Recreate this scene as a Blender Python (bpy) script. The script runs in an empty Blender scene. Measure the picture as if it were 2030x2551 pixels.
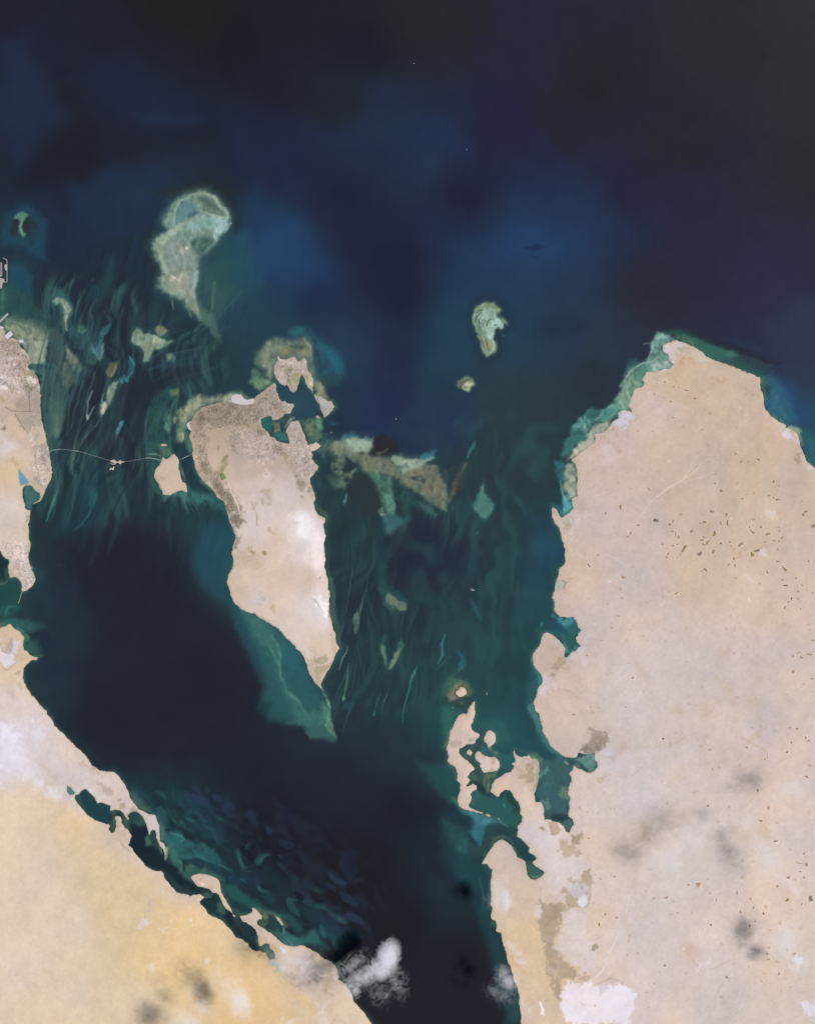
import bpy, bmesh, math, random
import numpy as np
from mathutils import Vector
# Units: 1 Blender unit = 1 km. x = east, y = north, z = up.  Map units below: 14.2 per km, origin at the upper left of the view.
U = 14.2
sc = bpy.context.scene
def wx(px): return (px - 1015.0) / U
def wy(py): return (1275.5 - py) / U
# ---------------------------------------------------------------- camera, sky, sun, exposure
CAM_H = 700.0
cam_d = bpy.data.cameras.new('camera'); cam = bpy.data.objects.new('camera', cam_d); sc.collection.objects.link(cam)
cam.location = (0, 0, CAM_H); cam.rotation_euler = (0, 0, 0)
cam_d.sensor_fit = 'VERTICAL'; cam_d.sensor_height = 24
cam_d.lens = 24 * CAM_H / (2551 / U); cam_d.clip_start = 1; cam_d.clip_end = 6000
sc.camera = cam
SUN_EL = math.radians(45); SUN_H = Vector((0.985, -0.17)).normalized()
SUN = Vector((SUN_H.x * math.cos(SUN_EL), SUN_H.y * math.cos(SUN_EL), math.sin(SUN_EL)))
w = bpy.data.worlds.new('World'); sc.world = w; w.use_nodes = True
wn = w.node_tree; sky = wn.nodes.new('ShaderNodeTexSky'); sky.sky_type = 'NISHITA'; sky.sun_disc = False
sky.sun_elevation = SUN_EL; sky.sun_rotation = math.atan2(SUN_H.x, SUN_H.y)
wn.links.new(sky.outputs[0], wn.nodes['Background'].inputs[0]); wn.nodes['Background'].inputs[1].default_value = 0.05
sl = bpy.data.lights.new('sun', 'SUN'); sl.energy = 4.6; sl.angle = math.radians(0.5); sl.color = (1.0, 0.965, 0.92)
so = bpy.data.objects.new('sun', sl); sc.collection.objects.link(so); so.location = SUN * 400
so.rotation_euler = (-SUN).to_track_quat('-Z', 'Y').to_euler()
vs = sc.view_settings; vs.view_transform = 'Standard'; vs.look = 'None'; vs.exposure = 0; vs.gamma = 1; vs.use_curve_mapping = False
sc.cycles.volume_bounces = 12; sc.cycles.max_bounces = 14; sc.cycles.use_denoising = True
GAIN = np.array([1.175, 1.165, 1.165])     # light falling on level ground: a white sheet would show this value
# ---------------------------------------------------------------- traced shorelines (map units, 14.2 per km)
def tr(ox, oy, sz, s):
    k = sz / 1716.0
    return [(ox + float(a) * k, oy + float(b) * k) for a, b in (q.split(',') for q in s.split())]
A2=(0,600,250); A3=(0,850,250); A4=(0,1100,250); A5=(0,1350,250)
B1=(0,1550,300); B2=(150,1850,300); B3=(350,2050,300); B4=(450,2150,300); B5=(650,2251,300)
WEST_N = ([(-260,780)] + tr(*A2,"0,1450 75,1475 60,1505 100,1560 75,1625 130,1690 200,1650 330,1716")
 + tr(*A3,"300,20 330,60 370,110 430,170 480,230 510,310 525,370 480,395 465,450 520,490 590,510 600,560 640,610 660,680 685,740 690,850 700,920 725,910 700,960 690,1050 695,1150 705,1220 710,1330 730,1430 765,1540 790,1640")
 + tr(*A4,"800,0 830,100 850,200 870,330 890,450 895,600 850,700 800,790 760,880 725,960 700,1015 630,1045 520,1090 620,1036 690,985 705,930 680,880 610,830 560,775 510,745 440,750 405,790 395,880 410,990 430,1100 445,1155 500,1170 550,1160 515,1200 520,1290 490,1400 490,1560 515,1700")
 + tr(*A5,"525,70 490,200 490,300 520,420 570,530 615,650 580,740 500,805 400,850 385,810 385,760 360,670 310,620 250,590 200,600 180,635 170,580 150,450 160,340 150,300 100,290 60,220 0,130") + [(-60,1340),(-260,1330)])
WEST_S = ([(-260,1600),(-60,1575)] + tr(*B1,"0,85 60,65 130,30 160,35 220,90 300,155 350,210 340,260 335,340 345,400 400,440 470,485 540,510 515,550 490,535 430,560 385,600 350,650 335,720 335,790 350,860 380,930 420,980 450,1040 510,1080 545,1140 590,1200 660,1270 680,1310 760,1400 780,1470 830,1530 890,1570 960,1650")
 + tr(*B2,"175,0 250,75 330,150 400,240 460,320 540,375 575,400 770,420 830,470 900,560 950,640 985,720 1000,790 1050,860 1130,950 1200,990 1360,1035 1375,1090 1410,1170 1420,1260 1425,1400 1500,1450 1500,1520 1508,1600 1495,1590 1480,1520 1430,1480 1390,1400 1370,1330 1365,1250 1320,1238 1285,1255 1275,1310 1255,1240 1230,1175 1215,1110 1170,1040 1100,985 1050,980 1000,1010 970,1045 985,1105 965,1100 940,1065 900,1010 850,965 790,955 735,970 720,975 720,900 640,870 560,850 535,860 500,790 450,725 400,690 370,660 320,680 270,730 220,750 213,790 230,840 280,885 320,950 380,1020 470,1090 560,1130 660,1165 690,1150 715,1195 690,1235 730,1285 785,1270 800,1200 790,1100 785,1050 870,1050 880,1140 930,1215 970,1230 1020,1330 1000,1390 975,1460 1040,1530 1060,1570 1130,1650 1180,1712")
 + tr(*B3,"60,600 130,650 220,690 300,690 330,730 370,820 430,900 520,985 600,1010 720,1040 780,1025 870,1020 905,1060 850,1120 870,1160 930,1230 960,1300 1060,1350 1170,1395 1230,1480 1290,1510 1360,1625 1450,1670")
 + tr(*B4,"960,1150 980,1195 1070,1265 1130,1258 1200,1275 1250,1340 1270,1380 1340,1370 1350,1310 1300,1230 1270,1160 1220,1140 1170,1160 1150,1195 1110,1170 1115,1080 1085,990 1030,910 950,855 890,830 855,755 960,735 1020,700 1025,650 1000,625 1040,640 1110,700 1165,745 1165,800 1110,810 1085,850 1100,880 1150,910 1190,935 1240,990 1310,1010 1370,1060 1430,1130 1500,1175")
 + tr(*B5,"410,612 540,600 600,595 680,640 760,680 850,750 960,810 1060,880 1085,940 1100,1070 1190,1140 1250,1210 1300,1300 1320,1390 1400,1480 1460,1550 1520,1630 1570,1716") + [(960,2620),(1010,2700),(1060,2850),(-260,2850)])
OVAL_ISLE = tr(*B3,"725,775 750,745 830,728 920,730 1010,750 1080,785 1125,830 1140,940 1150,990 1190,1060 1240,1150 1290,1230 1330,1300 1355,1340 1330,1330 1280,1260 1220,1220 1190,1180 1150,1100 1120,1030 1080,995 1040,990 980,940 900,920 810,900 770,850")
SAND_BAR = tr(*B4,"1340,745 1400,780 1475,880 1450,895 1390,820")
POND_BLUE = tr(*A4,"325,490 390,550 450,625 500,690 480,725 360,745 335,650")
POND_GREEN = tr(*B2,"105,615 150,640 210,710 200,735 140,745 100,700")
C1=(600,800,300); C2=(450,950,300); C3=(700,1000,300); C4=(350,1100,300); C5=(550,1250,300); C6=(550,1500,300); C7=(300,450,350)
MAIN_ISLE = (tr(*C2,"180,520 220,440 300,375 400,345 520,310 620,295 700,280 710,250 730,205 800,178 870,200 905,255 960,265 1030,245 1050,250 1090,205 1170,150 1230,90 1300,45 1340,25 1360,60 1360,110 1390,200 1410,260 1450,290 1490,282 1515,310 1600,325 1625,345 1590,410 1560,455 1490,465 1450,510 1370,535 1310,545 1300,500 1250,490 1180,520 1145,540 1140,600 1170,660 1240,720 1280,780 1330,800 1380,850 1450,870 1540,885")
 + tr(*C3,"120,604 110,510 70,430 110,350 150,290 250,275 270,330 300,410 340,480 365,570 380,640 500,575 570,635 500,690 430,710 450,760 440,820 480,870 530,930 530,985 490,990 460,1050 410,1100 420,1180 450,1240 480,1330 495,1390 460,1450 490,1540")
 + tr(*C5,"1385,190 1420,200 1490,230 1500,290 1460,330 1480,420 1490,500 1465,600 1475,700 1490,800 1475,940 1500,1000 1520,1130 1535,1250 1555,1280 1550,1370 1540,1420")
 + tr(*C6,"1540,80 1545,170 1580,290 1610,390 1640,480 1640,580 1695,660 1640,720 1610,830 1560,920 1500,1020 1450,1110 1425,1180 1455,1265 1440,1250 1400,1200 1330,1120 1270,1030 1230,900 1190,790 1130,700 1030,600 930,510 850,410 770,350 650,270 540,210 480,160 400,150 290,100 190,0")
 + tr(*C5,"150,1350 120,1240 90,1140 100,1080 150,980 180,880 180,810 155,740 190,600 215,490 190,430 160,350 130,270 100,180 70,60")
 + tr(*C4,"1194,858 1160,830 1100,800 1040,690 960,620 900,560 840,490 800,400 770,300 750,220 745,160 750,90")
 + tr(*C2,"160,870 120,780 150,710 115,680 85,620 110,575 150,560"))
NE_ISLE = tr(*C1,"530,505 560,530 620,550 680,540 740,510 780,520 800,570 840,580 860,550 905,520 935,570 940,660 950,700 1000,760 1030,850 1036,900 1020,960 1040,1020 1075,1075 1140,1070 1200,1110 1250,1140 1290,1140 1335,1220 1270,1300 1220,1360 1185,1390 1160,1300 1120,1200 1070,1110 1040,1040 1000,980 960,950 930,900 900,800 870,760 850,810 830,900 800,980 750,1030 710,1000 660,920 620,915 560,880 510,810 480,740 475,650 500,590 530,550")
WEST_ISLE = tr(*C4,"320,230 375,255 410,230 450,190 490,185 530,230 545,300 550,400 580,500 600,580 645,590 660,640 670,720 600,700 540,705 490,730 430,765 320,755 310,700 275,650 260,600 215,530 205,470 220,390 270,340 300,290")
RED_ISLET = tr(*C4,"285,38 350,35 385,48 378,62 345,58 310,62")
SHOAL_BIG = tr(*C7,"400,760 460,690 590,650 600,600 520,530 580,390 640,290 720,215 830,165 960,125 1080,150 1190,220 1290,350 1335,440 1330,540 1260,640 1190,740 1150,780 1100,800 1030,880 960,950 930,1080 965,1160 920,1320 900,1450 990,1610 1000,1680 850,1560 750,1460 620,1400 530,1340 470,1300 500,1200 530,1150 490,1020 440,900 390,830")
D1=(1100,720,222.86); D2=(1500,800,300); D3=(1730,850,300); D4=(1350,1000,300); D5=(1300,1250,300); D6=(1300,1500,300); D7=(1100,1650,300); D8=(1100,1850,300)
EAST_A = ([(2290,2850),(2290,1400),(2150,1270),(2060,1190)] + tr(*D3,"1590,1716 1550,1600 1500,1500 1480,1400 1450,1310 1380,1270 1280,1240 1300,1195 1200,1150 1140,1110 1080,1060 1010,985 980,900 975,770 940,710 930,600 925,515 850,490 760,455 650,405 560,370 470,330 350,290 250,265 160,210 90,150")
 + tr(*D2,"1350,390 1230,330 1150,310 1060,270 1010,285 870,345 850,410 930,470 960,560 1010,620 960,680 850,690 700,730 620,720 600,780 560,830 600,880 560,940 470,960 440,1000 400,1130 380,1220 420,1290 300,1270 220,1310 240,1380 150,1430 100,1500 0,1590")
 + tr(*D4,"800,470 740,460 760,520 740,590 640,650 560,720 480,790 410,845 450,860 490,930 500,1040 500,1130 490,1230 495,1340 410,1390 440,1470 440,1520 380,1590 280,1650")
 + tr(*D5,"560,230 530,180 490,110 440,75 415,110 430,200 470,300 520,350 550,470 590,590 615,690 610,780 620,850 560,930 525,970 520,1040 490,1110 470,1180 460,1280 435,1360 455,1430 460,1530 490,1600 550,1640 640,1640 730,1640")
 + tr(*D6,"770,280 790,350 830,410 760,520 820,630 790,660 700,730 640,790 605,790 600,700 610,660 580,610 540,560 450,475 380,440 320,440 290,460 270,560 240,630 155,730 160,850 180,920 240,1010 300,1090 290,1150 220,1240 200,1350 165,1430 200,1540")
 + tr(*D7,"1380,720 1430,880 1435,960 1500,1080 1540,1170 1640,1270 1716,1330"))
LONG_ISLE = (tr(*D7,"480,545 465,640 475,740 450,840 405,900 430,950 460,990 520,1010 540,1050 490,1110 480,1150 440,1170 370,1165 310,1210 250,1230 245,1290 280,1340 330,1390 370,1400 420,1450 450,1490")
 + tr(*D8,"460,380 400,430 365,490 400,540 345,625 400,620 450,590 495,620 500,660 430,690 400,740 430,780 410,850 380,890 390,920 480,960 600,1000 720,1045 825,1088 700,1056 560,1014 440,975 330,955 260,910 230,850 240,760 265,680 265,590 225,530 230,440 210,370 130,310 80,265 100,200 90,130")
 + tr(*D7,"65,1240 100,1130 130,980 190,880 230,760 310,720 345,740 370,700 360,680 400,630 440,580"))
HEART_ISLE = tr(*D7,"205,410 245,395 270,355 320,360 350,410 350,450 310,480 250,495 205,450")
PEAR_ISLE = tr(*D7,"640,1000 690,960 750,1000 770,1070 760,1150 700,1190 660,1220 650,1160 610,1130 605,1080")
DOT_ISLE = tr(*D7,"360,1260 400,1240 440,1290 410,1330 355,1300")
ROUND_ISLE = tr(*D7,"470,1330 490,1280 540,1275 600,1330 690,1350 760,1345 820,1410 825,1480 790,1540 720,1560 640,1560 600,1570 560,1510 545,1470 555,1440 500,1400 480,1370")
# southern part of the eastern land, from the spike southwards (mass between the two inlets)
EAST_W1 = tr(*D8,"580,1716 640,1610 700,1500 760,1430 800,1390 870,1380 930,1410 990,1460 1040,1540 1070,1640 1140,1660 1190,1710")
EAST_W2 = tr(*D8,"1290,1705 1350,1645 1240,1550 1250,1500 1160,1410 1130,1370 1070,1340 1085,1250 1080,1190 1140,1120 1150,1050 1110,1010 1130,960 1110,880 1040,780 995,700 980,665 910,665 850,710 810,775 740,740 695,700 720,600 760,530 860,480 905,430 960,430 1020,380 1040,330 1005,300 1050,270 1050,230 1030,190 1015,140 1035,100 1045,150 1080,195 1130,210 1180,190 1240,200 1270,230 1350,240 1385,290 1390,400 1370,560 1330,690 1320,750 1340,850 1410,840 1450,910 1460,1000 1465,1100 1540,1090 1590,1130 1660,1140 1716,1190")
E1=(1320,1780,250); E2=(1280,1950,250); E3=(1130,2050,250); E4=(1130,2251,300); F1=(200,1050,220); F2=(150,750,350); F3=(850,1050,400); F4=(800,1400,400)
EAST = (EAST_A + tr(*E1,"560,705 650,740 730,745 790,735 830,650 950,680 1050,660 1110,640 1100,740 1150,830 1160,900 1080,970 1020,995 950,980 890,920 800,905 745,870 740,930 670,1020 700,1070 720,1140 660,1230 650,1340 690,1420 660,1500 670,1580 660,1690")
 + tr(*E2,"935,570 1010,620 1010,720 970,780 940,850 890,830 850,750") + EAST_W2[::-1]
 + tr(*E2,"370,1420 480,1490 510,1540 480,1590 400,1640 340,1660 280,1640 235,1580 210,1480 190,1390") + EAST_W1[::-1]
 + tr(*E3,"500,710 520,690 580,700 620,760 655,810 635,950 630,1080 640,1250 635,1400 660,1450 640,1560")
 + tr(*E4,"520,185 545,225 600,250 615,310 600,380 670,420 690,470 690,540 720,620 750,720 770,860 810,880 830,980 870,1100 910,1220 945,1330 930,1430 955,1600 965,1716") + [(1310,2620),(1330,2700),(1340,2850)])
SHOAL_KIDNEY = tr(*D1,"620,500 640,410 720,330 830,265 900,255 1000,275 1090,330 1160,410 1130,470 1080,560 1190,545 1250,620 1250,690 1190,660 1170,740 1130,770 1060,735 1010,770 990,950 1040,1030 1050,1100 1030,1200 930,1240 850,1285 790,1220 740,1100 700,960 680,850 640,810 620,650")
SHOAL_FAN = tr(*D1,"320,1830 340,1760 400,1715 500,1705 570,1730 610,1790 630,1830 570,1840 540,1900 515,1970 450,1920 370,1900 330,1880")
SHOAL_T = tr(*F2,"870,480 900,400 940,330 990,370 1010,410 1070,375 1110,400 1160,395 1230,440 1310,500 1385,490 1300,560 1210,600 1150,580 1120,640 1080,720 1030,735 1015,620 970,560 890,520")
SHOAL_TNE = tr(*F2,"1150,350 1200,305 1260,320 1330,360 1240,430 1190,380")
SHOAL_CLOD = tr(*F4,"680,380 710,310 770,360 830,410 905,440 900,510 830,525 780,480 700,420")
SHOAL_V1 = tr(*F4,"655,880 690,900 692,1020 705,1140 690,1130 650,980 640,920")
SHOAL_V2 = tr(*F4,"718,1140 770,1000 830,910 862,890 840,980 790,1090 745,1145")
SHOAL_DIAMOND = tr(*F3,"1420,900 1460,790 1510,700 1540,690 1530,760 1600,830 1620,890 1600,970 1540,1055 1490,1010 1425,950")
SHOAL_HOOK = tr(*A2,"900,1040 980,980 1060,990 1150,1040 1210,1130 1240,1200 1190,1270 1160,1370 1155,1530 1130,1420 1090,1390 1110,1270 1090,1150 1040,1080 960,1090")
SHOAL_LEAF = tr(*F2,"580,1160 600,1060 680,980 720,1000 660,1140 610,1260 510,1415 500,1320 530,1230 570,1260")
SHOAL_OCHRE = tr(*F2,"570,870 610,750 710,745 690,850 650,930 590,910")
REEF_BAND = (tr(*C3,"640,660 700,590 800,560 900,530 1050,520 1290,530 1310,660 1250,740 1300,790 1430,770 1540,800 1600,760 1716,760")
 + tr(*F3,"560,360 640,370 680,400 800,400 990,380 880,450 1000,480 1070,580 1110,720 1135,860 1120,940 1000,880 850,780 700,700 600,600 420,560 250,540 190,470 60,380 0,400")
 + tr(*C3,"880,760 760,760 700,700"))
# ---------------------------------------------------------------- water colours (depth, sand, weed): control points, then patches
SEA_PTS = """0,0,1f1f2e 400,20,1e1e22 520,40,201f22 600,100,1c1b25 300,120,1f2030 750,60,201f28 900,120,1d1c28 1000,50,25262a 700,220,1f1d2b 60,90,1f2033
200,380,1f1d2a 120,430,1f1f2f 330,360,1f2030 480,330,1e1f30 450,400,1f2c3c 540,480,1d2a2e 590,540,1d2933 300,450,203146 400,470,21354a 620,420,1d2844
650,620,21466a 720,600,1f3f63 750,670,1f3a5e 610,690,23505c 800,400,1d2742 900,330,1e2f49 960,320,1f3049 850,250,20262f 900,560,1c2340 990,640,1d2038 700,400,1e2648 850,480,1e2038
1300,50,262738 1100,60,262729 1500,200,272628 1800,100,2e2b2e 2000,200,322d30 2010,10,332f31 1700,350,28272a 2010,450,2b2b2c 1400,330,26252e 1250,330,24233a 1040,350,1e2f4a 1080,400,1f3351 1200,420,1f2440 1150,500,1e1f33
1350,430,20294a 1350,510,1f3152 1330,600,204166 1250,700,21405e 1180,680,1f3857 1450,690,22344f 1560,600,222c45 1550,480,242439 1700,500,28263a 1700,650,29283a 1900,700,2b2a44 2010,800,282e48 2025,640,2c2a3d 1600,720,2a2a33 1080,560,1e2a48 1480,560,1f3050
1130,800,214a5a 1300,870,223a4a 1090,900,1f3a4d 1450,830,23303f 1450,950,222a38 1000,750,1c1f38 1000,900,1b1f3c 960,1010,1d2246 920,1050,1c2850 1100,1060,1e2c4a 1250,950,24363f 1250,1060,26353c 1330,1000,24303a 1380,1150,22333a 1250,1200,232f35 1280,1300,233738 1330,1400,1f424c 1380,1350,214a55 1340,1560,214a50 1250,1500,20343f
1150,1350,202b3b 1050,1380,1f2a3c 1100,1450,1f303c 1000,1350,1e2635 900,1350,1f333a 880,1450,1d2a35 840,1480,1f2a36 870,1700,1f2f38 1000,1600,1f2b36 1080,1540,1f2b38 1100,1660,1f3b40 1000,1750,1e2f3a 950,1850,1f2b38 1200,1650,1f3d44 1290,1720,21414a 1250,1820,265459 1050,1900,1f2c38 1090,1800,224c4c
1000,2000,1e1f2b 900,2150,1e1d24 1000,2300,1f1e25 1050,2500,22222a 1150,2400,212129 700,2080,1e1f2c 600,1900,1d202f 400,1500,1e2132 300,1400,1f2130 500,1700,1e1f2d 200,1500,1d2737 150,1700,1f2a36 250,1800,1e2130 450,1950,1d2a37 500,2050,1e2832 850,1950,1c1d2b 1080,2100,1f2a38 1120,2250,1f3038
150,850,1e2c3a 250,800,1e2836 330,850,1e2632 300,1000,1e252f 250,1050,1d2733 180,1150,1f3038 330,1150,1e2532 270,1250,1f373e 350,1300,1f2f3a 450,1300,1f323a 500,1350,1f3a44 570,1440,23494f 150,1300,1e2b34 430,1050,1f3a3c 470,870,1d3038 540,860,1d3036 600,850,1e3840 690,840,1e3a48 770,830,1f2c45 850,900,1f3450 840,1000,1e2a3f
780,1150,20333c 800,1250,21383a 870,1250,243636 900,1150,242c30 920,1300,1f2f34 830,1350,1e3038 770,1060,1f303f 680,1000,1f3844 300,650,1e2f3d 200,700,1f2b3a 230,560,1f3044 150,610,1d2840 60,640,1e2f42 30,700,245050 110,720,22323f 560,700,26505a 600,760,1f3f56 680,720,1e3a58 770,720,1c2345 100,1430,1f2c36 20,1420,1f3a3a 20,1500,21483f 110,1560,1f3039 180,1400,1f2432
60,120,1f2538 -100,300,1f2b40 -100,900,1f3a40 2150,400,2f2b2f 2150,900,2a314a 2120,1080,27506a 1100,-120,252628 1080,2700,212129 -80,1450,1f3d3d"""
def paint_sea(P, S, G):
    T0=(0,400,500); V1=(0,0,1015); V2=(1015,0,1015); V3=(80,1250,800); V4=(400,1900,800)
    # open water, upper left
    P(V1,"0,190 90,170 150,280 290,500 200,570 120,680 70,715 0,600",'21344a',.6,40); P(V1,"330,330 400,240 560,230 760,380 960,500 760,545 560,535 420,460",'1f2d42',.55,45)
    P(V1,"560,480 700,470 860,500 760,530 600,525",'22374c',.45,20); P(V1,"1280,540 1340,540 1480,580 1716,560 1716,740 1450,720 1320,640",'1f2e46',.45,45)
    P(V1,"1200,330 1480,290 1580,440 1480,540 1300,510",'22282c',.4,35); P(V1,"280,800 440,720 620,690 760,730 640,960 480,990 320,920",'21344a',.55,25)
    P(V1,"960,880 1080,800 1250,930 1400,1183 1000,1183 980,1000",'21456a',.5,40); P(V1,"930,960 1050,980 1080,1183 900,1183",'245658',.55,22)
    G(V2,"545,1030",190,75,0,'234872',.6); P(V2,"480,1045 540,1030 590,1045 540,1058",'1c2d48',.75,3); G(V2,"530,1085",18,8,.5,'1c2d48',.6)
    P(V2,"150,1010 480,770 700,760 960,960 900,1060 760,1200 700,1522 100,1522",'203a58',.35,60); G(V2,"640,1380",120,60,0,'202c40',.4)
    S(V2,"0,540 130,560 250,640",60,'203556',.5,40); P(V2,"0,60 360,0 380,150 120,175 0,150",'28292b',.5,12)
    # small weed-ringed reef, upper left
    P(T0,"20,650 60,450 150,390 250,380 330,460 410,530 400,700 390,830 310,830 200,750 20,720",'225464',.62,14); G(T0,"210,550",120,110,0,'22403a',.55)
    G(T0,"135,560",42,75,.15,'2b3230',.9); G(T0,"235,555",42,70,-.1,'2b3230',.9); G(T0,"300,560",22,30,0,'26383c',.8)
    P(T0,"110,495 150,450 195,430 250,470 225,485 200,525 195,560 205,610 230,630 210,665 180,620 172,560 185,530 160,490",'5d8f78',.85,3.5); S(T0,"195,470 190,560 210,650",3.5,'7fae90',.6,2)
    G(T0,"280,710",28,24,0,'1d3c46',.7)
    P(T0,"80,880 200,890 280,1000 280,1130 180,1120 80,1040",'215062',.7,12)
    # khaki shallows off the western town
    P(A2,"0,760 200,720 430,860 600,1000 900,1330 900,1520 820,1716 0,1716",'2f5d50',.75,16,.3); P(A2,"0,820 90,840 120,1000 60,1160 0,1240",'4d7a62',.55,10)
    P(A2,"0,1290 200,1280 480,1380 700,1450 880,1560 830,1716 200,1716 0,1500",'7d8f74',.75,16,.25); P(A2,"150,1480 420,1480 620,1560 760,1690 760,1716 350,1716",'a0a68a',.65,14,.2)
    S(A2,"290,1410 360,1470 430,1520 490,1590",6,'4c6e58',.55,3); S(A2,"120,1330 400,1440 640,1560",4,'93a488',.4,3); S(A2,"60,1450 300,1560 600,1716",5,'a9ac92',.4,3); S(A2,"200,1350 520,1440 760,1560",5,'557560',.4,4)
    P(A3,"330,0 800,0 808,230 775,370 640,380 520,375 480,210 420,130",'93a18a',.9,5,.2); P(A3,"560,0 720,0 700,330 620,370 540,200",'9da68c',.5,14); S(A3,"700,0 770,200 760,360",6,'829a88',.5,5)
    P(A3,"520,380 770,365 780,560 760,800 720,760 640,560 600,500",'4d7a6e',.7,5,.5); S(A3,"570,385 700,395",3,'2d5a58',.8,2); S(A3,"740,370 860,392",2,'8fb0a8',.7,1.5)
    # striped green flats by the causeway
    P(A3,"770,380 960,380 1080,600 1085,900 1095,1230 1040,1400 985,1660 1060,1716 830,1716 740,1430 700,1200 700,950 760,700",'35665a',.85,6,.35)
    P(A3,"960,900 1085,930 1095,1230 1040,1380 990,1640 920,1550 890,1300 870,1150",'3d7058',.6,10); P(A3,"890,1230 1080,1280 1030,1420 985,1650 930,1540",'6a8f66',.55,8); S(A3,"960,1300 980,1500 985,1640",7,'86a878',.5,5)
    P(A3,"975,370 1120,320 1150,440 1090,600 1040,480",'7d8a70',.7,5,.3); S(A3,"1110,350 1140,430",4,'c0b48c',.7,2); P(A3,"1125,40 1200,160 1340,350 1160,320 1110,260 1180,190",'6d7f6c',.75,4,.2)
    P(A3,"1000,120 1090,110 1090,230 980,320 960,260",'49685e',.6,6); P(A3,"1130,330 1340,350 1420,500 1300,720 1230,800 1150,840 1120,760 1100,560",'41675a',.7,6,.4)
    S(A3,"1310,420 1220,620 1150,740 1120,900",4,'6f9080',.5,3); S(A3,"1120,470 1080,620 1075,900",4,'6a8f7c',.45,3); S(A3,"930,430 960,600 930,750",3,'587f74',.5,2); S(A3,"860,590 830,720 810,900 800,1100",5,'2a564e',.55,3); S(A3,"1060,560 1000,720 930,860",5,'2b5a50',.5,4)
    S(A3,"770,400 750,600 720,760 715,900",4,'86a898',.4,3); S(A3,"1250,780 1220,940 1190,1080",6,'3c5f66',.55,5); S(A3,"1580,850 1520,1000 1480,1200",5,'93b2ac',.75,2.5); S(A3,"1470,1300 1490,1350 1560,1220 1620,1130",3,'7aa4a0',.75,2); S(A3,"1510,1200 1490,1330",4,'a8bdaa',.6,2)
    S(A3,"1290,1220 1250,1460 1270,1680",3,'35535a',.5,3); S(A3,"1600,1340 1480,1560 1400,1716",3,'406870',.5,3); P(A3,"1580,100 1716,0 1716,300 1640,250",'3f7a80',.7,4,.4); G(A3,"1570,370",50,55,0,'3f6a58',.7); G(A3,"1540,490",90,60,.5,'35555c',.5)
    P(A3,"1260,0 1520,0 1500,140 1360,160 1240,60",'345a5c',.6,8); S(A3,"1250,80 1310,125 1370,140",3,'6a8f80',.5,2)
    # channels south of the causeway
    P(A4,"820,0 1050,0 1030,130 900,150 840,120",'3a6a58',.6,8); S(A4,"1270,160 1265,280 1230,420 1180,560",5,'37746c',.6,3); S(A4,"1272,0 1275,150",2.5,'3a6468',.5,2); S(A4,"870,250 900,450 930,560",8,'2f5a58',.6,6); S(A4,"980,270 990,420 940,560",4,'4b7878',.5,3)
    S(A4,"995,810 950,930 900,1080 850,1220 795,1375",6,'34806f',.95,2); S(A4,"960,900 890,1130",3,'4fa08a',.6,1.5); G(A4,"985,190",20,9,-.7,'8f9c7c',.7); S(A4,"1600,40 1520,220 1440,380",3,'35565a',.5,2); S(A4,"1420,0 1370,160",2.5,'35565a',.5,2)
    P(A4,"1150,900 1350,700 1500,480 1716,350 1716,1400 1400,1520 950,1640 880,1560 1050,1350",'1f4048',.65,14,.3); P(A4,"1540,880 1680,820 1660,1000 1590,1130 1520,1050",'2a6a62',.6,8); S(A4,"1520,1040 1560,1150 1500,1290 1400,1430 1280,1520",3,'3f8078',.55,3); S(A4,"1650,900 1610,1080",3,'4a9484',.5,2)
    P(A4,"405,790 440,750 510,745 560,775 680,880 705,930 690,985 620,1036 520,1090 550,1160 500,1170 445,1155 430,1100 395,880",'3f7569',.95,4); S(A4,"730,1030 680,1110 600,1160",14,'24504e',.6,8)
    P(A5,"0,150 60,220 100,290 155,310 155,450 175,600 130,690 0,740",'1d3636',.9,4); P(A5,"100,430 150,450 165,600 120,680 0,750 0,690 90,640",'3d6450',.8,6); S(A5,"0,740 90,700 150,640",3,'7d8f60',.7,2)
    P(A5,"190,610 250,595 350,660 385,800 330,1050 400,1100 200,1300 0,1250 0,760 150,650",'21524e',.8,8,.3); P(A5,"0,1080 130,1100 280,1090 330,1130 200,1200 120,1300 0,1380",'2f6c60',.6,12,.4); S(A5,"110,1240 120,1160 200,1110 300,1110",4,'4b8474',.6,3)
    P(A5,"0,1330 200,1290 420,1330 700,1400 800,1470 560,1540 430,1560 250,1440 100,1410 0,1440",'2f6f62',.85,8,.25); P(A5,"180,1400 330,1490 440,1590 500,1620 470,1716 400,1716 430,1620",'5e8468',.85,5); P(A5,"0,1390 170,1370 180,1410 0,1470",'4c7b5d',.8,5)
    S(A5,"560,520 700,560 740,900 830,1000 830,1280",26,'23504f',.5,14); S(A5,"530,420 580,500",8,'4f7c78',.6,4); S(A5,"940,390 1040,370 1110,410",4,'2f4f5a',.4,3); G(A5,"1290,800",110,70,-.8,'243a50',.5); G(A5,"1050,1050",160,70,.1,'22344a',.5)
    P(B1,"340,210 420,190 400,300 560,230 620,420 540,480 630,490 540,520 420,440 345,400",'35705c',.8,7); P(B1,"430,470 560,470 630,495 550,525",'5f8a62',.7,4); P(B1,"500,160 700,120 760,300 640,440 540,330",'1f2c40',.7,12); P(B1,"500,620 800,560 1200,600 1050,750 700,780",'1f2a40',.35,20); P(B1,"560,850 900,820 1050,860 800,1000 620,1060",'27404c',.4,16,.5)
    # outer flats of the western shore
    P(V3,"200,1250 400,1440 460,1450 540,1560 700,1700 1000,1716 850,1560 640,1450 520,1440 350,1380 260,1260",'1f3c40',.6,14,.4)
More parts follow.
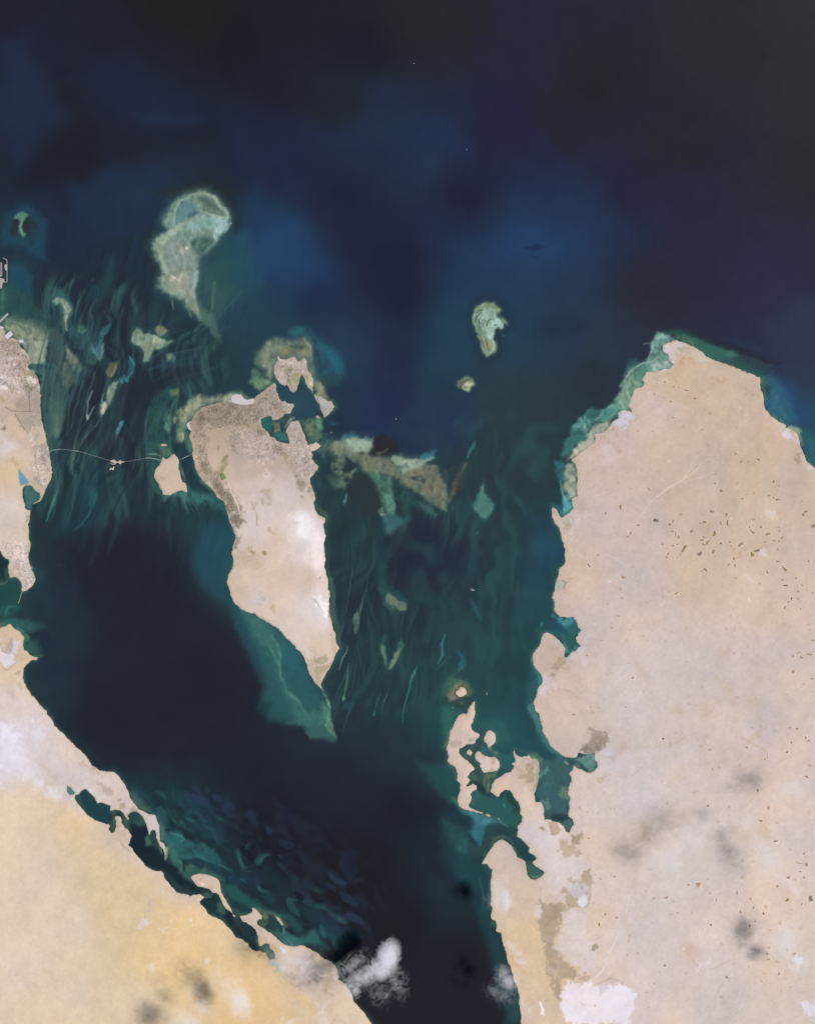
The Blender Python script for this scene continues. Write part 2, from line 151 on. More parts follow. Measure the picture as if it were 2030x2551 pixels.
    P(V3,"150,230 270,185 400,125 480,85 600,115 740,130 800,190 850,290 900,430 1000,530 1090,640 1170,800 1215,1000 1210,1100 1060,1280 800,1420 560,1400 380,1260 260,1100 220,900 330,700 240,480 180,320",'23242f',.75,46); P(V3,"0,480 120,330 240,480 330,700 220,900 260,1100 160,1060 60,960 20,850",'22303b',.5,20)
    # lagoons
    P(B2,"370,660 450,725 535,860 640,870 720,900 710,1150 660,1165 470,1090 380,1020 280,885 213,790 270,730",'1f454b',.95,5); P(B2,"213,770 270,740 330,900 420,1030 560,1120 470,1090 330,960 230,850",'376352',.7,6); S(B2,"380,680 520,800 600,880",14,'204850',.5,10)
    P(B2,"720,975 790,950 900,1000 985,1110 960,1180 880,1130 870,1050 800,1010 790,1270 720,1285 690,1235 715,1180",'45694c',.92,5,.3); P(B2,"880,1060 970,1120 1000,1250 930,1210",'3d6a56',.8,5)
    P(B2,"980,1040 1050,975 1110,990 1170,1040 1220,1120 1230,1180 1120,1210 1020,1160",'356354',.92,6,.3); P(B2,"980,1050 1060,990 1100,1020 1100,1130 1010,1120",'21443f',.8,6); P(B2,"1010,1180 1150,1210 1240,1180 1270,1310 1200,1400 1300,1500 1480,1620 1540,1716 1250,1716 1060,1570 980,1450 1020,1330",'1a2a30',.95,7)
    P(B2,"1230,1340 1275,1310 1320,1450 1230,1460",'4d7b66',.75,5); P(B2,"1290,1260 1360,1250 1365,1330 1420,1480 1440,1590 1340,1480 1280,1320",'2a4c46',.85,5); S(B2,"1390,1420 1430,1520 1445,1590",4,'7d9a80',.6,2); P(B2,"1490,1480 1540,1440 1520,1600 1505,1700 1485,1590",'7f9a78',.9,3)
    P(B2,"1000,720 1080,860 1200,980 1360,1035 1300,960 1120,760 1030,640",'4a7a5e',.75,9); P(B2,"960,620 1160,750 1370,1020 1480,1180 1716,1260 1716,1420 1520,1180 1420,1000 1250,760 1060,600",'1f4d50',.75,14)
    P(B2,"1380,1060 1450,1130 1500,1290 1470,1390 1425,1390 1415,1200",'3f7366',.85,7); P(B2,"1480,1280 1716,1260 1716,1716 1560,1716 1520,1560",'2d6e66',.85,9,.35); S(B2,"1560,1290 1716,1330",3,'5c9a8c',.6,2)
    P(B3,"270,0 360,60 350,200 390,300 280,260",'457a6a',.8,8); P(B3,"340,180 480,160 600,190 630,240 900,300 1050,380 1200,520 1300,690 1150,600 900,540 820,500 680,540 600,500 480,400 400,300",'2b6a64',.9,7,.25); S(B3,"470,165 580,185 630,240 590,280",4,'4fa08e',.6,2.5); S(B3,"820,485 920,530 1080,580 1200,640 1290,700",5,'3f8f80',.7,3)
    P(B3,"380,300 450,300 590,520 610,660 700,760 780,880 700,840 600,740 480,560 390,420",'3f7862',.9,6,.3); S(B3,"570,510 600,600 590,680",4,'5f987c',.6,3); P(B3,"340,320 380,340 380,480 360,550 345,480",'8a9c78',.8,3)
    P(B3,"600,590 760,580 850,670 940,590 1000,690 1180,750 1200,830 1160,960 1140,820 1000,745 830,725 720,770 650,690",'3d6e54',.9,6,.25); P(B3,"610,530 850,520 940,545 1100,580 1210,690 1190,760 1050,680 930,570 860,675 780,590 640,580",'1f4248',.92,5)
    P(B3,"0,420 250,430 350,560 560,760 780,920 1000,960 900,1000 720,1030 540,980 430,880 340,690 150,620 0,520",'1a2d30',.95,6); P(B3,"340,690 540,880 760,990 870,1000 700,1030 520,975 430,890 370,800",'2c4c42',.8,10); P(B3,"640,780 780,900 900,920 980,945 900,990 760,930",'1f3a38',.7,6)
    P(B3,"880,960 1030,990 1040,1060 910,1060",'45705c',.8,5,.3); P(B3,"860,1110 920,1070 1030,1050 1050,1000 1110,1020 1150,1180 1160,1320 1200,1400 1320,1480 1450,1640 1530,1716 1400,1640 1290,1490 1120,1370 970,1290 900,1190",'1f3836',.95,6); P(B3,"1130,1130 1200,1200 1200,1300 1160,1320 1120,1270",'3c6f54',.9,5); S(B3,"920,1230 980,1310 1160,1390 1260,1500",10,'3a5f4e',.7,8); S(B3,"905,1065 1020,1050",3,'5c8a70',.7,2)
    P(B3,"1140,880 1220,1060 1330,1230 1430,1330 1360,1350 1240,1140 1150,990",'3c6a58',.85,6); P(B3,"1200,860 1350,900 1560,1050 1716,1150 1716,1280 1600,1200 1400,1160 1270,1090 1180,980",'256058',.85,10); P(B3,"1270,1095 1400,1165 1490,1150 1590,1220 1570,1280 1430,1315 1320,1220",'1f3f40',.92,5); S(B3,"1300,1230 1420,1310 1560,1290",10,'3f6c58',.8,6)
    P(B3,"1180,760 1300,700 1420,860 1350,900 1220,850",'213a4c',.7,10); P(B3,"1400,660 1716,780 1716,900 1560,900 1420,800",'1f3046',.6,12); P(B3,"1420,880 1620,960 1640,1060 1480,1000",'1c2233',.8,8); G(B3,"820,270",50,80,-.3,'1d3844',.85); P(B3,"600,0 1060,0 1220,200 1180,300 1000,250 760,170",'20384a',.6,12,.5)
    P(B4,"850,760 900,830 860,900 790,880 700,720 780,640",'2b4c46',.7,8); P(B4,"830,900 950,860 1060,960 1110,1080 1110,1180 1060,1265 960,1150 860,1000",'243f3e',.95,6); S(B4,"1080,1000 1105,1100 1105,1170",10,'4f7250',.7,6); S(B4,"600,820 720,950 790,1060 900,1090",10,'36604e',.7,7)
    P(B4,"1150,1180 1230,1140 1280,1180 1350,1310 1330,1370 1270,1380 1200,1270",'4f6a4c',.9,5); P(B4,"1160,1180 1220,1145 1270,1190 1250,1240 1190,1210",'2f5a56',.85,5)
    P(B4,"1000,620 1300,690 1450,800 1530,900 1480,930 1350,760 1250,760 1250,830 1215,885 1165,800 1150,740",'6d8a62',.85,8,.2); P(B4,"1230,830 1300,750 1390,800 1460,910 1460,980 1370,960 1260,940",'254642',.92,6); P(B4,"1090,850 1120,810 1170,815 1215,890 1180,920 1120,890",'4c6a48',.85,5)
    P(B4,"1180,930 1300,960 1460,980 1716,1060 1716,1170 1560,1195 1430,1130 1310,1010",'33705e',.85,8); P(B5,"330,380 560,490 760,400 880,520 950,640 860,680 760,600 600,600 420,610 330,520",'2f6f60',.85,8); P(B5,"370,370 480,235 580,300 570,420 540,500 440,440",'1f2630',.95,5); P(B5,"740,270 880,290 900,480 860,520 790,400",'1f2736',.8,7); S(B4,"1465,900 1465,1000 1450,1030",2.5,'6fa090',.8,1.5); S(B5,"590,290 680,310 730,310",3,'5c9c90',.6,2); P(B5,"800,590 880,600 950,650 860,660",'1f3a40',.8,4)
    P(B4,"620,300 900,440 1300,700 1500,740 1716,900 1716,1060 1560,930 1450,760 1250,680 1000,600 900,570 700,500",'24574f',.8,12); P(B4,"680,200 860,230 860,330 760,320",'213a4a',.7,8); P(B4,"1150,470 1290,450 1380,540 1330,575",'223e48',.7,8); P(B5,"880,280 1250,400 1230,500 1060,480 1000,540 900,480",'203c48',.7,10,.3); P(B5,"1240,380 1380,370 1450,480 1350,520",'1f3542',.6,9); P(B5,"600,50 860,100 900,230 780,280",'213a48',.6,12)
    # dim patches on the bay floor
    for q in ("310,200 360,180 370,250 300,250","450,330 500,330 470,410 430,430","640,520 700,470 730,530 690,560","760,520 830,430 860,460 790,530","820,560 860,560 880,620 830,610","960,480 1030,480 1050,580 980,690 960,620","740,640 800,620 820,680 750,710","1010,710 1080,700 1110,760 1070,860 1030,820","880,740 960,760 960,820 900,800","590,180 740,290 660,370 640,310","780,790 870,810 860,850 800,850"):
        P(V4,q,'232b3c',.6,8,.3)
    P(V4,"0,0 200,60 380,190 340,430 240,420 100,330 0,300",'1f3a40',.3,16,.7); P(V4,"100,180 240,180 330,300 340,420 260,400 140,300",'214450',.5,8,.3)
    # south-east side of the bay
    P(V4,"1380,0 1540,20 1590,160 1590,230 1480,160",'23584e',.8,14); P(V4,"1480,250 1716,250 1716,830 1640,660 1560,600 1500,500",'1f4044',.75,16); P(V4,"1520,560 1640,640 1716,800 1640,700 1560,640",'1f3040',.5,14)
    P(D8,"330,955 600,1010 830,1090 880,1150 640,1190 610,1290 560,1420 540,1480 470,1370 400,1270 440,1180 400,1060 260,980",'3a7a80',.9,9,.2); P(D8,"400,1000 700,1060 800,1110 620,1170 520,1200 440,1080",'4d8a92',.6,9); P(D8,"450,1180 610,1190 560,1400 540,1480 470,1360",'2c7270',.7,7)
    P(D8,"650,1180 900,1150 1080,1200 1060,1340 990,1460 900,1360 760,1330 640,1540 560,1640 380,1640 370,1400 560,1480",'2a4e48',.92,7); P(D8,"740,1340 900,1320 1000,1440 1000,1480 900,1390 800,1390 740,1440 640,1620 620,1600",'496f52',.85,6); P(D8,"740,1230 920,1240 1000,1330 860,1310",'223e42',.7,9)
    P(D8,"400,740 500,670 620,740 700,760 820,790 900,690 990,700 1110,880 1130,980 1140,1120 1080,1190 960,1190 820,1080 600,1000 390,920",'2c625c',.95,7); P(D8,"900,720 990,720 1040,800 1120,940 1070,1030 1000,1010 1030,940 940,830",'25483c',.92,6); P(D8,"1020,1020 1130,1020 1150,1080 1080,1190 1000,1170",'335f4c',.85,7); P(D8,"390,900 420,760 520,700 540,780 450,900",'427460',.6,9); S(D8,"820,1085 880,1130 960,1190",3,'6a9486',.6,2); S(D8,"860,860 890,920",3,'8ab0a0',.6,2)
    P(D8,"990,1420 1080,1350 1160,1410 1250,1510 1240,1550 1350,1645 1290,1716 1200,1716 1140,1660 1070,1630",'264646',.95,5); S(D8,"1000,1470 1070,1630 1150,1670",10,'41705a',.8,6); S(D8,"1140,1390 1250,1510 1245,1560 1340,1640",6,'3f7058',.7,4)
    P(E2,"190,1380 310,1370 380,1430 480,1490 510,1545 400,1640 340,1660 250,1600",'39695c',.95,5); S(E2,"250,1590 330,1630 410,1620 490,1550",6,'6f9068',.8,4); P(E2,"150,1320 310,1330 300,1390 200,1390",'335f58',.8,5)
    P(D8,"0,1100 240,1180 380,1260 370,1420 390,1620 250,1640 130,1450",'2c5e55',.8,10,.3); P(D8,"250,1420 370,1380 370,1600 250,1600",'33776c',.6,9,.3); P(D8,"0,300 130,320 220,420 230,540 265,640 230,800 240,920 120,880 60,600",'25564e',.7,14); S(D8,"170,790 220,850 260,930 330,960",12,'4f7c64',.7,7); S(D8,"100,320 200,380 225,520",12,'3f7460',.7,9)
    # creeks between the southern islets
    P(D7,"540,1010 600,1080 580,1200 500,1260 430,1300 480,1400 560,1520 600,1580 690,1680 640,1716 560,1716 400,1690 370,1640 460,1530 420,1450 250,1290 250,1230 440,1170 500,1110",'3f6452',.92,5,.3); S(D7,"540,1060 530,1190 440,1260",9,'2c4c44',.7,5); S(D7,"320,1230 360,1260",5,'2a4844',.7,3); S(D7,"380,1390 470,1480 520,1560 590,1716",10,'324f40',.7,7); P(D8,"600,480 640,415 800,400 740,500 640,540 600,620",'5f7a58',.85,5); P(D8,"590,640 630,500 740,480 700,600 690,700 640,720",'456c50',.9,5); P(D8,"520,600 600,640 630,730 590,730 520,670",'2b3a34',.92,4); S(D8,"410,540 470,580 560,680",6,'2a3c38',.8,4); S(D8,"800,390 900,380",6,'314f46',.7,4); P(D8,"410,470 470,450 520,530 450,560",'4a6c62',.8,5); S(D8,"640,720 660,640 680,540",3,'75966f',.6,2)
    P(D7,"600,1210 700,1240 820,1300 900,1330 850,1400 700,1330 600,1300 540,1260",'3f7466',.8,9,.3); P(D7,"640,1160 700,1190 700,1260 810,1300 720,1300 660,1230",'86947a',.8,4); P(D7,"770,1040 840,1010 840,1130 770,1160",'4a8070',.8,7,.4); P(D7,"640,980 700,955 750,990 770,1060 720,1050",'7d7d68',.6,5); P(D7,"440,830 700,800 900,880 1000,1100 850,1250 620,1000 480,980 420,920",'2c665e',.7,14,.3)
    P(D7,"820,1400 1000,1280 1040,1440 960,1540 830,1500",'2f6760',.8,9); S(D7,"820,1390 825,1480 780,1550",6,'5f8068',.7,4)
    P(D7,"1080,1280 1250,1300 1400,1380 1420,1500 1380,1700 1480,1500 1480,1400 1300,1280 1100,1240",'3f7060',.6,8,.4); P(D7,"1390,1560 1470,1500 1510,1510 1460,1590 1400,1650",'5f8a80',.6,6)
    # ring reef
    P(D7,"50,480 130,340 250,290 340,300 390,380 370,480 300,510 230,520 190,560 100,560",'8a7f66',.9,6,.15); P(D7,"130,230 300,230 400,290 450,400 420,470 380,470 390,380 330,300 250,290 130,340 40,480 0,420 60,280",'5a7a58',.8,9,.3); S(D7,"195,370 210,450 250,500 320,500 375,440 370,370 310,330 240,350 200,400",4,'41543e',.85,2.2); S(D7,"165,400 240,510",3,'41543e',.8,2)
    P(D7,"140,560 230,520 410,510 480,540 380,620 330,680 250,660 140,620",'35483a',.85,6,.3); P(D7,"230,560 320,550 310,600 240,610",'6f6c50',.7,5); G(D7,"630,440",55,60,0,'314f50',.8); G(D7,"648,452",5,12,0,'e0d8b8',.9); G(D7,"150,635",8,10,0,'d8d0b0',.8); P(D7,"0,640 130,620 330,700 230,760 130,980 60,1130 60,1240 0,1240",'33705c',.75,12,.3); S(D7,"60,660 90,800 40,1000",10,'2f7870',.6,9); S(D7,"150,900 100,1050 50,1200",9,'6f8a68',.7,6); P(D7,"240,0 340,0 320,100 250,130",'2c6c70',.8,8); S(D7,"250,130 150,200 40,300",10,'3c6650',.6,8)
    # water along the peninsula's west side
    P(D7,"1290,0 1340,150 1440,230 1400,330 1350,420 1300,560 1380,720 1430,880 1440,960 1540,1160 1716,1330 1500,1250 1380,1050 1340,850 1210,560 1230,300 1250,100",'2f6460',.75,10,.3); P(D7,"1240,640 1330,620 1400,800 1440,940 1400,980 1350,840",'3d7c74',.8,7); S(D7,"1440,980 1530,1150 1640,1270 1716,1330",5,'5f9a88',.7,3); P(D7,"1320,120 1400,180 1450,240 1400,320 1380,230",'347c78',.8,6); S(D7,"1360,380 1330,520 1300,580",3,'6a9a8c',.7,2)
    P(D6,"480,190 560,215 720,210 780,300 830,400 760,510 800,640 650,780 600,770 620,660 560,540 400,440 300,400 200,400 480,380",'31706a',.85,7,.3); P(D6,"470,190 560,230 700,230 720,300 600,360 540,300",'4a9494',.85,7,.3); P(D6,"300,280 520,260 600,390 560,440 380,380",'27505a',.8,9); P(D6,"590,560 640,620 640,720 600,720 610,640",'6a8f80',.7,3); P(D6,"740,600 800,640 700,730 660,760",'7fa8a0',.5,6); G(D6,"290,310",25,45,.3,'3f8484',.7); P(D6,"120,760 160,740 170,900 300,1090 270,1170 220,1040 150,900",'3f8076',.8,5); P(D6,"220,1050 300,1100 280,1180 230,1200",'358480',.7,6); P(D6,"120,1450 170,1440 240,1600 270,1716 230,1716 110,1520",'3f7c74',.8,7)
    P(D5,"390,60 520,30 700,0 730,80 640,170 560,220 540,180 480,80",'2c7478',.8,7,.3); P(D5,"640,0 720,0 725,80 660,160 600,100",'4f9a9c',.8,6,.2); P(D5,"0,100 430,100 480,350 620,700 600,850 480,1000 460,1600 300,1716 0,1716",'22485a',.35,40); P(D5,"150,550 500,560 560,800 200,760",'23506a',.5,26); P(D5,"430,1300 470,1180 480,1200 450,1400",'4f7f78',.7,5); P(D5,"460,1620 620,1650 740,1640 760,1716 520,1716",'3f8c8c',.8,6)
    # peninsula's north-west tidal flats
    P(D4,"640,140 720,80 830,150 1000,20 1040,0 1230,0 1300,130 1060,140 1100,240 1000,240 860,290 700,350 640,460 600,560 500,600 400,700 360,820 250,780 290,560 400,480 400,380 520,260 620,180",'3f8070',.92,6,.3); P(D4,"1000,60 1200,0 1320,0 1320,170 1200,120 1060,190 870,300 820,260 960,160",'7fa088',.85,6,.2); P(D4,"640,170 740,150 820,200 720,270 650,240",'2f6a5c',.8,5,.4); P(D4,"420,380 560,260 720,250 700,330 620,420 560,440 480,400",'6aa89c',.7,6,.6); S(D4,"620,230 590,420 560,500",4,'9cc4b0',.5,3,.6); S(D4,"720,290 860,190 1000,60",4,'a8c4a8',.6,3)
    P(D4,"300,560 400,490 620,470 610,560 480,620 380,760 300,740",'3a7868',.9,6); P(D4,"640,440 800,300 980,260 960,350 880,450 760,460 740,580 640,640 420,800 360,830 420,720 520,590 600,560",'b4bba6',.9,6,.2); P(D4,"380,790 500,650 640,600 720,560 720,600 560,720 420,830",'b8b4a0',.7,5)
    P(D4,"340,870 460,860 500,960 500,1140 490,1340 400,1390 350,1300 300,1200 310,1060",'9aa890',.92,6,.3); P(D4,"370,1060 460,1030 490,1340 390,1370 370,1250",'c0c6b0',.7,8,.2); P(D4,"170,840 340,860 310,1060 300,1200 360,1310 410,1400 450,1500 380,1600 280,1640 230,1540 330,1540 260,1300 210,1080",'357a78',.85,8,.3); P(D4,"290,1320 370,1350 440,1480 430,1530 350,1590 320,1460",'5aa8aa',.85,6); S(D4,"240,1130 245,1220 300,1330",3,'8ac0b8',.7,2); G(D4,"330,1220",50,55,0,'9aa07c',.7)
    P(D2,"780,170 860,170 1000,230 1060,280 960,300 860,350 840,410 930,470 960,560 1000,620 960,680 850,690 700,720 620,720 600,780 560,840 600,880 560,940 470,950 430,1010 400,1130 380,1230 300,1260 220,1300 0,1440 0,1290 150,1190 240,950 300,800 400,640 480,620 620,560 680,500 720,300",'6f9f8c',.92,7,.25); P(D2,"780,170 940,190 1000,250 800,300 760,400 700,500 690,430 730,260",'8fb8a8',.75,9,.2); P(D2,"700,560 950,560 1000,640 860,690 720,730 620,720",'aec0b8',.75,9,.3); P(D2,"560,640 700,640 720,690 600,760 560,840 480,720",'4f8c7c',.8,7,.4); P(D2,"400,540 480,530 560,570 480,640 360,700 300,800 320,700",'2f6a60',.8,7,.4); P(D2,"300,900 420,740 540,860 600,900 520,950 440,990 400,1130 380,1240 300,1200 200,1160",'86a48a',.8,8,.3)
    for q in ("300,840 400,720 480,690","430,700 500,640 600,590 720,570","660,540 700,440 730,330","770,520 820,520 860,600 940,590","280,900 340,1000 400,1130","300,980 360,1100 400,1220","240,1140 300,1220 400,1290","700,620 780,660 880,670"): S(D2,q,3,'b8d0bc',.6,2)
    for q in ("300,960 330,1060 370,1130","560,830 570,880 550,930","740,640 820,670 900,660","690,770 820,740","180,1310 240,1380","330,1230 400,1290"): S(D2,q,4,'4a8070',.6,2.5)
    P(D2,"0,1280 200,1240 160,1330 0,1440",'3f8878',.8,7); P(D2,"860,140 1100,130 1400,260 1716,380 1716,560 1640,560 1480,490 1350,390 1150,300 1000,210",'2f6a4e',.9,10,.2); P(D2,"1000,210 1150,300 1350,390 1480,490 1640,560 1600,480 1380,330 1200,240",'5a8462',.7,8); P(D2,"1250,240 1716,400 1716,520 1500,430",'357a62',.7,9); S(D2,"570,340 690,320",3,'7c9a88',.6,2)
    # peninsula's north-east water
    P(D3,"0,0 150,30 400,120 560,130 600,190 560,250 920,420 960,480 850,480 560,360 350,280 200,220 0,80",'356e58',.9,9,.2); G(D3,"530,170",110,55,.2,'4a8a6c',.7); P(D3,"560,220 900,290 1080,340 1000,440 920,480 760,430 560,340",'2c5a4c',.8,9,.3); S(D3,"640,190 880,250 1100,340",5,'4a6f6c',.5,5); P(D3,"150,0 560,50 760,110 960,230 1250,300 1100,330 860,240 600,170 400,110",'262f33',.8,9); P(D3,"560,0 900,60 1000,120 800,100",'26405c',.5,14)
    P(D3,"925,480 1020,480 1020,620 990,680 1030,820 980,840 940,700",'4f7a58',.85,6,.2); P(D3,"1010,500 1080,450 1220,560 1350,800 1480,1080 1400,1150 1280,1180 1080,1060 990,920 990,820 1040,700",'2f6c7c',.85,14,.15); P(D3,"1220,560 1400,700 1560,1050 1480,1090 1340,800",'27507c',.7,26); S(D3,"1100,700 1150,900 1300,1080",10,'437f90',.4,9); P(D3,"1080,1050 1180,1080 1290,1170 1200,1140",'5a8468',.8,5); P(D3,"1290,1230 1420,1200 1510,1260 1520,1480 1490,1480 1450,1310",'9aa88a',.9,6); P(D3,"1500,1240 1640,1300 1716,1420 1716,1716 1600,1716 1540,1580 1510,1480",'2f6a60',.85,10,.2); P(D3,"1620,1400 1716,1440 1716,1716 1640,1716",'2f6a78',.6,14)
    # big shoal
    P(C7,"860,1000 960,1000 1200,900 1400,1000 1300,1200 1480,1340 1300,1600 1100,1716 980,1650 900,1450 940,1200",'2f5a52',.8,20,.3); S(C7,"1155,1220 1130,1400 1125,1560",5,'7a9a80',.6,4); S(C7,"1480,1340 1350,1520 1180,1716",5,'34626a',.6,5); P(C7,"900,1440 1000,1600 1120,1716 980,1716 880,1560",'5f7a6a',.5,12)
    G(C7,"900,130",420,60,0,'2a3628',.6); S(C7,"830,60 1100,60 1290,250 1400,450 1420,600",26,'1f2c2c',.7,16); S(C7,"380,620 330,760 360,950 430,1150 420,1300",24,'22332f',.6,16); P(C7,"530,540 600,340 700,230 660,400 640,560 590,640",'35604e',.8,9)
    P('SHOAL_BIG',None,'3f6a60',.6,16,.1,10); P('SHOAL_BIG',None,'7f9a8a',.9,10,.1); P(C7,"640,540 660,330 740,240 830,225 930,300 960,360 830,420 760,480 720,560",'5c8488',.85,7); P(C7,"800,430 900,370 960,370 880,440 820,470",'3f6c74',.8,4); P(C7,"930,210 1010,190 1150,210 1300,400 1280,440 1100,380 960,340 1050,330",'607a66',.8,6,.3); P(C7,"940,200 1030,195 1180,300 1220,350 1080,300",'4c6c5c',.8,4); S(C7,"840,170 1000,150 1150,210 1280,360 1330,440",7,'a8b8a0',.7,4); S(C7,"650,560 660,340 740,240 860,190",5,'a4b4a0',.7,3); S(C7,"960,350 1080,400 1220,440 1320,450",5,'b4bca4',.8,3)
    P(C7,"830,480 960,410 1100,420 1280,470 1330,540 1250,650 1190,740 1140,700 1130,600 1000,590 900,640 800,600",'8fb0ac',.85,7,.15); P(C7,"900,480 1100,470 1180,520 1120,570 980,550",'6f988c',.8,7); P(C7,"1130,470 1290,470 1320,540 1220,660 1150,640",'a4c4c4',.7,8,.3); S(C7,"1150,660 1170,740",6,'c0d8d4',.6,3); P(C7,"840,760 920,700 1080,690 1150,720 1110,800 1020,880 960,940 900,840",'35604f',.9,6,.4); S(C7,"1040,860 1100,790 1150,750",6,'5f9484',.7,4)
    P(C7,"520,800 680,720 800,720 860,800 900,860 930,1000 880,1050 600,1040 540,960",'83948c',.85,7,.25); P(C7,"680,750 740,770 790,870 760,890 690,820",'aaa8a4',.7,6); G(C7,"810,820",14,22,-.5,'e8dcb0',.9); G(C7,"845,770",14,40,-.6,'c0b8a4',.6); P(C7,"400,780 460,700 600,650 660,600 760,580 640,690 560,760 520,820 540,960 580,1060 560,1150 490,1030 440,900",'93a890',.85,6,.2); S(C7,"430,850 470,980 520,1120",4,'5c7060',.8,2); S(C7,"590,640 700,580 800,500",9,'a8b4a4',.6,6)
    P(C7,"470,1300 540,1160 600,1040 920,1050 965,1160 920,1320 900,1430 780,1460 620,1390",'8f9c88',.85,7,.2); P(C7,"640,1170 720,1110 850,1110 860,1250 880,1420 760,1380 640,1300",'a4a592',.75,9,.2); P(C7,"860,1080 950,1120 960,1180 900,1330 880,1250",'7f9a94',.8,7); P(C7,"580,1020 700,1050 900,1040 860,1090 700,1100 600,1150",'788c80',.7,5,.5); P(C7,"760,1400 900,1440 960,1560 1010,1620 900,1590 820,1520",'8f9680',.85,5,.3); S(C7,"800,1500 840,1600 870,1660",6,'8c947c',.7,4,.5); S(C7,"640,1170 720,1215",4,'e0d4b8',.8,2); P(C7,"460,1290 560,1290 640,1400 560,1380",'8aa488',.7,6); S(C7,"630,1450 650,1570",3,'8a9478',.7,2); G(C7,"550,1153",9,7,0,'2a3838',.9)
    # kidney and fan shoals
    P('SHOAL_KIDNEY',None,'243436',.75,22,0,14); P('SHOAL_KIDNEY',None,'4a665c',.6,7,0,4); P('SHOAL_KIDNEY',None,'84a38e',.95,3.5,.08); P(D1,"720,560 800,400 1000,350 1110,430 1090,560 980,660 930,800 920,960 880,920 780,700",'9ab8a2',.8,5,.15); P(D1,"660,400 900,265 1080,310 1160,420 1000,350 860,330 740,380",'7f8f68',.85,3); P(D1,"960,640 1060,560 1140,570 1150,640 1190,660 1150,760 1060,730 1000,760 980,950 930,960 950,780",'a8ccc0',.8,4); P(D1,"800,920 860,960 900,1060 920,1180 870,1140 830,1040",'8a6a42',.9,3); P(D1,"720,900 770,1020 780,1130 740,1060",'8a7048',.8,2.5); P(D1,"900,960 960,1000 1000,1140 940,1200 900,1100",'98a278',.7,4)
    for q in ("690,470 720,420 800,400","690,800 690,600 730,480 780,420","760,880 730,700 740,580 790,480","700,860 760,1000 840,1260","780,580 870,630 920,580 990,570","660,620 690,520","980,690 1040,690","870,630 850,720"): S(D1,q,2.6,'3f5a46',.8,1.4)
    S(D1,"980,960 1010,1020 990,1130 900,1230",3,'c0dcc8',.7,2); P(D1,"790,1220 860,1285 950,1240 930,1210",'9aa882',.7,3); P(D1,"1060,440 1160,420 1130,480 1180,540 1140,600 1080,560",'3a4f48',.7,4); G(D1,"1185,885",30,12,.5,'3f8a8a',.7)
    P('SHOAL_FAN',None,'6f7f66',.9,3,0,3); P(D1,"400,1820 500,1760 580,1760 610,1830 540,1880 515,1960 380,1890",'b4b898',.9,3); P(D1,"400,1760 500,1740 600,1750 580,1790 480,1770 390,1850 360,1850",'55665a',.7,3); G(D1,"460,1880",50,28,.3,'5a6450',.7)
    # tidal flow lines, drawn along the current
    r = random.Random(5); K=(0,0,1716)
    def flow(n, box, dirf, cols, l0, l1, w0, w1, a0, a1):
        for _ in range(n):
            x, y = r.uniform(box[0], box[2]), r.uniform(box[1], box[3]); L = r.uniform(l0, l1); q = []; ph = r.random() * 6; bend = r.uniform(-.2, .2)
            for i in range(6):
                q.append('%.1f,%.1f' % (x, y)); dx, dy = dirf(x, y); dx += bend * math.sin(i * .8 + ph); m = math.hypot(dx, dy); x += dx / m * L / 5; y += dy / m * L / 5
            wd = r.uniform(w0, w1); S(K, ' '.join(q), wd, r.choice(cols), r.uniform(a0, a1), max(1.6, wd * .55))
    west = lambda x, y: (-.12 - .38 * math.exp(-((x - 245) / 75) ** 2) + .12 * math.sin(y / 90), 1)
    flow(14, (90, 640, 420, 1130), west, ('2f5a58', '35625e', '2a5254'), 90, 220, 12, 34, .25, .5); flow(22, (95, 650, 300, 1180), west, ('4a7a6c', '3f6e66', '587f74', '33605c', '4f857c'), 50, 150, 2, 5, .2, .45); flow(10, (90, 660, 330, 1120), west, ('1f2a33', '24323a'), 80, 200, 4, 12, .3, .6)
    flow(20, (365, 860, 470, 1200), lambda x, y: (-.12 + .1 * math.sin(y / 70), 1), ('3c6c60', '4f8070', '2f5a54', '2a4a4c'), 50, 130, 2.5, 7, .25, .5); flow(8, (420, 810, 620, 930), lambda x, y: (-1, .45 - .2 * math.sin(x / 60)), ('35585c', '2c4c52', '3f6664'), 70, 150, 3, 9, .25, .45)
    flow(14, (120, 1150, 480, 1300), lambda x, y: (-.3 + (x - 300) * .0015, 1), ('24525a', '2c5f60', '356a68'), 60, 130, 6, 16, .1, .28); flow(30, (410, 1180, 520, 1240), lambda x, y: ((x - 440) * .012, 1), ('3f7c70', '4f8c7e'), 30, 60, 2, 4, .25, .5)
    east = lambda x, y: (-.16 + .14 * math.sin(y / 130 + x / 200), 1)
    flow(14, (820, 1320, 1110, 1760), east, ('2f5258', '35605c', '2a4a50', '3c6c64'), 60, 170, 3, 12, .2, .42); flow(16, (840, 1400, 1090, 1740), east, ('4a7a70', '437276', '5a8478'), 40, 120, 1.6, 3, .3, .5); flow(8, (1120, 1100, 1390, 1560), lambda x, y: (-.1 + .2 * math.sin(y / 80), 1), ('2c5458', '346464', '28484e'), 60, 150, 6, 20, .2, .4)
    # tidal fan of the western strait: flats, dark channels, flow lines
    R1=(0,598,873.8)
    P(R1,"205,820 215,720 240,640 300,620 335,660 315,760 312,880 285,970 262,930 245,1040 225,960",'45635a',.5,9,.25); P(R1,"250,780 310,780 312,870 280,955 255,860",'4a765c',.5,9); P(R1,"255,440 300,465 322,560 300,640 250,650 235,560",'44605a',.6,6,.2); P(R1,"322,515 385,590 408,640 335,740 305,650 340,590",'586a5e',.75,5,.25); P(R1,"332,530 390,600 345,610",'7c8474',.6,4)
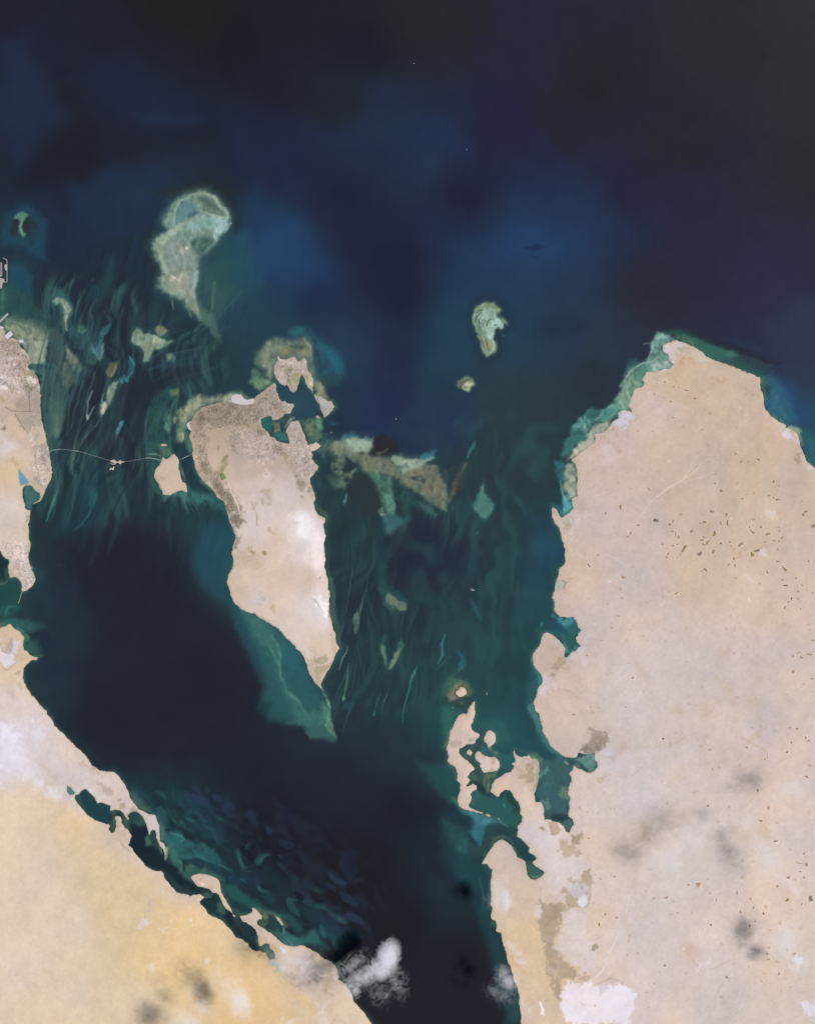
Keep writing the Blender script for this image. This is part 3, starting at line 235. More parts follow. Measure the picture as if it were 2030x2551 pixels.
    P(R1,"265,420 330,500 400,560 440,610 390,700 330,800 312,960 280,1100 345,1000 430,850 520,690 545,600 520,560 470,640 400,560 330,480",'26323a',.55,9); P(R1,"480,700 560,700 620,640 690,620 720,720 715,1000 640,1060 540,1060 430,1000 370,1040 320,1100 340,950 430,800",'253038',.5,14); P(R1,"560,300 640,420 640,520 560,560 545,440",'232c38',.6,14)
    for q in ("240,640 225,760 215,880 235,1010","275,620 255,740 245,860","300,640 330,760 318,880","345,640 330,720 345,800","400,640 360,740 335,860 330,960","430,640 395,740 365,840 350,920","470,650 430,760 400,860 380,960","455,900 400,1000 350,1090","420,880 370,980 355,1100","500,880 420,960 350,1060","380,960 360,1080 350,1150"): S(R1,q,3.6,'55766c',.42,3.2)
    for q in ("205,240 215,330 245,380","440,220 480,240 470,300 440,360 445,450","520,320 545,390 520,470","575,290 580,470 560,640","360,440 400,520 440,560","330,430 350,480 390,520"): S(R1,q,4,'3a5a60',.5,3.5)
    for q in ("250,600 232,740","310,640 300,760 290,900","380,620 345,700","330,700 322,800 300,940"): S(R1,q,4.5,'2b4644',.45,3.5)
    for q in ("980,540 880,555 780,615 700,640","980,600 870,620 760,690","980,660 900,680 800,730 745,790","960,720 850,760 780,850 770,960","800,720 740,800 722,900 718,1040","850,560 800,600","900,500 960,480"): S(R1,q,5,'34545c',.45,5)
    P(R1,"720,700 830,640 980,600 980,680 880,700 790,760 750,860",'262e36',.55,12)
    # scalloped weed beds off the south-western shore
    P(K,"430,1960 520,2040 600,2110 700,2180 800,2260 880,2340 850,2370 760,2330 680,2270 600,2210 520,2140 450,2070 410,2020",'245450',.3,22,.2)
    BX = tr(400, 1900, 800, "0,40 380,190 560,300 700,420 860,540 1000,560 1110,760 1060,930 980,980 820,880 600,760 420,640 330,520 200,400 0,280")
    for _ in range(150):
        x, y = r.uniform(400, 920), r.uniform(1915, 2360)
        if sdf_poly(np.array([[x]]), np.array([[y]]), BX)[0, 0] < 0: continue
        off = (y - 1950) - (x - 400) * .85; near = off > 10; a = r.uniform(9, 26); b = a * r.uniform(.35, .6); rot = .62 + r.uniform(-.35, .35); pts = []
        for i in range(9):
            t = i / 9 * 2 * math.pi; k = 1 + .25 * math.sin(2 * t + x) + .15 * math.sin(3 * t + y); u, v = a * k * math.cos(t), b * k * math.sin(t); pts.append('%.1f,%.1f' % (x + u * math.cos(rot) - v * math.sin(rot), y + u * math.sin(rot) + v * math.cos(rot)))
        P(K, ' '.join(pts), r.choice(('2c6260', '1d2c34', '2a5654', '1c2832', '1b2630')) if near else r.choice(('263648', '22303c', '2a3c4e', '1b1d28')), r.uniform(.5, .8), r.uniform(2.5, 5))
    # scattered sandbanks in the western channels
    P(A2,"920,800 1050,810 1150,900 1230,1100 1260,1230 1180,1400 1130,1300 1200,1150 1060,990 920,960",'2f6a5e',.85,7); P('SHOAL_HOOK',None,'3f6e64',.6,9,0,7); P('SHOAL_HOOK',None,'87987f',.92,4,.1); S(A2,"1090,1090 1170,1240 1140,1380 1150,1530",2.4,'d0c89c',.9,1.2); S(A2,"980,985 1060,960 1130,1000",2.5,'3f6650',.7,1.5); P(A2,"880,1030 960,1060 1000,1100 960,1100",'5f9484',.8,3)
    P(A2,"1160,1460 1400,1440 1560,1560 1560,1716 1300,1716 1200,1620",'335c58',.75,7,.5); P(A2,"1330,1480 1420,1460 1480,1540 1440,1580 1340,1560",'5a8c74',.8,6,.3); S(A2,"1570,1150 1580,1400 1560,1560",3,'4a7472',.6,2); P(A2,"1500,760 1650,740 1700,850 1650,960 1500,1080 1480,1000",'22404a',.8,8); S(A2,"690,1160 760,1290 840,1330",4,'3c5f5c',.6,2.5); S(A2,"790,930 770,1100",3,'345650',.5,2); P(A2,"900,1500 970,1490 1050,1600 1090,1716 840,1716 880,1600",'3f5a52',.8,5)
    P(F2,"480,420 530,320 610,270 600,350 550,450 530,600 470,720 400,620 385,540 420,600 470,560",'3f7074',.85,4,.3); S(F2,"530,110 590,200 615,280 590,380",4,'35626a',.7,3); S(F2,"390,540 420,640 480,710 540,600",4,'6f9c98',.6,3); P(F2,"490,600 540,520 520,640 470,710",'7fa49c',.6,4)
    P(F2,"830,720 870,680 910,740 910,840 870,920 810,990 770,960 840,900",'2c5f68',.85,4); S(F2,"850,660 890,720 910,790",4,'3f8c90',.8,2.5); S(F2,"900,880 850,940 820,980 785,900 765,1000 745,930 725,1000 710,960",3,'3f9c9c',.85,1.6); P('SHOAL_OCHRE',None,'696a52',.9,4,.2); S(F2,"690,770 660,860 640,920",4,'96a078',.8,2)
    P('SHOAL_LEAF',None,'3f6a68',.5,8,0,5); P('SHOAL_LEAF',None,'84957f',.92,3.5,.1); P(F2,"510,1320 550,1240 580,1290 530,1390",'b8b498',.8,3); S(F2,"540,1130 510,1200 520,1240",3,'7a9c98',.7,2); S(F2,"400,1090 340,1230 320,1390 330,1450 380,1350 430,1270",3.4,'8aa8a8',.75,1.8); S(F2,"330,1380 335,1440",5,'b4c0b0',.7,2.5); P(F2,"740,1480 790,1440 770,1520 720,1600 695,1690 700,1560",'3f8a90',.85,2.5); S(F2,"760,1550 720,1630",2.5,'3fa09a',.6,1.5); S(F2,"510,1420 440,1520 380,1540",2.5,'5a6a68',.5,2); S(F2,"400,1460 330,1600 270,1716",3,'3a5860',.5,2.5); S(F2,"120,1280 150,1120 230,960 330,880",9,'34525c',.5,7)
    P('SHOAL_T',None,'35605c',.6,10,0,8); P('SHOAL_T',None,'859a82',.93,3.5,.1); P(F2,"1060,500 1120,490 1130,560 1070,560",'74806c',.8,3); P(F2,"1140,410 1230,450 1300,520 1230,540 1150,520",'a4ab90',.6,4,.3); P('SHOAL_TNE',None,'73826a',.92,3,.2); P(F2,"900,400 940,330 1000,390 930,420",'747f66',.6,4); G(F2,"1360,680",36,42,0,'7f9478',.85); S(F2,"1300,725 1400,745 1415,690 1380,640",3.4,'4f8484',.7,2); P(F2,"1190,780 1250,730 1400,750 1500,700 1450,780 1260,840",'2a4a52',.7,6); G(F2,"375,760",40,36,0,'3f5f56',.6)
    P(F2,"1250,1060 1350,1020 1450,1060 1430,1180 1400,1300 1420,1480 1350,1600 1380,1716 1060,1716 1060,1360 1160,1180",'2c5a52',.85,9,.5); P(F2,"1330,1090 1430,1070 1440,1140 1350,1160",'6a8458',.75,5); P(F2,"1290,1330 1340,1330 1350,1500 1340,1600 1260,1540 1260,1430",'5f947c',.75,4,.5); P(F2,"1370,1410 1420,1400 1410,1470 1380,1510",'84906a',.8,3); S(F2,"1080,1290 1060,1450 1050,1700",3,'3a6870',.6,2); P(F2,"1450,1340 1600,1200 1716,1150 1716,1300 1540,1500 1500,1716 1420,1716 1440,1500",'96a27c',.85,7,.3); S(F2,"1490,1320 1470,1500 1490,1640",4,'a8b088',.6,3); S(F2,"1500,1620 1510,1690",3,'e8d090',.8,1.5); S(F2,"1430,1150 1330,1420",4,'4f8070',.5,3)
    P(C2,"110,330 220,220 300,200 400,240 560,190 720,160 860,140 950,240 740,230 640,290 400,330 240,400 160,520 80,600 20,560 60,400",'9ea58a',.85,10,.2); P(C2,"660,200 720,200 700,290 600,290",'b0bba0',.7,7); P(C2,"0,600 90,720 120,800 160,900 180,1000 110,1000 60,900 30,780",'4c7c5c',.85,7); S(C2,"30,740 45,830",3,'e0d4a4',.8,1.5); P(C2,"60,820 130,850 170,950 140,1010 90,960",'357860',.7,6); P(C2,"980,0 1300,0 1290,60 1180,130 1080,90",'6a8a66',.85,6,.3)
    P(F3,"520,1330 760,1100 900,1060 1050,1150 1100,1300 1330,1300 1340,1600 1150,1716 520,1716 470,1500",'242e3b',.72,28); P(F4,"680,0 1200,0 1300,200 1100,330 920,330 720,200",'242e3a',.35,28); P(F4,"100,150 560,200 620,420 560,560 300,600 160,400",'23303a',.25,24)
    P((0,0,1716),"500,755 535,790 550,855 522,825 497,785",'4f6e64',.7,6); P((0,0,1716),"520,700 560,720 545,850 530,800",'3a5c58',.5,14)
    # around the north-east isle
    P(C1,"360,290 480,250 640,280 780,260 880,240 960,230 1030,320 1040,560 1090,780 1180,880 1230,1100 1100,1080 1040,900 900,600 620,480 540,520 480,640 470,780 440,830 320,720 220,600 220,480 300,370",'808c74',.82,12,.2); P(C1,"560,380 700,360 760,420 700,480 560,500",'8a8a66',.7,9,.3); P(C1,"880,340 1000,320 1000,520 900,520 780,440 820,400",'8a8a6a',.7,9,.3); P(C1,"700,370 840,340 940,350 900,390 800,400",'35553f',.85,5,.3); S(C1,"900,250 960,310 1010,370 1020,560",5,'a4ac84',.6,4); P(C1,"360,300 420,300 420,600 450,800 380,740 340,560",'95a67e',.5,9)
    P(C1,"150,680 220,660 260,720 330,780 480,860 400,910 280,970 130,880",'5d8064',.85,6,.4); S(C1,"250,720 360,800 490,870",5,'33544a',.8,3); P(C1,"130,850 260,830 460,870 300,960 140,900",'74926e',.5,7,.4); P(C1,"660,170 800,90 950,110 1180,250 1330,400 1460,560 1480,720 1380,900 1200,860 1080,760 1050,560 1040,320 900,220 780,260",'2c6468',.75,14,.35); P(C1,"700,120 900,90 930,200 760,240",'2f7068',.6,10,.3); P(C1,"1100,300 1300,400 1450,600 1450,720 1300,660 1180,480",'256a82',.6,16); P(C1,"1060,780 1250,760 1380,820 1300,960 1180,900",'2c5048',.7,12); P(C1,"1040,860 1130,870 1240,1080 1200,1110 1080,1070",'8c8c6c',.85,6); P(C1,"840,830 930,800 940,920 880,900",'35705f',.8,6); S(C1,"960,950 1010,980 1000,900",7,'a0a488',.6,4,.4)
    P(C1,"530,870 620,920 660,930 740,1030 830,960 880,900 980,980 1060,1110 1120,1260 1000,1400 760,1390 720,1290 770,1190 640,1130 560,1100 510,980",'2a4c55',.85,7); P(C1,"300,1400 440,1340 460,1420 440,1600 380,1570 300,1500",'2c6a5e',.95,4); P(C1,"460,1440 560,1440 580,1570 470,1590",'7f7f64',.85,4,.3); P(C1,"460,1600 640,1560 690,1700 560,1716",'3a7a6a',.9,5); P(C1,"440,1350 640,1350 740,1390 660,1500 580,1440",'4a6a54',.8,6,.3); S(C1,"640,1500 690,1420 760,1390",6,'9a9c80',.7,3)
    P(C1,"850,1430 930,1420 1060,1380 1130,1370 1180,1520 1140,1600 1300,1610 1100,1700 960,1716 880,1560",'55775c',.9,6,.4); P(C1,"1060,1400 1130,1380 1180,1520 1100,1560",'5f9478',.7,6); P(C1,"920,1460 1000,1440 1060,1520 1000,1640 930,1640",'7c8460',.7,5,.4); G(C1,"1085,1372",28,14,.2,'d8c8a8',.9); G(C1,"1310,1450",60,28,0,'2a5a6e',.7); G(C1,"1300,1608",8,8,0,'c0c4a0',.8)
    # long reef east of the main island
    P('REEF_BAND',None,'35584e',.6,14,.3,10); P('REEF_BAND',None,'74876f',.88,8,.35,1); P(C3,"760,560 1000,520 1280,530 1310,650 1240,700 1100,720 1000,760 900,700 780,660",'97a68e',.8,6,.3); P(C3,"930,540 1290,530 1290,640 1180,690 1060,700 980,640",'a0b8a4',.7,8,.2); P(C3,"870,480 1000,450 1100,510 1300,520 1280,560 1000,520 880,540",'357278',.8,7); P(C3,"660,640 900,560 980,700 900,760 780,720 700,720",'6f7a60',.7,7,.6); P(C3,"520,690 640,560 740,530 700,640 640,720 640,860 580,820",'47705e',.85,7,.5)
    P(C3,"690,860 760,780 900,800 930,900 860,960 880,1040 960,1000 1000,960 1100,940 1010,1100 900,1240 830,1220 820,1100 720,1000 690,940",'6a8066',.85,6,.6); P(C3,"640,1040 760,1020 830,1120 890,1240 760,1260 700,1160",'4d6c60',.7,9,.5); P(C3,"910,780 1000,860 1110,900 1020,970 960,1000 880,980 900,900",'263a3c',.92,4); P(C3,"800,860 900,850 880,920 820,900",'33483f',.6,4,.5); P(C3,"600,870 680,860 700,960 640,1040 560,1010",'243e46',.8,7)
    P(C3,"1330,500 1480,470 1660,560 1680,700 1600,740 1470,780 1300,780 1250,740 1310,660 1290,570",'2a2c2a',.95,7,.1); P(C3,"1090,740 1160,700 1190,740 1120,770",'35483f',.8,3,.3); P(F3,"360,330 500,290 480,330 380,360",'5c7060',.7,4,.4); P(F3,"560,350 640,370 690,410 800,400 990,380 880,450 840,490 720,500 620,480 540,410",'a4b8a2',.85,4,.25); P(F3,"800,390 880,330 1020,310 990,380 860,420",'3f8088',.75,7); P(F3,"630,500 840,470 850,510 720,540 660,560",'93a894',.8,5)
    P(F3,"100,330 400,380 560,440 640,520 600,590 420,550 250,530",'70765f',.8,10,.35); P(F3,"690,560 880,470 1000,480 1070,590 1100,720 1080,860 960,800 800,700 680,700",'77745f',.9,9,.3); P(F3,"730,600 860,580 900,620 880,670 780,640",'33483c',.85,3,.7); P(F3,"930,650 1000,700 980,750 940,700",'4a5440',.7,3,.4); P(F3,"900,800 1080,860 1130,940 1020,900",'6a7050',.7,6,.4); P(F3,"1130,860 1200,640 1310,450 1340,440 1280,560 1220,740 1160,860",'62624c',.85,6,.4); P(F3,"1080,520 1200,480 1170,600 1110,640",'4f5640',.6,8,.5); P(F3,"1220,560 1330,540 1300,700 1220,740",'4a4c3c',.6,12)
    P(F3,"1330,400 1380,240 1430,180 1410,280 1360,400",'3a7c80',.8,4); P(F3,"1240,0 1500,0 1500,80 1350,230 1250,120",'2a4a54',.5,16); P(F3,"280,560 400,560 540,600 560,720 570,1000 480,980 420,880 370,700",'4f7c68',.9,7,.3); P(F3,"440,760 550,780 570,1000 480,990",'5f9484',.85,7,.2); P(F3,"420,570 500,560 480,650 440,660",'3a5a4c',.8,4); P(F3,"100,640 200,560 300,580 380,740 440,900 400,1000 200,1000 90,800",'2a3a36',.85,12); P(F3,"570,620 700,720 820,860 960,960 1000,1040 840,960 740,900 720,1030 650,960 580,820",'2f5a4c',.85,12,.4); P(F3,"820,860 940,900 1020,1000 1000,1040 900,960",'4a7c6a',.8,7,.3)
    P(F3,"420,1000 560,960 660,1040 720,1030 600,1140 540,1210 490,1200",'3f7474',.85,9,.3); P(F3,"430,920 460,1010 420,1010 400,970",'8fa494',.7,5); S(F3,"700,1080 640,1180",8,'3c5f54',.5,8); P(F3,"20,860 60,770 50,860 25,890",'4a8a90',.85,3); S(F3,"440,1200 400,1500 410,1716",22,'24464a',.6,14); P(F3,"820,1300 1000,1280 1100,1500 1000,1560 880,1420",'24404a',.6,20); S(F3,"1440,1380 1400,1600",20,'24464e',.6,12)
    P('SHOAL_DIAMOND',None,'2f5a56',.6,8,0,6); P('SHOAL_DIAMOND',None,'558a7a',.9,4,.2); P(F3,"1450,850 1520,780 1590,860 1560,960 1470,950",'4a7a6c',.6,5,.9); P(F3,"1410,900 1450,800 1500,720 1490,790 1440,900",'35706c',.8,4); S(F3,"1530,620 1540,700",4,'34626a',.7,3); G(F3,"1455,1190",16,6,-.7,'6a8484',.6); G(F3,"1205,930",6,26,0,'3a7078',.7)
    P(F4,"600,0 680,0 700,120 700,300 640,380 600,240",'264c4a',.7,9); P(F4,"600,220 640,160 720,300 800,330 900,420 780,360 700,320 670,400",'2f5a50',.75,7,.3); P(F4,"720,250 830,290 900,400 820,380",'245058',.7,7); P('SHOAL_CLOD',None,'345c54',.6,10,.2,8); P('SHOAL_CLOD',None,'70836c',.93,3,.12); P(F4,"690,440 780,490 760,560 720,520",'4a7466',.7,6); P(F4,"610,500 700,500 860,560 880,780 840,900 760,780 660,800 600,700",'264440',.7,16,.4)
    S(F4,"670,780 660,880",10,'2f6a60',.7,6); P('SHOAL_V1',None,'2f5a50',.6,8,0,6); P('SHOAL_V1',None,'62806c',.88,3.5); P('SHOAL_V2',None,'2f5a50',.6,8,0,6); P('SHOAL_V2',None,'78886a',.9,3.5,.1); P(F4,"820,920 850,820 890,880 860,960",'3c6c5c',.8,5); P(F4,"350,560 390,500 410,600 400,720 370,770 350,700",'5f7a6c',.9,3,.2); S(F4,"450,370 430,500 400,560",5,'55706a',.8,3); S(F4,"290,890 220,1060 195,1160",3.5,'6f8f98',.7,2); S(F4,"300,1090 265,1300 245,1480",5,'4c8468',.85,2.5); S(F4,"250,1440 248,1485",6,'66a884',.8,3); P(F4,"240,1500 330,1520 300,1600 250,1580",'2a5a5a',.6,8)
    S(F4,"1330,790 1280,900 1300,980 1255,1070",6,'3a8c8c',.8,2.8,.1); S(F4,"1280,940 1310,990",8,'3c8080',.6,4); S(F4,"1380,1000 1210,1150",3,'357070',.6,2.5); P(F4,"1460,940 1540,1000 1540,1100 1460,1180 1480,1060",'2a6a72',.8,6); S(F4,"1030,1110 940,1290 910,1420 880,1580 860,1716",4,'357a70',.85,1.8); S(F4,"1010,1140 950,1280",7,'3f8c78',.7,3); S(F4,"620,1410 590,1540 560,1630",3,'3a6a70',.7,2); S(F4,"570,1590 560,1630",4,'3f9488',.7,2)
    for q in ("390,850 410,1000 425,1120","450,1090 460,1220","610,1040 570,1180"): S(F4,q,2.5,'3f5a66',.6,2)
    S(F4,"1160,720 1220,620 1350,560 1410,580",6,'2a424e',.7,4); S(F4,"1600,0 1590,300",14,'24464c',.5,8); P(F4,"1580,400 1716,560 1716,640 1640,560",'2a6468',.7,7); S(F4,"1590,305 1640,300",3,'c8d8d8',.7,1.4); P(F4,"1300,1260 1400,1200 1420,1280 1330,1400 1330,1480 1260,1560 1280,1716 1420,1716 1380,1580 1250,1400",'2f6a58',.6,14)
    P(F4,"50,0 120,170 150,400 190,700 210,860 200,920 150,800 100,500 90,200",'4a6c58',.8,6,.2); P(F4,"0,1330 50,1400 100,1560 60,1500",'5f8c74',.8,3)
    # shallows along the main isle
    P(C6,"190,0 260,60 480,160 780,350 950,520 1180,760 1240,960 1320,1110 1450,1260 1560,1480 1530,1716 950,1716 700,1640 560,1480 640,1200 560,1000 480,800 340,560 240,300",'2c6462',.9,20,.1); P(C6,"300,120 480,170 760,400 830,640 880,800 840,900 900,1150 1150,1480 1300,1716 1100,1716 900,1300 780,900 640,640 460,540 380,380",'3f7a6a',.75,14,.2); P(C6,"860,500 1120,740 1220,1000 1200,1050 1000,1000 860,800",'2c6468',.7,16); P(C6,"1440,1250 1550,1430 1565,1500 1540,1480 1460,1300",'7a9c80',.9,3); P(C6,"1450,1420 1540,1520 1520,1716 1440,1716",'5a8c6c',.7,9)
    for q in ("680,620 760,760 850,920 860,1050 940,1240","720,480 810,640 850,780 840,900","940,1260 1130,1450 1220,1620 1300,1716","1000,1280 1150,1440"): S(C6,q,5,'5c968a',.55,4)
    P(C6,"560,1480 700,1640 900,1680 960,1716 1000,1600 800,1400 640,1300",'265852',.7,16); P(V3,"1100,1000 1280,1080 1250,1150 1220,1110",'1f2b3a',.5,12); P(V3,"1370,1180 1450,1200 1480,1270 1620,1280 1590,1190 1500,1100",'3f7c68',.7,9); P(V3,"1580,1100 1620,1270 1560,1200",'6a9878',.6,4); P(V3,"930,100 1080,150 1080,300 1040,430 1080,560 1000,520 900,440 850,300",'24505a',.75,18); P(V3,"1050,520 1120,600 1200,760 1240,1000 1150,800 1080,640",'234c54',.7,14)
    P(C4,"60,0 430,0 470,140 530,220 330,230 300,290 220,390 205,470 280,650 320,760 330,850 200,700 110,480 80,300",'2f6254',.9,7,.3); P(C4,"280,60 420,80 460,160 360,220 300,160",'5f8064',.75,8,.2); S(C4,"80,175 200,170 300,200",3,'8fb8a4',.7,2); S(C4,"90,195 230,200 300,240",4,'2a4a48',.7,2.5); P(C4,"310,760 480,730 600,710 670,730 680,820 640,840 580,760 400,790 340,850",'4a7c72',.85,7); P(C4,"670,640 740,700 830,760 1000,720 1100,800 1200,880 1250,1060 1180,980 960,880 920,830 820,920 700,850 660,780",'2f6c60',.9,8,.35)
    for q in ("690,650 760,780 820,900","740,700 830,850","600,640 700,840","840,760 1000,870","900,760 1060,860","850,880 890,810 940,850"): S(C4,q,4,'4a8c7c',.5,3)
    P(C4,"560,270 600,360 640,560 600,580 560,420",'4a6c6c',.85,5,.3); S(C4,"590,370 610,500",4,'8fa49c',.6,2.5); P(C4,"430,0 640,0 660,170 720,260 800,420 900,600 1000,720 820,700 700,600 600,350 500,180",'223c44',.85,8); P(C4,"640,0 720,0 760,150 740,170 680,160",'447c64',.8,6); S(C4,"745,160 760,300 800,420 900,570 1040,700 1140,820",7,'5f8460',.6,5); P(C4,"1200,900 1270,1160 1350,1320 1300,1600 1320,1716 900,1716 1000,1350 1150,1150",'22505a',.6,30); P(C4,"0,1000 300,850 500,950 600,1150 300,1200 0,1150",'21343f',.4,22,.4)
    P(C3,"410,1100 440,1230 480,1330 470,1450 640,1560 680,1640 560,1640 490,1540 460,1440",'3a5c46',.8,7,.2); P(C3,"460,1480 640,1580 660,1650 560,1640",'456848',.7,7); P(C5,"1330,0 1400,100 1540,210 1520,300 1490,420 1480,330 1490,230",'4f7058',.7,7); P(C5,"1540,1000 1600,1200 1620,1500 1640,1716 1590,1716 1550,1400 1530,1250 1500,1000",'496e56',.75,6); P(C5,"1540,1420 1590,1560 1600,1716 1570,1716 1540,1560",'9a8c72',.7,4)
    P(V3,"1500,0 1580,100 1575,300 1600,500 1640,760 1600,700 1570,400 1560,200",'30504a',.6,8)
    P(E1,"0,0 150,0 210,180 230,330 320,500 560,720 480,700 300,540 180,350 100,100",'3f7c74',.8,7); P(E1,"0,680 120,660 220,780 200,860 120,780 0,740",'5a8068',.8,6); P(E1,"200,780 560,720 700,880 740,930 660,1020 720,1140 650,1240 660,1500 660,1716 250,1716 190,1500 100,1440 90,1330 160,1200 220,1000",'3c6866',.9,8,.08); P(E1,"540,720 730,760 850,810 870,850 760,840 600,800",'33605c',.9,5); P(E1,"740,870 830,840 860,900 750,900",'6f8a74',.8,4); P(E1,"760,750 950,690 1100,660 1110,770 1150,860 1080,970 1020,990 900,900 850,800",'6a8a84',.95,5,.15); P(E1,"860,820 1000,780 1080,860 1060,980 940,920",'558880',.7,9); P(E1,"590,800 670,850 650,860 590,820",'b8b098',.8,2); P(E1,"540,1220 640,1230 690,1420 640,1460 560,1440 520,1350",'6f8a6c',.85,6,.3); P(E1,"280,900 320,930 280,1000 190,1060",'6a9a90',.6,6); P(E1,"200,1490 300,1480 370,1580 300,1630 250,1600",'6f938c',.7,6,.4)
    P(E2,"520,560 620,500 640,660 540,650",'4f706c',.5,8); P(E2,"780,720 940,600 1010,680 960,800 930,860 890,820",'4f7a70',.8,6,.2); P(E2,"860,740 930,840 990,870 930,870",'6f8070',.7,5)
    P(E3,"480,690 640,800 640,1250 640,1400 650,1640 740,1716 600,1716 480,1500 440,1200 330,1060 100,1000 0,800 60,500 300,520",'1f4a4a',.8,14,.15); S(E3,"420,950 500,1150 500,1330 570,1600",3,'4a8080',.5,2.5); S(E3,"625,950 625,1250",9,'2c5f52',.7,6); P(E3,"510,700 580,710 650,830 620,900 540,800",'2a5f54',.7,8)
    P(E4,"300,0 530,0 550,70 520,190 620,280 600,380 690,450 690,540 760,760 770,860 830,950 870,1100 920,1250 945,1340 930,1440 965,1716 720,1716 740,1560 640,1380 560,900 440,480 340,100",'20484a',.8,16,.1); P(E4,"530,220 610,250 600,370 500,290",'3a6c56',.7,7); S(E4,"615,395 680,440 685,500",6,'3a7058',.8,4); P(E4,"780,1380 930,1400 960,1716 800,1716",'2c5648',.7,14)
# ---------------------------------------------------------------- land colours
LAND_PTS = """20,820,b9a79c 60,900,b8a69c 20,950,c7b6b2 80,1010,b8a89e 50,1090,c8b5a6 20,1125,d2c6c8 85,1130,cbb8a3 30,1165,cdb89e 40,1250,d4c8c6 20,1300,d3c5bc 100,1200,c4b3a4 60,1370,cfc2bf 72,1430,bfb0a4 -80,1000,c8b6a8 -120,1250,d2c4bc
20,1580,cdb9a6 50,1620,ccb8a4 40,1700,d6c4ae 30,1760,d8cacb 40,1840,dad3de 10,1880,d8d3e2 120,1830,d6cacc 150,1870,d2c4c2 200,1950,cfc5c9 240,1970,d0c4c6 50,2000,dac9b8 100,2050,dac7b3 200,2060,dac4a6 250,2150,dac4a6 50,2200,d9c9b8 150,2300,d9c9b8 30,2400,dccbbd 100,2480,dac8b6 300,2210,dac3a3 280,2300,d9c2a2 350,2350,dcc5a0 450,2300,dfc7a0 500,2400,dcc298 600,2450,dabf95 650,2500,d9bd92 550,2330,dcc4a0 680,2440,d8bf9a 640,2380,d6bc94 750,2420,cbbab0 800,2450,cdbcae 880,2520,d5c3b2 330,2480,d9c6ae 310,2000,cfc0bd 370,2060,d2c4c4 290,2080,c8b8ac 640,2300,cdbcb4 700,2335,d3bfa6 -100,1900,d6cfdc -100,2300,dccab8
500,1020,a39486 560,1010,9f9184 620,1030,a39588 690,1000,a99c92 530,1080,b5a496 520,1150,c6b3a5 560,1200,ccbaaf 620,1120,b9aaa3 700,1120,b5a69f 640,1200,cabdba 700,1250,d2c5c4 650,1300,d4c8ca 750,1200,c8b9b2 700,1350,cfbfb6 650,1400,cfbeb4 760,1350,d8ced4 775,1320,d9d2dc 800,1400,d6cacf 620,1420,d0bfb2 700,1450,cfbeb2 600,1470,cdbcae 780,1450,cdbdb4 720,1500,d4c4bb 790,1490,d8d0d9 805,1520,d9d3df 750,1560,d6c8c4 800,1600,d2c2b8 800,1650,c6b6a8 640,1480,d0c2c0 570,1450,c8b8a8 760,1100,b5a79e 740,1060,b2a49c 700,940,b5a7a1 800,1000,aca59f 420,1180,c9b8a8 480,2190,cbb8ae
1600,900,cbb8a8 1700,950,c9b49e 1800,950,c8b4a0 1900,1000,c8b3a2 1600,1050,cdbbb0 1500,1150,cbb8ac 1700,1200,c9b6a4 1850,1200,c8b5a2 1950,1300,cab7a6 1500,1300,ccbab0 1450,1400,cbb9ac 1600,1400,cdbcb2 1750,1400,cab7a6 1400,1550,cbbab2 1500,1600,cfbfb6 1600,1650,d2c4be 1700,1600,d0c1b8 1850,1600,d0bfb6 1950,1500,cfbdb0 2010,1700,d1c1b6 1400,1700,cebbae 1550,1750,d3c4be 1450,1800,cfbdae 1600,1850,d0c0b4 1750,1800,cfc0b8 1900,1850,cfbfb8 1500,1900,d4c6c2 1600,1950,d6c8c4 1450,2050,d4c6c2 1350,2000,d2c0b2 1370,2080,d8ccce 1400,2150,d8ccce 1480,2100,d4c4b8 1550,2080,d3c3b8 1650,2200,d5c6be 1750,2200,d3c3ba 1900,2200,d3c4bb 1550,2300,d5c6c0 1700,2350,d6c8c2 1850,2350,d5c7bf 1600,2450,d7c8c2 1750,2500,d4c5ba 1950,2450,d3c4b8 1300,2150,d2bfb0 1230,2150,cfbcac 1270,2250,d3bea8 1290,2350,d6bf9f 1300,2450,d6c0a4 1350,2400,d5be9e 1340,2520,d4bea6 1180,1870,cdbab0 1220,2000,cfbcae 1340,1900,c6b4a6 1230,1900,d0bfbc 2150,1500,cdbba8 2150,2300,d3c4b8 1600,2700,d5c6bc 600,2700,dabf95"""
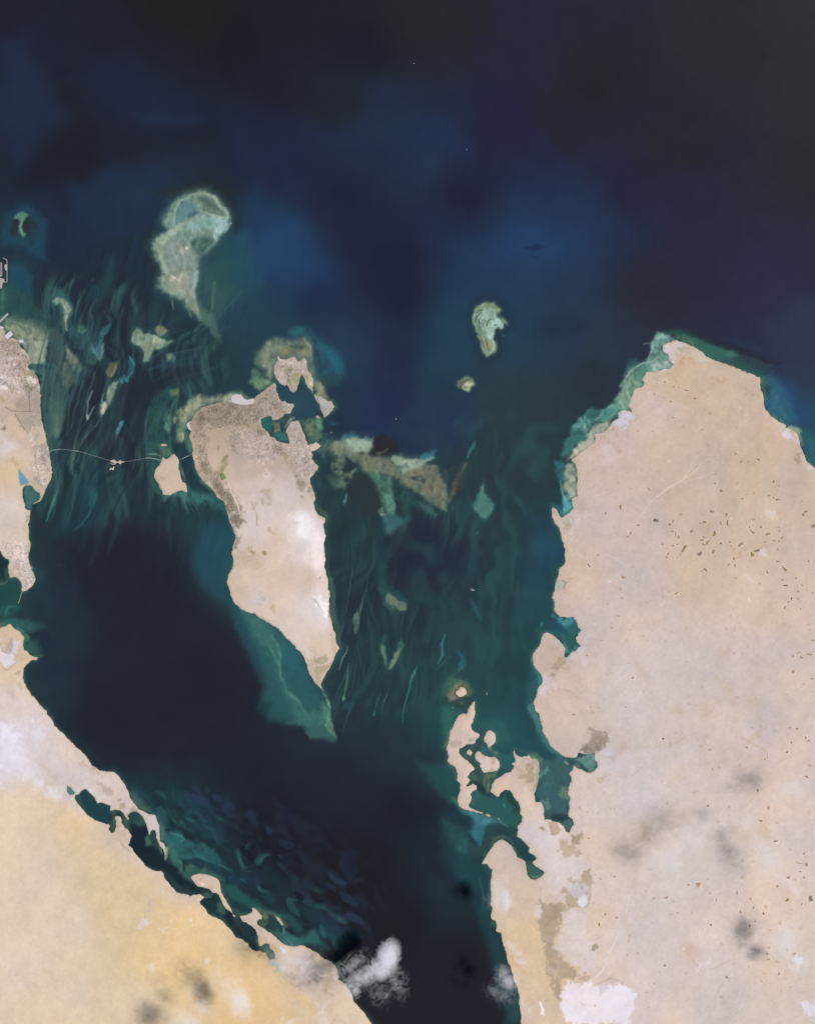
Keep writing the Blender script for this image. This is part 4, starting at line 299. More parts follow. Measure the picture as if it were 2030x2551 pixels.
def paint_land(P, S, G):
    Q1=(1500,1100,530); Q2=(1500,1600,530); Q3=(1300,2051,500); Q4=(1630,2051,400); W1=(0,1800,450); W2=(0,2101,450); V4=(400,1900,800)
    # western town and its fields
    P(A3,"0,0 300,20 430,170 520,370 470,450 300,300 150,230 0,260",'a2907f',.7,10,.5); P(A3,"30,200 150,190 160,270 40,260",'a08a72',.5,8,.4); P(A3,"350,250 470,220 520,370 420,470 330,400",'a08f80',.6,8,.5); P(A3,"260,1000 320,930 460,900 500,760 690,880 690,1190 520,1220 430,1190 280,1120",'a3978e',.85,3,.12); P(A3,"270,1240 520,1220 700,1220 700,1400 600,1500 480,1540 340,1400",'a59a92',.8,5,.12); P(A3,"470,530 590,520 610,600 520,610 480,720 440,660",'8a8258',.8,5,.3); P(A3,"510,650 560,610 640,660 600,720 520,700",'d6ccc8',.8,4); P(A3,"500,770 560,780 570,860 520,850",'82774e',.8,4,.3); P(A3,"190,810 230,820 235,860 200,860",'9c8a68',.7,4); P(A3,"470,400 620,420 700,450 740,520 620,520 500,490",'c8b4a6',.8,4,.4); P(A3,"580,520 640,480 720,500 760,560 700,640 640,600",'5c7a72',.8,4,.4)
    for q in ("180,350 260,310 240,380","0,620 60,600 40,690","60,760 140,730 120,820","200,560 290,540 260,580","510,1560 570,1500 550,1660"): P(A3,q,'dcd6e2',.75,4,.2)
    P(A3,"20,1510 60,1450 100,1440 95,1500 60,1560",'7c7068',.8,2); P(A3,"0,1260 90,1250 130,1350 40,1400 0,1380",'aea09a',.6,8,.4); P(A3,"580,1560 660,1550 700,1660 600,1700",'a09080',.6,4,.3); P(A3,"0,980 60,960 110,1010 40,1040",'a8967e',.7,6)
    for q in ("90,1120 200,1190 400,1200 690,1215","510,780 520,1200","260,1240 330,1360 430,1510 520,1600","280,520 380,650 450,710","130,690 160,830 150,980","440,540 490,680 510,900"): S(A3,q,2.2,'8f8279',.6,1.4)
    for q in ("560,60 620,300 650,430","680,60 750,300 830,450 860,560","640,100 700,180 760,330"): S(A4,q,2.4,'9c8c80',.6,1.6)
    P(A4,"0,260 220,200 400,150 480,60 420,40 250,140 0,230",'c8b296',.7,9); P(A4,"0,0 300,0 380,60 200,180 0,210",'d6ccd4',.6,12); P(A4,"660,0 790,0 850,200 880,450 890,580 840,420 780,250",'b0a097',.7,6,.2); P(A4,"600,560 780,560 830,640 760,820 700,860 600,740 520,690",'b8a69c',.6,8,.6); P(A4,"690,600 760,590 780,680 700,680",'ddd2d4',.6,6,.5); P(A4,"230,330 320,320 360,480 300,450",'b09c86',.7,6); S(A4,"700,900 715,960 690,1010 630,1045 520,1090",2.4,'d2b482',.9,1.4); P(A4,"420,1270 500,1250 510,1330 440,1360",'8c8078',.7,3,.5); S(A4,"345,760 380,1000 430,1200",3,'d2c6be',.6,2)
    P(A4,"360,1500 430,1560 450,1716 500,1716 490,1500 440,1380",'c0ae9e',.6,5)
    P(A5,"0,0 180,0 220,200 150,290 60,200",'c6b8b4',.7,8,.5); P(A5,"340,300 470,260 500,420 600,640 500,800 400,840 360,640 310,480",'c8b8b2',.7,8,.7); P(A5,"170,400 330,400 340,520 280,590 180,600",'b4a08e',.6,8,.3); P(A5,"430,30 520,20 490,180 420,130",'b0a092',.6,6,.4)
    # pale salt pans of the west shore
    P(B1,"70,310 100,250 160,220 200,250 190,430 130,460 90,400",'aea5a6',.9,3,.15); P(B1,"185,250 265,310 260,370 220,455 180,420 170,360",'d0cde2',.9,3,.1); P(B1,"0,300 60,420 140,470 190,490 210,590 160,650 60,630 0,560",'dad8ea',.85,4,.15); S(B1,"0,280 60,400 110,450 150,470",3,'9c9292',.7,1.6); S(B1,"0,600 60,650 130,680 210,620 250,570",2.4,'a8988c',.7,1.6); P(B1,"230,730 280,710 295,770 260,770",'a0928a',.6,3,.3); P(B1,"250,890 340,900 370,940 310,970",'9f9286',.7,4,.6); P(B1,"0,1460 120,1450 230,1560 260,1716 0,1716",'e4e2f2',.8,14); P(B1,"500,1460 620,1450 640,1600 600,1716 500,1716 480,1560",'e2dff0',.7,12); P(B1,"60,900 200,980 240,1090 140,1060",'c0b0ac',.6,8,.5); P(B1,"80,1120 260,1150 300,1250 150,1330",'d8c8cc',.5,14,.4); G(B1,"605,1330",10,10,0,'8c7060',.8); G(B1,"555,1215",9,9,0,'94786a',.7)
    P(W1,"0,20 140,80 250,280 420,560 560,640 560,720 440,680 250,500 120,480 0,380",'e6e2f2',.7,18,.35); P(W1,"250,200 480,160 600,300 640,560 480,480 360,360",'d2cad4',.6,16,.3); P(W1,"0,380 160,480 140,640 60,560 0,520",'dcd2d8',.5,16); P(W1,"360,380 480,460 600,560 480,500",'cdb8a8',.6,9); P(W1,"560,80 700,180 940,440 820,400 640,240",'cfc0b8',.6,10,.3); P(W1,"720,380 790,370 780,420 740,420",'aea098',.6,4,.3); P(W1,"800,400 960,450 980,520 900,500",'aa9a8c',.7,5,.4); P(W1,"970,590 1080,640 1070,720 1020,700 940,580",'b0a4a0',.85,4,.2); P(W1,"1130,760 1190,760 1200,820 1150,820",'ab9c88',.8,4); P(W1,"1130,690 1150,740 1120,760",'b0a08c',.7,3); P(W1,"1220,830 1300,820 1310,850 1230,880 1210,920 1195,880",'aa9c8a',.85,4); P(W1,"900,660 1000,720 930,740",'cfcbdc',.7,6); S(W1,"930,745 1050,770 1060,820",3,'e0d6d8',.7,1.8); P(W1,"1100,900 1150,900 1200,1010 1250,1070 1220,1140 1150,1100 1100,1000",'bfaea2',.7,6,.6); S(W1,"1160,1110 1210,1180 1260,1220",3.5,'a09080',.8,2); S(W1,"820,520 815,600 900,690 1060,740",3,'ded4d8',.6,2)
    P(W2,"1395,485 1420,540 1425,630 1400,640 1395,560",'c0b8c0',.85,2.5,.2); P(W2,"1360,710 1410,700 1430,760 1340,800 1310,770",'dcd4dc',.85,4,.25); S(W2,"1385,640 1390,700",2,'b0a2a0',.7,1.4); S(W2,"1610,730 1615,780 1550,810 1545,850",2.2,'e0dce0',.8,1.4); G(W2,"1612,730",16,14,0,'e8e4e8',.8); P(W2,"1410,1110 1480,1180 1470,1240 1390,1200",'e4dcd0',.5,7,.4)
    P(B3,"680,1390 740,1370 730,1460",'dcdce4',.8,3); S(B3,"0,540 60,605 130,655 220,695 300,700",5,'d8ccd0',.8,3); S(B3,"330,740 380,850 520,990 720,1045",6,'dcd2dc',.85,3); P(B3,"740,1045 880,1025 900,1060 850,1120 800,1120",'d0c0ba',.85,4); P(B3,"790,1090 850,1120 930,1220 880,1190",'dad4e2',.8,3); G(B3,"893,868",22,16,.2,'f0eef4',.9); S(B3,"860,795 885,790 870,820",2.5,'8c7c70',.8,1.4); P(B3,"740,770 830,735 1000,760 1000,900 880,900 800,860",'c4b2aa',.5,10,.3); S(B3,"1300,1260 1350,1340",2.5,'e4d8bc',.8,1.4)
    P(B4,"300,1380 420,1360 460,1390 380,1420",'e4dcd8',.7,4,.3); P(B4,"900,760 1000,770 980,800 890,810",'a89a92',.6,3,.4); P(B4,"1000,860 1140,900 1200,980 1130,1000 1060,920",'b4a4a0',.5,6,.8); P(B4,"1110,1280 1220,1280 1260,1390 1130,1350",'a3937c',.85,4,.3); P(B4,"1270,1400 1350,1360 1400,1400 1430,1500 1420,1570 1370,1560 1320,1490",'a8b4ac',.85,5,.15); P(B4,"1395,1170 1420,1170 1500,1250 1470,1255",'e0e0f0',.85,3); P(B4,"1270,1180 1380,1200 1360,1330 1300,1240",'c0a888',.6,7)
    P(B5,"260,760 450,660 600,720 760,740 680,900 560,1050 380,1000 300,900",'dcd4e4',.55,16,.5); P(B5,"330,980 440,960 600,1040 700,900 840,900 860,1050 760,1280 620,1240 500,1160 400,1080",'b0a099',.65,14,.5); P(B5,"820,1080 960,980 1050,1040 1060,1200 920,1280 840,1260",'a8967f',.75,10,.3); P(B5,"690,880 780,860 800,1000 720,1040",'a0988e',.6,8,.3); P(B5,"960,1270 1040,1280 1020,1320",'9a8c7c',.8,3); P(B5,"780,740 860,800 880,880 820,860",'b0a494',.7,5); S(B5,"400,1100 480,1180 560,1160 610,1100",3,'9a8c82',.6,2); P(B5,"400,1180 560,1290 740,1420 780,1560 720,1560 560,1360 420,1260",'d4b27e',.5,14); P(B5,"780,1420 940,1450 960,1716 840,1716",'dcd2d8',.6,12,.3); P(B5,"980,1460 1080,1640 1040,1716 960,1560",'c0ac98',.6,10); P(B5,"260,600 340,660 320,680 270,630",'dce0f0',.8,2.5); S(B5,"280,560 340,590 410,620",2,'efe0cc',.7,1.4); P(B5,"250,1560 300,1570 290,1640 250,1620",'e0d4c8',.5,6,.4); P(B5,"320,1620 480,1640 460,1716 320,1716",'e4d8dc',.5,9,.3)
    # main island: gardens, towns, the central plain
    P(C2,"200,440 400,350 700,290 860,350 1040,330 1060,420 1000,600 860,640 700,600 520,620 300,700 200,760 170,560",'8f8170',.75,12,.55); P(C2,"280,380 700,310 860,360 1040,340 1100,480 940,620 860,500 500,540 250,600 200,480",'7c7460',.55,9,.7); P(C2,"200,760 330,720 370,800 340,960 290,1060 400,1180 360,1260 470,1260 520,1300 660,1500 780,1716 620,1716 480,1560 380,1400 260,1280 200,1100 220,900",'8a7f68',.75,10,.55); P(C2,"560,1220 660,1080 680,1200 650,1290 560,1310",'84805f',.85,5,.4); P(C2,"575,1320 620,1305 635,1390 590,1410 570,1360",'5f8a3c',.95,2.5,.1); P(C2,"680,880 900,870 840,980 780,1060 720,980",'a08e82',.7,8,.2); P(C2,"510,940 590,930 560,970 540,1030 515,1000",'9a8a78',.7,4,.3); P(C2,"960,640 1120,640 1240,720 1140,740 1020,700",'8a7e68',.75,7,.4); P(C2,"1350,870 1450,900 1550,1040 1500,1120 1440,1040 1360,960",'8f826c',.75,7,.4); P(C2,"1200,770 1330,800 1380,860 1260,860",'8c8070',.6,6,.5); P(C2,"710,250 730,205 800,178 870,200 905,255 1030,245 1050,300 960,340 850,335 740,300",'c9c0c4',.97,1.6); S(C2,"720,285 800,310 860,290",2,'aea49c',.6,1.4)
    P(C2,"1390,275 1450,290 1515,310 1600,325 1620,350 1560,455 1500,440 1470,370",'bfb8b8',.85,4,.3); P(C2,"1060,250 1340,40 1380,240 1490,400 1440,500 1310,530 1200,480 1120,420",'9f9287',.6,10,.5); P(C2,"85,620 110,580 140,660 155,710 115,680",'c8bfc0',.9,2); P(C2,"830,1030 1000,1010 960,1110 850,1120",'b0a69e',.6,7,.5); P(C2,"1280,1250 1400,1230 1380,1330 1300,1320",'b4a6a4',.6,6); P(C2,"1140,1320 1200,1260 1280,1290 1290,1400 1180,1400",'d6ccd0',.6,8); P(C2,"1180,1560 1300,1540 1280,1716 1200,1716",'a3957c',.6,7,.4); G(C2,"1230,1330",22,20,0,'a89a84',.6); P(C2,"940,1290 1080,1260 1060,1380 950,1370",'b6a8a0',.5,6,.5)
    P(C1,"480,640 560,560 660,620 660,860 620,910 560,880 500,780",'b3a8a6',.9,2.5,.15); P(C1,"530,505 700,540 800,580 830,640 930,700 850,740 660,660 520,590",'b3a69e',.85,4,.5); P(C1,"660,680 730,660 770,680 710,740 720,900 750,1000 740,1020 660,910",'848a64',.9,3,.2); P(C1,"720,760 800,720 860,780 830,900 760,1010 740,900",'8f9068',.9,3,.2); S(C1,"690,720 720,860 730,1000",2.4,'bcb49c',.8,1.4); S(C1,"860,770 790,830 740,880",2.4,'b8ae98',.7,1.4); S(C1,"560,550 640,580 760,600 830,640",2.2,'d0c6c0',.7,1.2); P(C1,"850,560 920,540 940,680 850,640",'c0aea6',.7,4,.4); P(C1,"940,700 1010,790 1030,880 1000,960 930,890 900,800",'b6ac92',.9,4,.3); P(C1,"940,880 1040,870 1080,900 1000,970 950,940",'c8c2ac',.8,4,.4); S(C1,"1000,960 1040,1040 1080,1100",3,'c4bca0',.8,2); P(C1,"1090,1090 1180,1110 1240,1180 1200,1240 1120,1180",'b3b3ac',.9,3,.15); P(C1,"1130,1230 1230,1220 1260,1290 1190,1330",'a89a8c',.7,3,.7); S(C1,"600,470 640,455 720,480",2.2,'b8ab94',.7,1.4)
    P(C3,"110,370 250,280 300,420 360,560 330,700 260,680 150,560",'a89a92',.8,6,.5); P(C3,"150,290 250,280 270,360 110,390",'b4aeb0',.7,4,.4); P(C3,"400,650 500,580 570,635 500,690 430,720",'d0b8aa',.9,2); P(C3,"0,620 120,760 200,900 330,960 460,980 400,1080 260,1040 120,940 0,740",'988a76',.75,8,.5); P(C3,"80,680 250,740 400,800 480,880 520,980 420,970 300,920 200,800",'aa9e98',.7,8,.6); P(C3,"420,820 460,830 470,860 430,850",'a8b0d0',.8,2.5); P(C3,"200,790 290,800 280,860 200,850",'b4b2bc',.6,4,.4); P(C3,"240,1070 330,1100 420,1240 380,1260 270,1140",'8c8270',.75,6,.5); P(C3,"270,1180 380,1200 390,1280 290,1280",'93897e',.7,7,.3); P(C3,"370,1270 440,1260 480,1390 440,1400",'98917a',.6,5,.3); G(C3,"295,1355",22,16,0,'948a74',.7)
    P(C4,"1040,690 1160,640 1290,700 1360,860 1440,1060 1440,1170 1350,1280 1280,1170 1240,1000 1190,860 1100,800",'857a66',.8,9,.5); P(C4,"860,300 1000,360 1060,440 1120,600 1060,690 960,600 880,480",'958872',.65,9,.6); S(C4,"1250,580 1300,720 1380,880 1430,1060",2.6,'c8bcb0',.7,1.6); P(C4,"1340,1300 1380,1330 1340,1560 1320,1600 1300,1560 1350,1400",'988c78',.7,5,.3); P(C4,"220,540 300,520 300,640 260,620",'a3977c',.6,6,.5); P(C4,"480,180 545,240 540,300 420,260 450,200",'b8a8a0',.7,4,.3); S(C4,"1640,950 1650,1080 1670,1190",3,'b09c78',.8,1.8); S(C4,"1580,850 1610,960 1640,860 1580,845",2.2,'a89678',.7,1.4)
    P(C5,"60,30 220,0 300,200 310,320 230,420 160,340 110,180",'827864',.85,7,.5); P(C5,"220,470 260,480 230,640 180,720 165,720 200,560",'93877a',.8,5,.3); P(C5,"180,720 360,680 540,760 600,900 480,960 300,900 200,880",'b8a592',.6,12,.4); P(C5,"390,640 440,640 540,760 530,820 480,760 430,700",'9a8c68',.7,4,.6); P(C5,"600,700 640,700 645,760 620,775",'94885a',.9,2.5); P(C5,"1020,220 1200,180 1300,330 1260,540 1130,480 1080,400",'eae6f4',.8,14,.3); P(C5,"1040,320 1110,320 1090,380 1050,360",'b8aeb4',.7,4); P(C5,"1240,540 1460,440 1470,900 1330,880 1240,700",'e6dce4',.7,20); G(C5,"1190,370",110,190,-.35,'f0ecf6',.7); G(C5,"1440,1490",55,130,-.5,'f4f0fa',.75); G(C5,"1400,760",80,260,0,'e8e0ea',.5); P(C5,"1340,1380 1480,1400 1540,1560 1530,1660 1440,1540",'f2eefa',.85,7); S(C5,"1280,1340 1380,1480 1480,1590",3,'a8a29c',.8,1.4); S(C5,"1320,1370 1420,1500",2,'c8c4c0',.7,1.2); P(C5,"450,1230 560,1220 620,1400 600,1440 480,1440",'c4c2cc',.7,5,.2); P(C5,"560,1260 620,1380 590,1400 550,1300",'b4aaa0',.7,4); S(C5,"470,1450 600,1452",2,'b0a8a4',.7,1.2); P(C5,"700,1500 780,1560 790,1640 720,1600",'b4a284',.7,6,.4); G(C5,"1401,1079",7,8,0,'6a4a4c',.9); S(C5,"1445,1140 1510,1150",2,'a49a9c',.7,1.2); P(C5,"690,360 760,440 740,470 690,410",'b49e84',.6,4); P(C5,"1180,950 1290,960 1320,1080 1240,1250 1180,1180 1240,1050",'bfb0a8',.5,16); S(C5,"500,180 510,260 530,330",3,'a8966c',.8,1.6); S(C5,"450,0 475,100",2.4,'a89a80',.7,1.4); G(C5,"270,545",16,12,0,'857a6c',.7); P(C5,"1390,200 1490,240 1490,310 1440,300",'b0a48c',.7,4,.7)
    P(C6,"1280,820 1400,780 1500,740 1545,790 1500,860 1400,885 1300,870",'ab9f8e',.9,3,.1); P(C6,"1310,980 1350,900 1500,880 1580,860 1510,1000 1430,1110 1415,1190 1360,1060",'ac9f8d',.85,4,.12); S(C6,"1310,1010 1330,910 1480,885 1600,790",3,'d8c8ba',.8,2); P(C6,"1560,330 1640,520 1640,620 1690,660 1620,760 1590,640 1570,480",'b8a892',.75,5,.15); P(C6,"1540,100 1590,260 1610,400 1560,280",'a8987f',.8,3); P(C6,"1180,640 1260,700 1290,860 1240,900 1190,760 1110,680",'dccfd0',.7,6); P(C6,"560,210 800,330 800,380 700,310",'c0a890',.6,6); S(C6,"1590,420 1560,580 1590,700 1600,800",2.6,'d4c6b4',.6,1.6)
    # eastern peninsula: shore flats
    P(D2,"840,400 880,350 1000,300 1070,270 1200,330 1060,440 1040,600 960,680 860,690 960,560",'d0ccd0',.85,9,.2); P(D2,"900,560 1030,580 1000,660 880,690",'d0d4dc',.7,7); P(D2,"1060,400 1200,350 1250,430 1120,450",'a8a48c',.8,5,.6); P(D2,"1080,460 1300,470 1460,560 1300,540 1180,500",'ccc4b8',.7,6,.4); P(D2,"1250,360 1350,390 1500,520 1450,570 1300,460",'b8b8a8',.7,7,.5); P(D2,"1060,560 1100,520 1250,510 1400,600 1280,580 1140,540 1130,620 1000,690",'bfa082',.75,6,.3); P(D2,"860,740 910,700 940,740 890,770",'b49a7c',.8,3,.3); P(D2,"440,1000 480,1000 470,1270 420,1280 390,1180",'c4c4b4',.8,5,.3); P(D2,"240,1280 320,1260 460,1330 250,1550 160,1440",'c8c4cc',.9,5,.25); P(D2,"300,1440 430,1360 260,1540",'d2d4e4',.8,4); S(D2,"460,1330 360,1440 260,1550",2.5,'b0a090',.6,1.4); P(D2,"690,740 620,720 600,790 600,900 680,800",'ccbeb2',.7,6); S(D2,"1000,310 1100,285 1200,330",2,'ece4d0',.6,1.4); S(D2,"1430,560 1716,600",3,'d8c4b0',.6,2)
    for q in ("1590,820 1650,810 1690,860 1600,870","160,1530 240,1540 200,1590","0,1650 100,1620 60,1716 0,1716","1280,1310 1380,1320 1300,1370","450,1380 500,1340 490,1370"): P(D2,q,'b49c84',.6,6,.3)
    P(D4,"1070,220 1200,150 1320,180 1110,410 1030,330 1000,280",'cfccd4',.9,4,.2); P(D4,"740,470 900,470 1000,350 1090,400 1040,440 960,440 960,560 860,660 760,660 760,540",'bda288',.6,8,.7); P(D4,"960,560 1140,700 1060,720 980,620",'b89c80',.6,7,.3); P(D4,"470,800 600,770 580,900 520,1000 490,920",'baa38c',.6,8,.3); S(D4,"590,1030 690,1000 740,960",3,'b8a084',.5,2,.4); P(D4,"420,1390 520,1370 600,1460 620,1560 520,1640 480,1560 440,1500",'c4b0a2',.7,6,.4); P(D4,"420,1400 500,1390 470,1420",'8c8478',.7,3,.3); P(D4,"290,1650 440,1520 500,1600 440,1716 300,1716",'c4bcb4',.8,6,.3); P(D4,"120,1560 190,1510 250,1640 240,1716 170,1700",'b8a28c',.6,5,.6); P(D5,"590,270 740,230 700,400 660,450 620,400",'b0a088',.8,5,.3); P(D5,"680,480 860,180 720,330 660,460",'d8c8c8',.6,7)
    P(D5,"490,1120 600,1110 630,1160 590,1240 510,1270 480,1200",'a3aca4',.9,3,.25); S(D5,"560,1110 630,1160 590,1230",3.5,'8f8c7c',.8,2); S(D5,"630,1140 700,1150",2.4,'a8987f',.7,1.4); P(D5,"640,1040 740,1080 720,1130 650,1100",'b49c80',.6,6,.4); P(D5,"470,1400 720,1500 700,1600 560,1640 480,1560",'bcab98',.7,9,.5)
    P(D6,"160,740 290,470 380,450 580,620 600,790 500,900 460,1060 300,1040 200,940",'c3ae9b',.7,9,.15); P(D6,"540,820 620,830 600,880 500,960 500,1090 420,1050 450,940",'a8967f',.85,5,.2); P(D6,"560,910 680,900 640,950 560,960",'bca68e',.6,5); P(D6,"310,1060 600,1210 560,1230 400,1090 340,1330 260,1280 230,1230",'d9cdce',.7,9); P(D6,"640,790 800,680 960,860 940,920 820,800 700,840",'d6c8c6',.6,9,.4); S(D6,"540,1230 700,1290 830,1370",5,'bca68f',.6,3); P(D6,"800,650 960,480 960,560 860,680",'d8ccd0',.6,9)
    # grey wet hollows
    P(E1,"830,620 880,520 950,490 1000,420 1020,280 1000,230 1070,210 1170,250 1280,330 1330,460 1310,550 1180,620 1100,650 950,680",'a3917f',.92,4,.15); P(E1,"830,620 880,520 960,500 1080,560 1130,500 1200,540 1180,600 1060,650 950,680",'8c8074',.85,5,.25); P(E1,"1080,540 1180,470 1210,540 1130,600",'7c756c',.7,4,.3); P(E1,"790,940 880,930 940,990 880,1000 820,1010",'b8a6a0',.6,5,.5); P(E1,"1180,1060 1330,1000 1340,1040 1250,1100 1190,1140",'bfa98f',.8,4,.3); P(E1,"1320,760 1440,700 1470,720 1380,830 1340,820",'c4b09c',.7,4,.3); S(E1,"810,1580 850,1620 880,1650",3.5,'b49a7c',.8,2); S(E1,"955,1660 990,1700",3.5,'b49a7c',.8,2); S(E1,"1140,1120 1200,1200",4,'b09c74',.7,2.5)
    P(E1,"0,760 110,780 150,880 140,1100 90,1300 60,1300 100,1000 90,850 0,830",'b0a08e',.8,5,.3); P(D8,"1190,380 1230,300 1310,290 1330,400 1310,580 1200,570 1160,440",'ad9b86',.92,4,.12); P(D8,"1100,440 1200,430 1230,540 1110,480",'b4a28e',.8,4); S(D8,"1050,350 1120,400 1190,440",5,'b0a08a',.7,3); S(D8,"1360,300 1380,420 1340,640 1320,700",5,'a89a84',.7,3); P(D8,"690,230 760,210 770,300 720,340 690,300",'b8a792',.85,3); P(D8,"640,400 720,350 760,370 740,400",'b4a68e',.8,3); P(D8,"130,10 240,0 200,40 140,50",'aa9e92',.7,4,.4); P(D8,"580,200 690,215 690,310 640,390 590,410 550,320",'d6c8c8',.6,5); P(D8,"1050,590 1200,800 1300,1010 1440,900 1460,1080 1300,1000 1140,860",'d8cccc',.6,10,.4); P(D8,"1080,1200 1500,1180 1640,1300 1700,1500 1400,1450 1120,1350",'dacfd2',.6,20,.3); P(D8,"1380,1180 1450,1190 1480,1260 1430,1260",'a89a6c',.85,3,.3)
    P(D7,"110,1120 230,1110 240,1180 150,1200",'b4a498',.7,4,.5); P(D7,"390,1080 480,1060 470,1110 390,1120",'8f8c78',.7,4,.4); P(D7,"370,1000 440,960 530,1020 460,1050",'d8ccc8',.6,6); P(D7,"480,1290 590,1300 590,1350 490,1370",'b09e90',.7,5,.4)
    P(E2,"540,640 630,640 760,690 820,800 800,880 710,890 700,830 600,760",'aa9a86',.92,3.5,.12); P(E2,"640,680 760,680 780,740 670,720",'c8b0a2',.7,4,.3); P(E2,"960,880 1050,860 1150,870 1160,940 1080,1030 980,1020 950,960",'a29582',.92,3.5,.1); P(E2,"790,970 870,980 900,1060 1000,1040 1080,1110 1190,1210 1080,1270 1010,1210 860,1260 760,1160",'b8a792',.9,3.5,.12); P(E2,"1030,1140 1090,1140 1080,1190 1040,1180",'dccfd0',.9,2.5); P(E2,"780,1260 880,1280 860,1350 790,1320",'c8b8ae',.7,5); P(E2,"470,730 520,730 530,800 490,830",'a89c6c',.85,3,.3); P(E2,"1000,760 1080,740 1130,830 1050,850",'cfc2c2',.6,4,.5)
    P(E2,"1270,1480 1320,1560 1310,1680 1240,1716 1150,1716 1160,1600",'b8a792',.85,4,.25); P(E2,"950,1640 1010,1680 1060,1716 1000,1716",'bcaa96',.8,4)
    P(Q3,"560,390 600,450 630,520 590,560 580,640 560,720 480,730 390,720 350,670 380,600 330,580 340,550 400,580 500,500 510,450",'b3a28d',.92,3.5,.15); P(Q3,"410,480 500,520 520,580 440,540",'bcaea0',.8,4); P(Q3,"400,580 470,530 520,510 580,570 560,650 550,700 510,720 460,640 400,640",'ccc8d4',.9,4,.2); P(Q3,"480,640 560,620 550,690 515,715 475,690",'dcdcec',.9,3); P(Q3,"470,740 550,740 520,850 490,860 460,790",'bab0ac',.85,3,.3)
    P(Q3,"120,690 180,660 260,680 340,670 390,720 380,790 340,830 320,920 270,1000 290,1080 360,1170 450,1220 475,1300 440,1340 370,1310 330,1360 330,1500 290,1540 260,1430 230,1300 210,1150 170,1000 140,850",'ab9c86',.92,4,.15); P(Q3,"190,700 330,700 300,850 200,880 160,800",'a3937d',.6,9,.2); P(Q3,"230,1220 290,1240 320,1330 260,1300",'c4b4a2',.7,6); P(Q3,"120,700 170,700 170,800 130,800",'d2c6c0',.7,4,.4); P(Q3,"280,1010 380,740 470,750 540,740 560,980 640,1040 640,1290 480,1290 470,1230 360,1160 290,1080",'dad0d4',.7,6,.1); P(Q3,"330,1380 400,1350 560,1370 680,1400 890,1380 960,1470 900,1716 440,1716 380,1660 330,1560",'ebe5f2',.9,5,.1); P(Q3,"640,1380 720,1360 740,1420 690,1470",'cfc4cc',.7,4); S(Q3,"650,1370 740,1330 860,1360",4,'b4a28c',.8,2.5,.4); P(Q3,"470,1330 560,1320 610,1280 560,1360 480,1350",'b09e8a',.8,3,.4); S(Q3,"500,1520 520,1560 545,1565",3,'d0b0a0',.8,1.8)
    S(Q3,"800,980 740,1130 680,1260 600,1340 560,1370",3.4,'e2d8dc',.9,1.6); S(Q3,"590,1090 670,1220",2.2,'e0d4d4',.7,1.3); S(Q3,"920,580 880,780",2.2,'e0d4cc',.6,1.4); S(Q3,"280,1010 480,1000 600,1000 700,960",2.2,'cbb6ac',.6,1.4); P(Q3,"585,1060 620,1030 650,1040 610,1085",'958a6e',.9,2.5,.2); P(Q3,"640,700 760,760 760,880 640,900 560,860 580,740",'cdbba8',.6,12); P(Q3,"150,1525 190,1590 185,1640 165,1580",'f0eef6',.8,2.5,.4); S(Q3,"150,1530 170,1580 185,1630",2.4,'f4f2fa',.9,1.4); P(Q3,"890,940 920,960 915,1020 895,980",'c4a888',.7,3); P(Q3,"0,1160 40,1250 0,1240",'d8cccc',.5,6)
    P(E4,"770,560 860,560 1000,860 960,880 860,720 780,640",'dcd0d0',.7,7,.1); P(E4,"770,680 920,900 1060,1000 980,980 860,860 780,760",'cdb088',.6,8); P(E4,"700,540 760,700 770,860 720,640",'e0d2c8',.6,4); P(E4,"850,950 960,1060 960,1300 1080,1600 1000,1716 970,1500 940,1250",'dacbc4',.6,10); P(E3,"700,900 860,1000 960,1300 860,1480 700,1350 660,1200",'d8ccd0',.55,14); P(E3,"1400,1390 1480,1390 1510,1520 1460,1620 1400,1600",'d8d0ce',.8,4,.2); P(E3,"1100,640 1160,720 1160,800 1190,890 1130,740",'c0aa94',.7,5,.3); P(E3,"930,1480 1000,1480 990,1580 950,1580",'b8a294',.7,4,.4); S(E3,"1490,1110 1500,1260",3,'b8a290',.7,1.8)
    # eastern plain: faint tracks, wadis and lineaments
    rr = random.Random(11); K=(0,0,1716)
    for _ in range(70):
        x, y = rr.uniform(1480, 2010), rr.uniform(960, 2500); a = rr.choice((-.7, -.6, .5, 1.2)) + rr.uniform(-.3, .3); L = rr.uniform(20, 90); q = []
        for i in range(5): q.append('%.1f,%.1f' % (x, y)); a += rr.uniform(-.35, .35); x += math.cos(a) * L / 4; y += math.sin(a) * L / 4
        S(K, ' '.join(q), rr.uniform(2, 6), rr.choice(('bda890', 'c2ae9a', 'dccdc2', 'e0d2ca', 'c8b096')), rr.uniform(.2, .45), rr.uniform(1.5, 4))
    for _ in range(60):
        x, y = rr.uniform(1460, 2020), rr.uniform(940, 2520); G(K, '%.1f,%.1f' % (x, y), rr.uniform(8, 34), rr.uniform(6, 22), rr.uniform(0, 3), rr.choice(('c0a88e', 'bfae9c', 'dccec6', 'd2bca6', 'c4aa96')), rr.uniform(.15, .4))
    for _ in range(260):
        x, y = rr.uniform(1440, 2025), rr.uniform(930, 2530); G(K, '%.1f,%.1f' % (x, y), rr.uniform(1.5, 4), rr.uniform(1.5, 3), 0, rr.choice(('a98e74', 'b09880', 'e6dcd4', 'b49c84')), rr.uniform(.3, .7))
    for q in ("740,170 640,310 540,370 420,450 350,540","860,130 700,270 600,350","920,250 780,290 660,330"): S(Q1,q,3.4,'d8c6b4',.55,2)
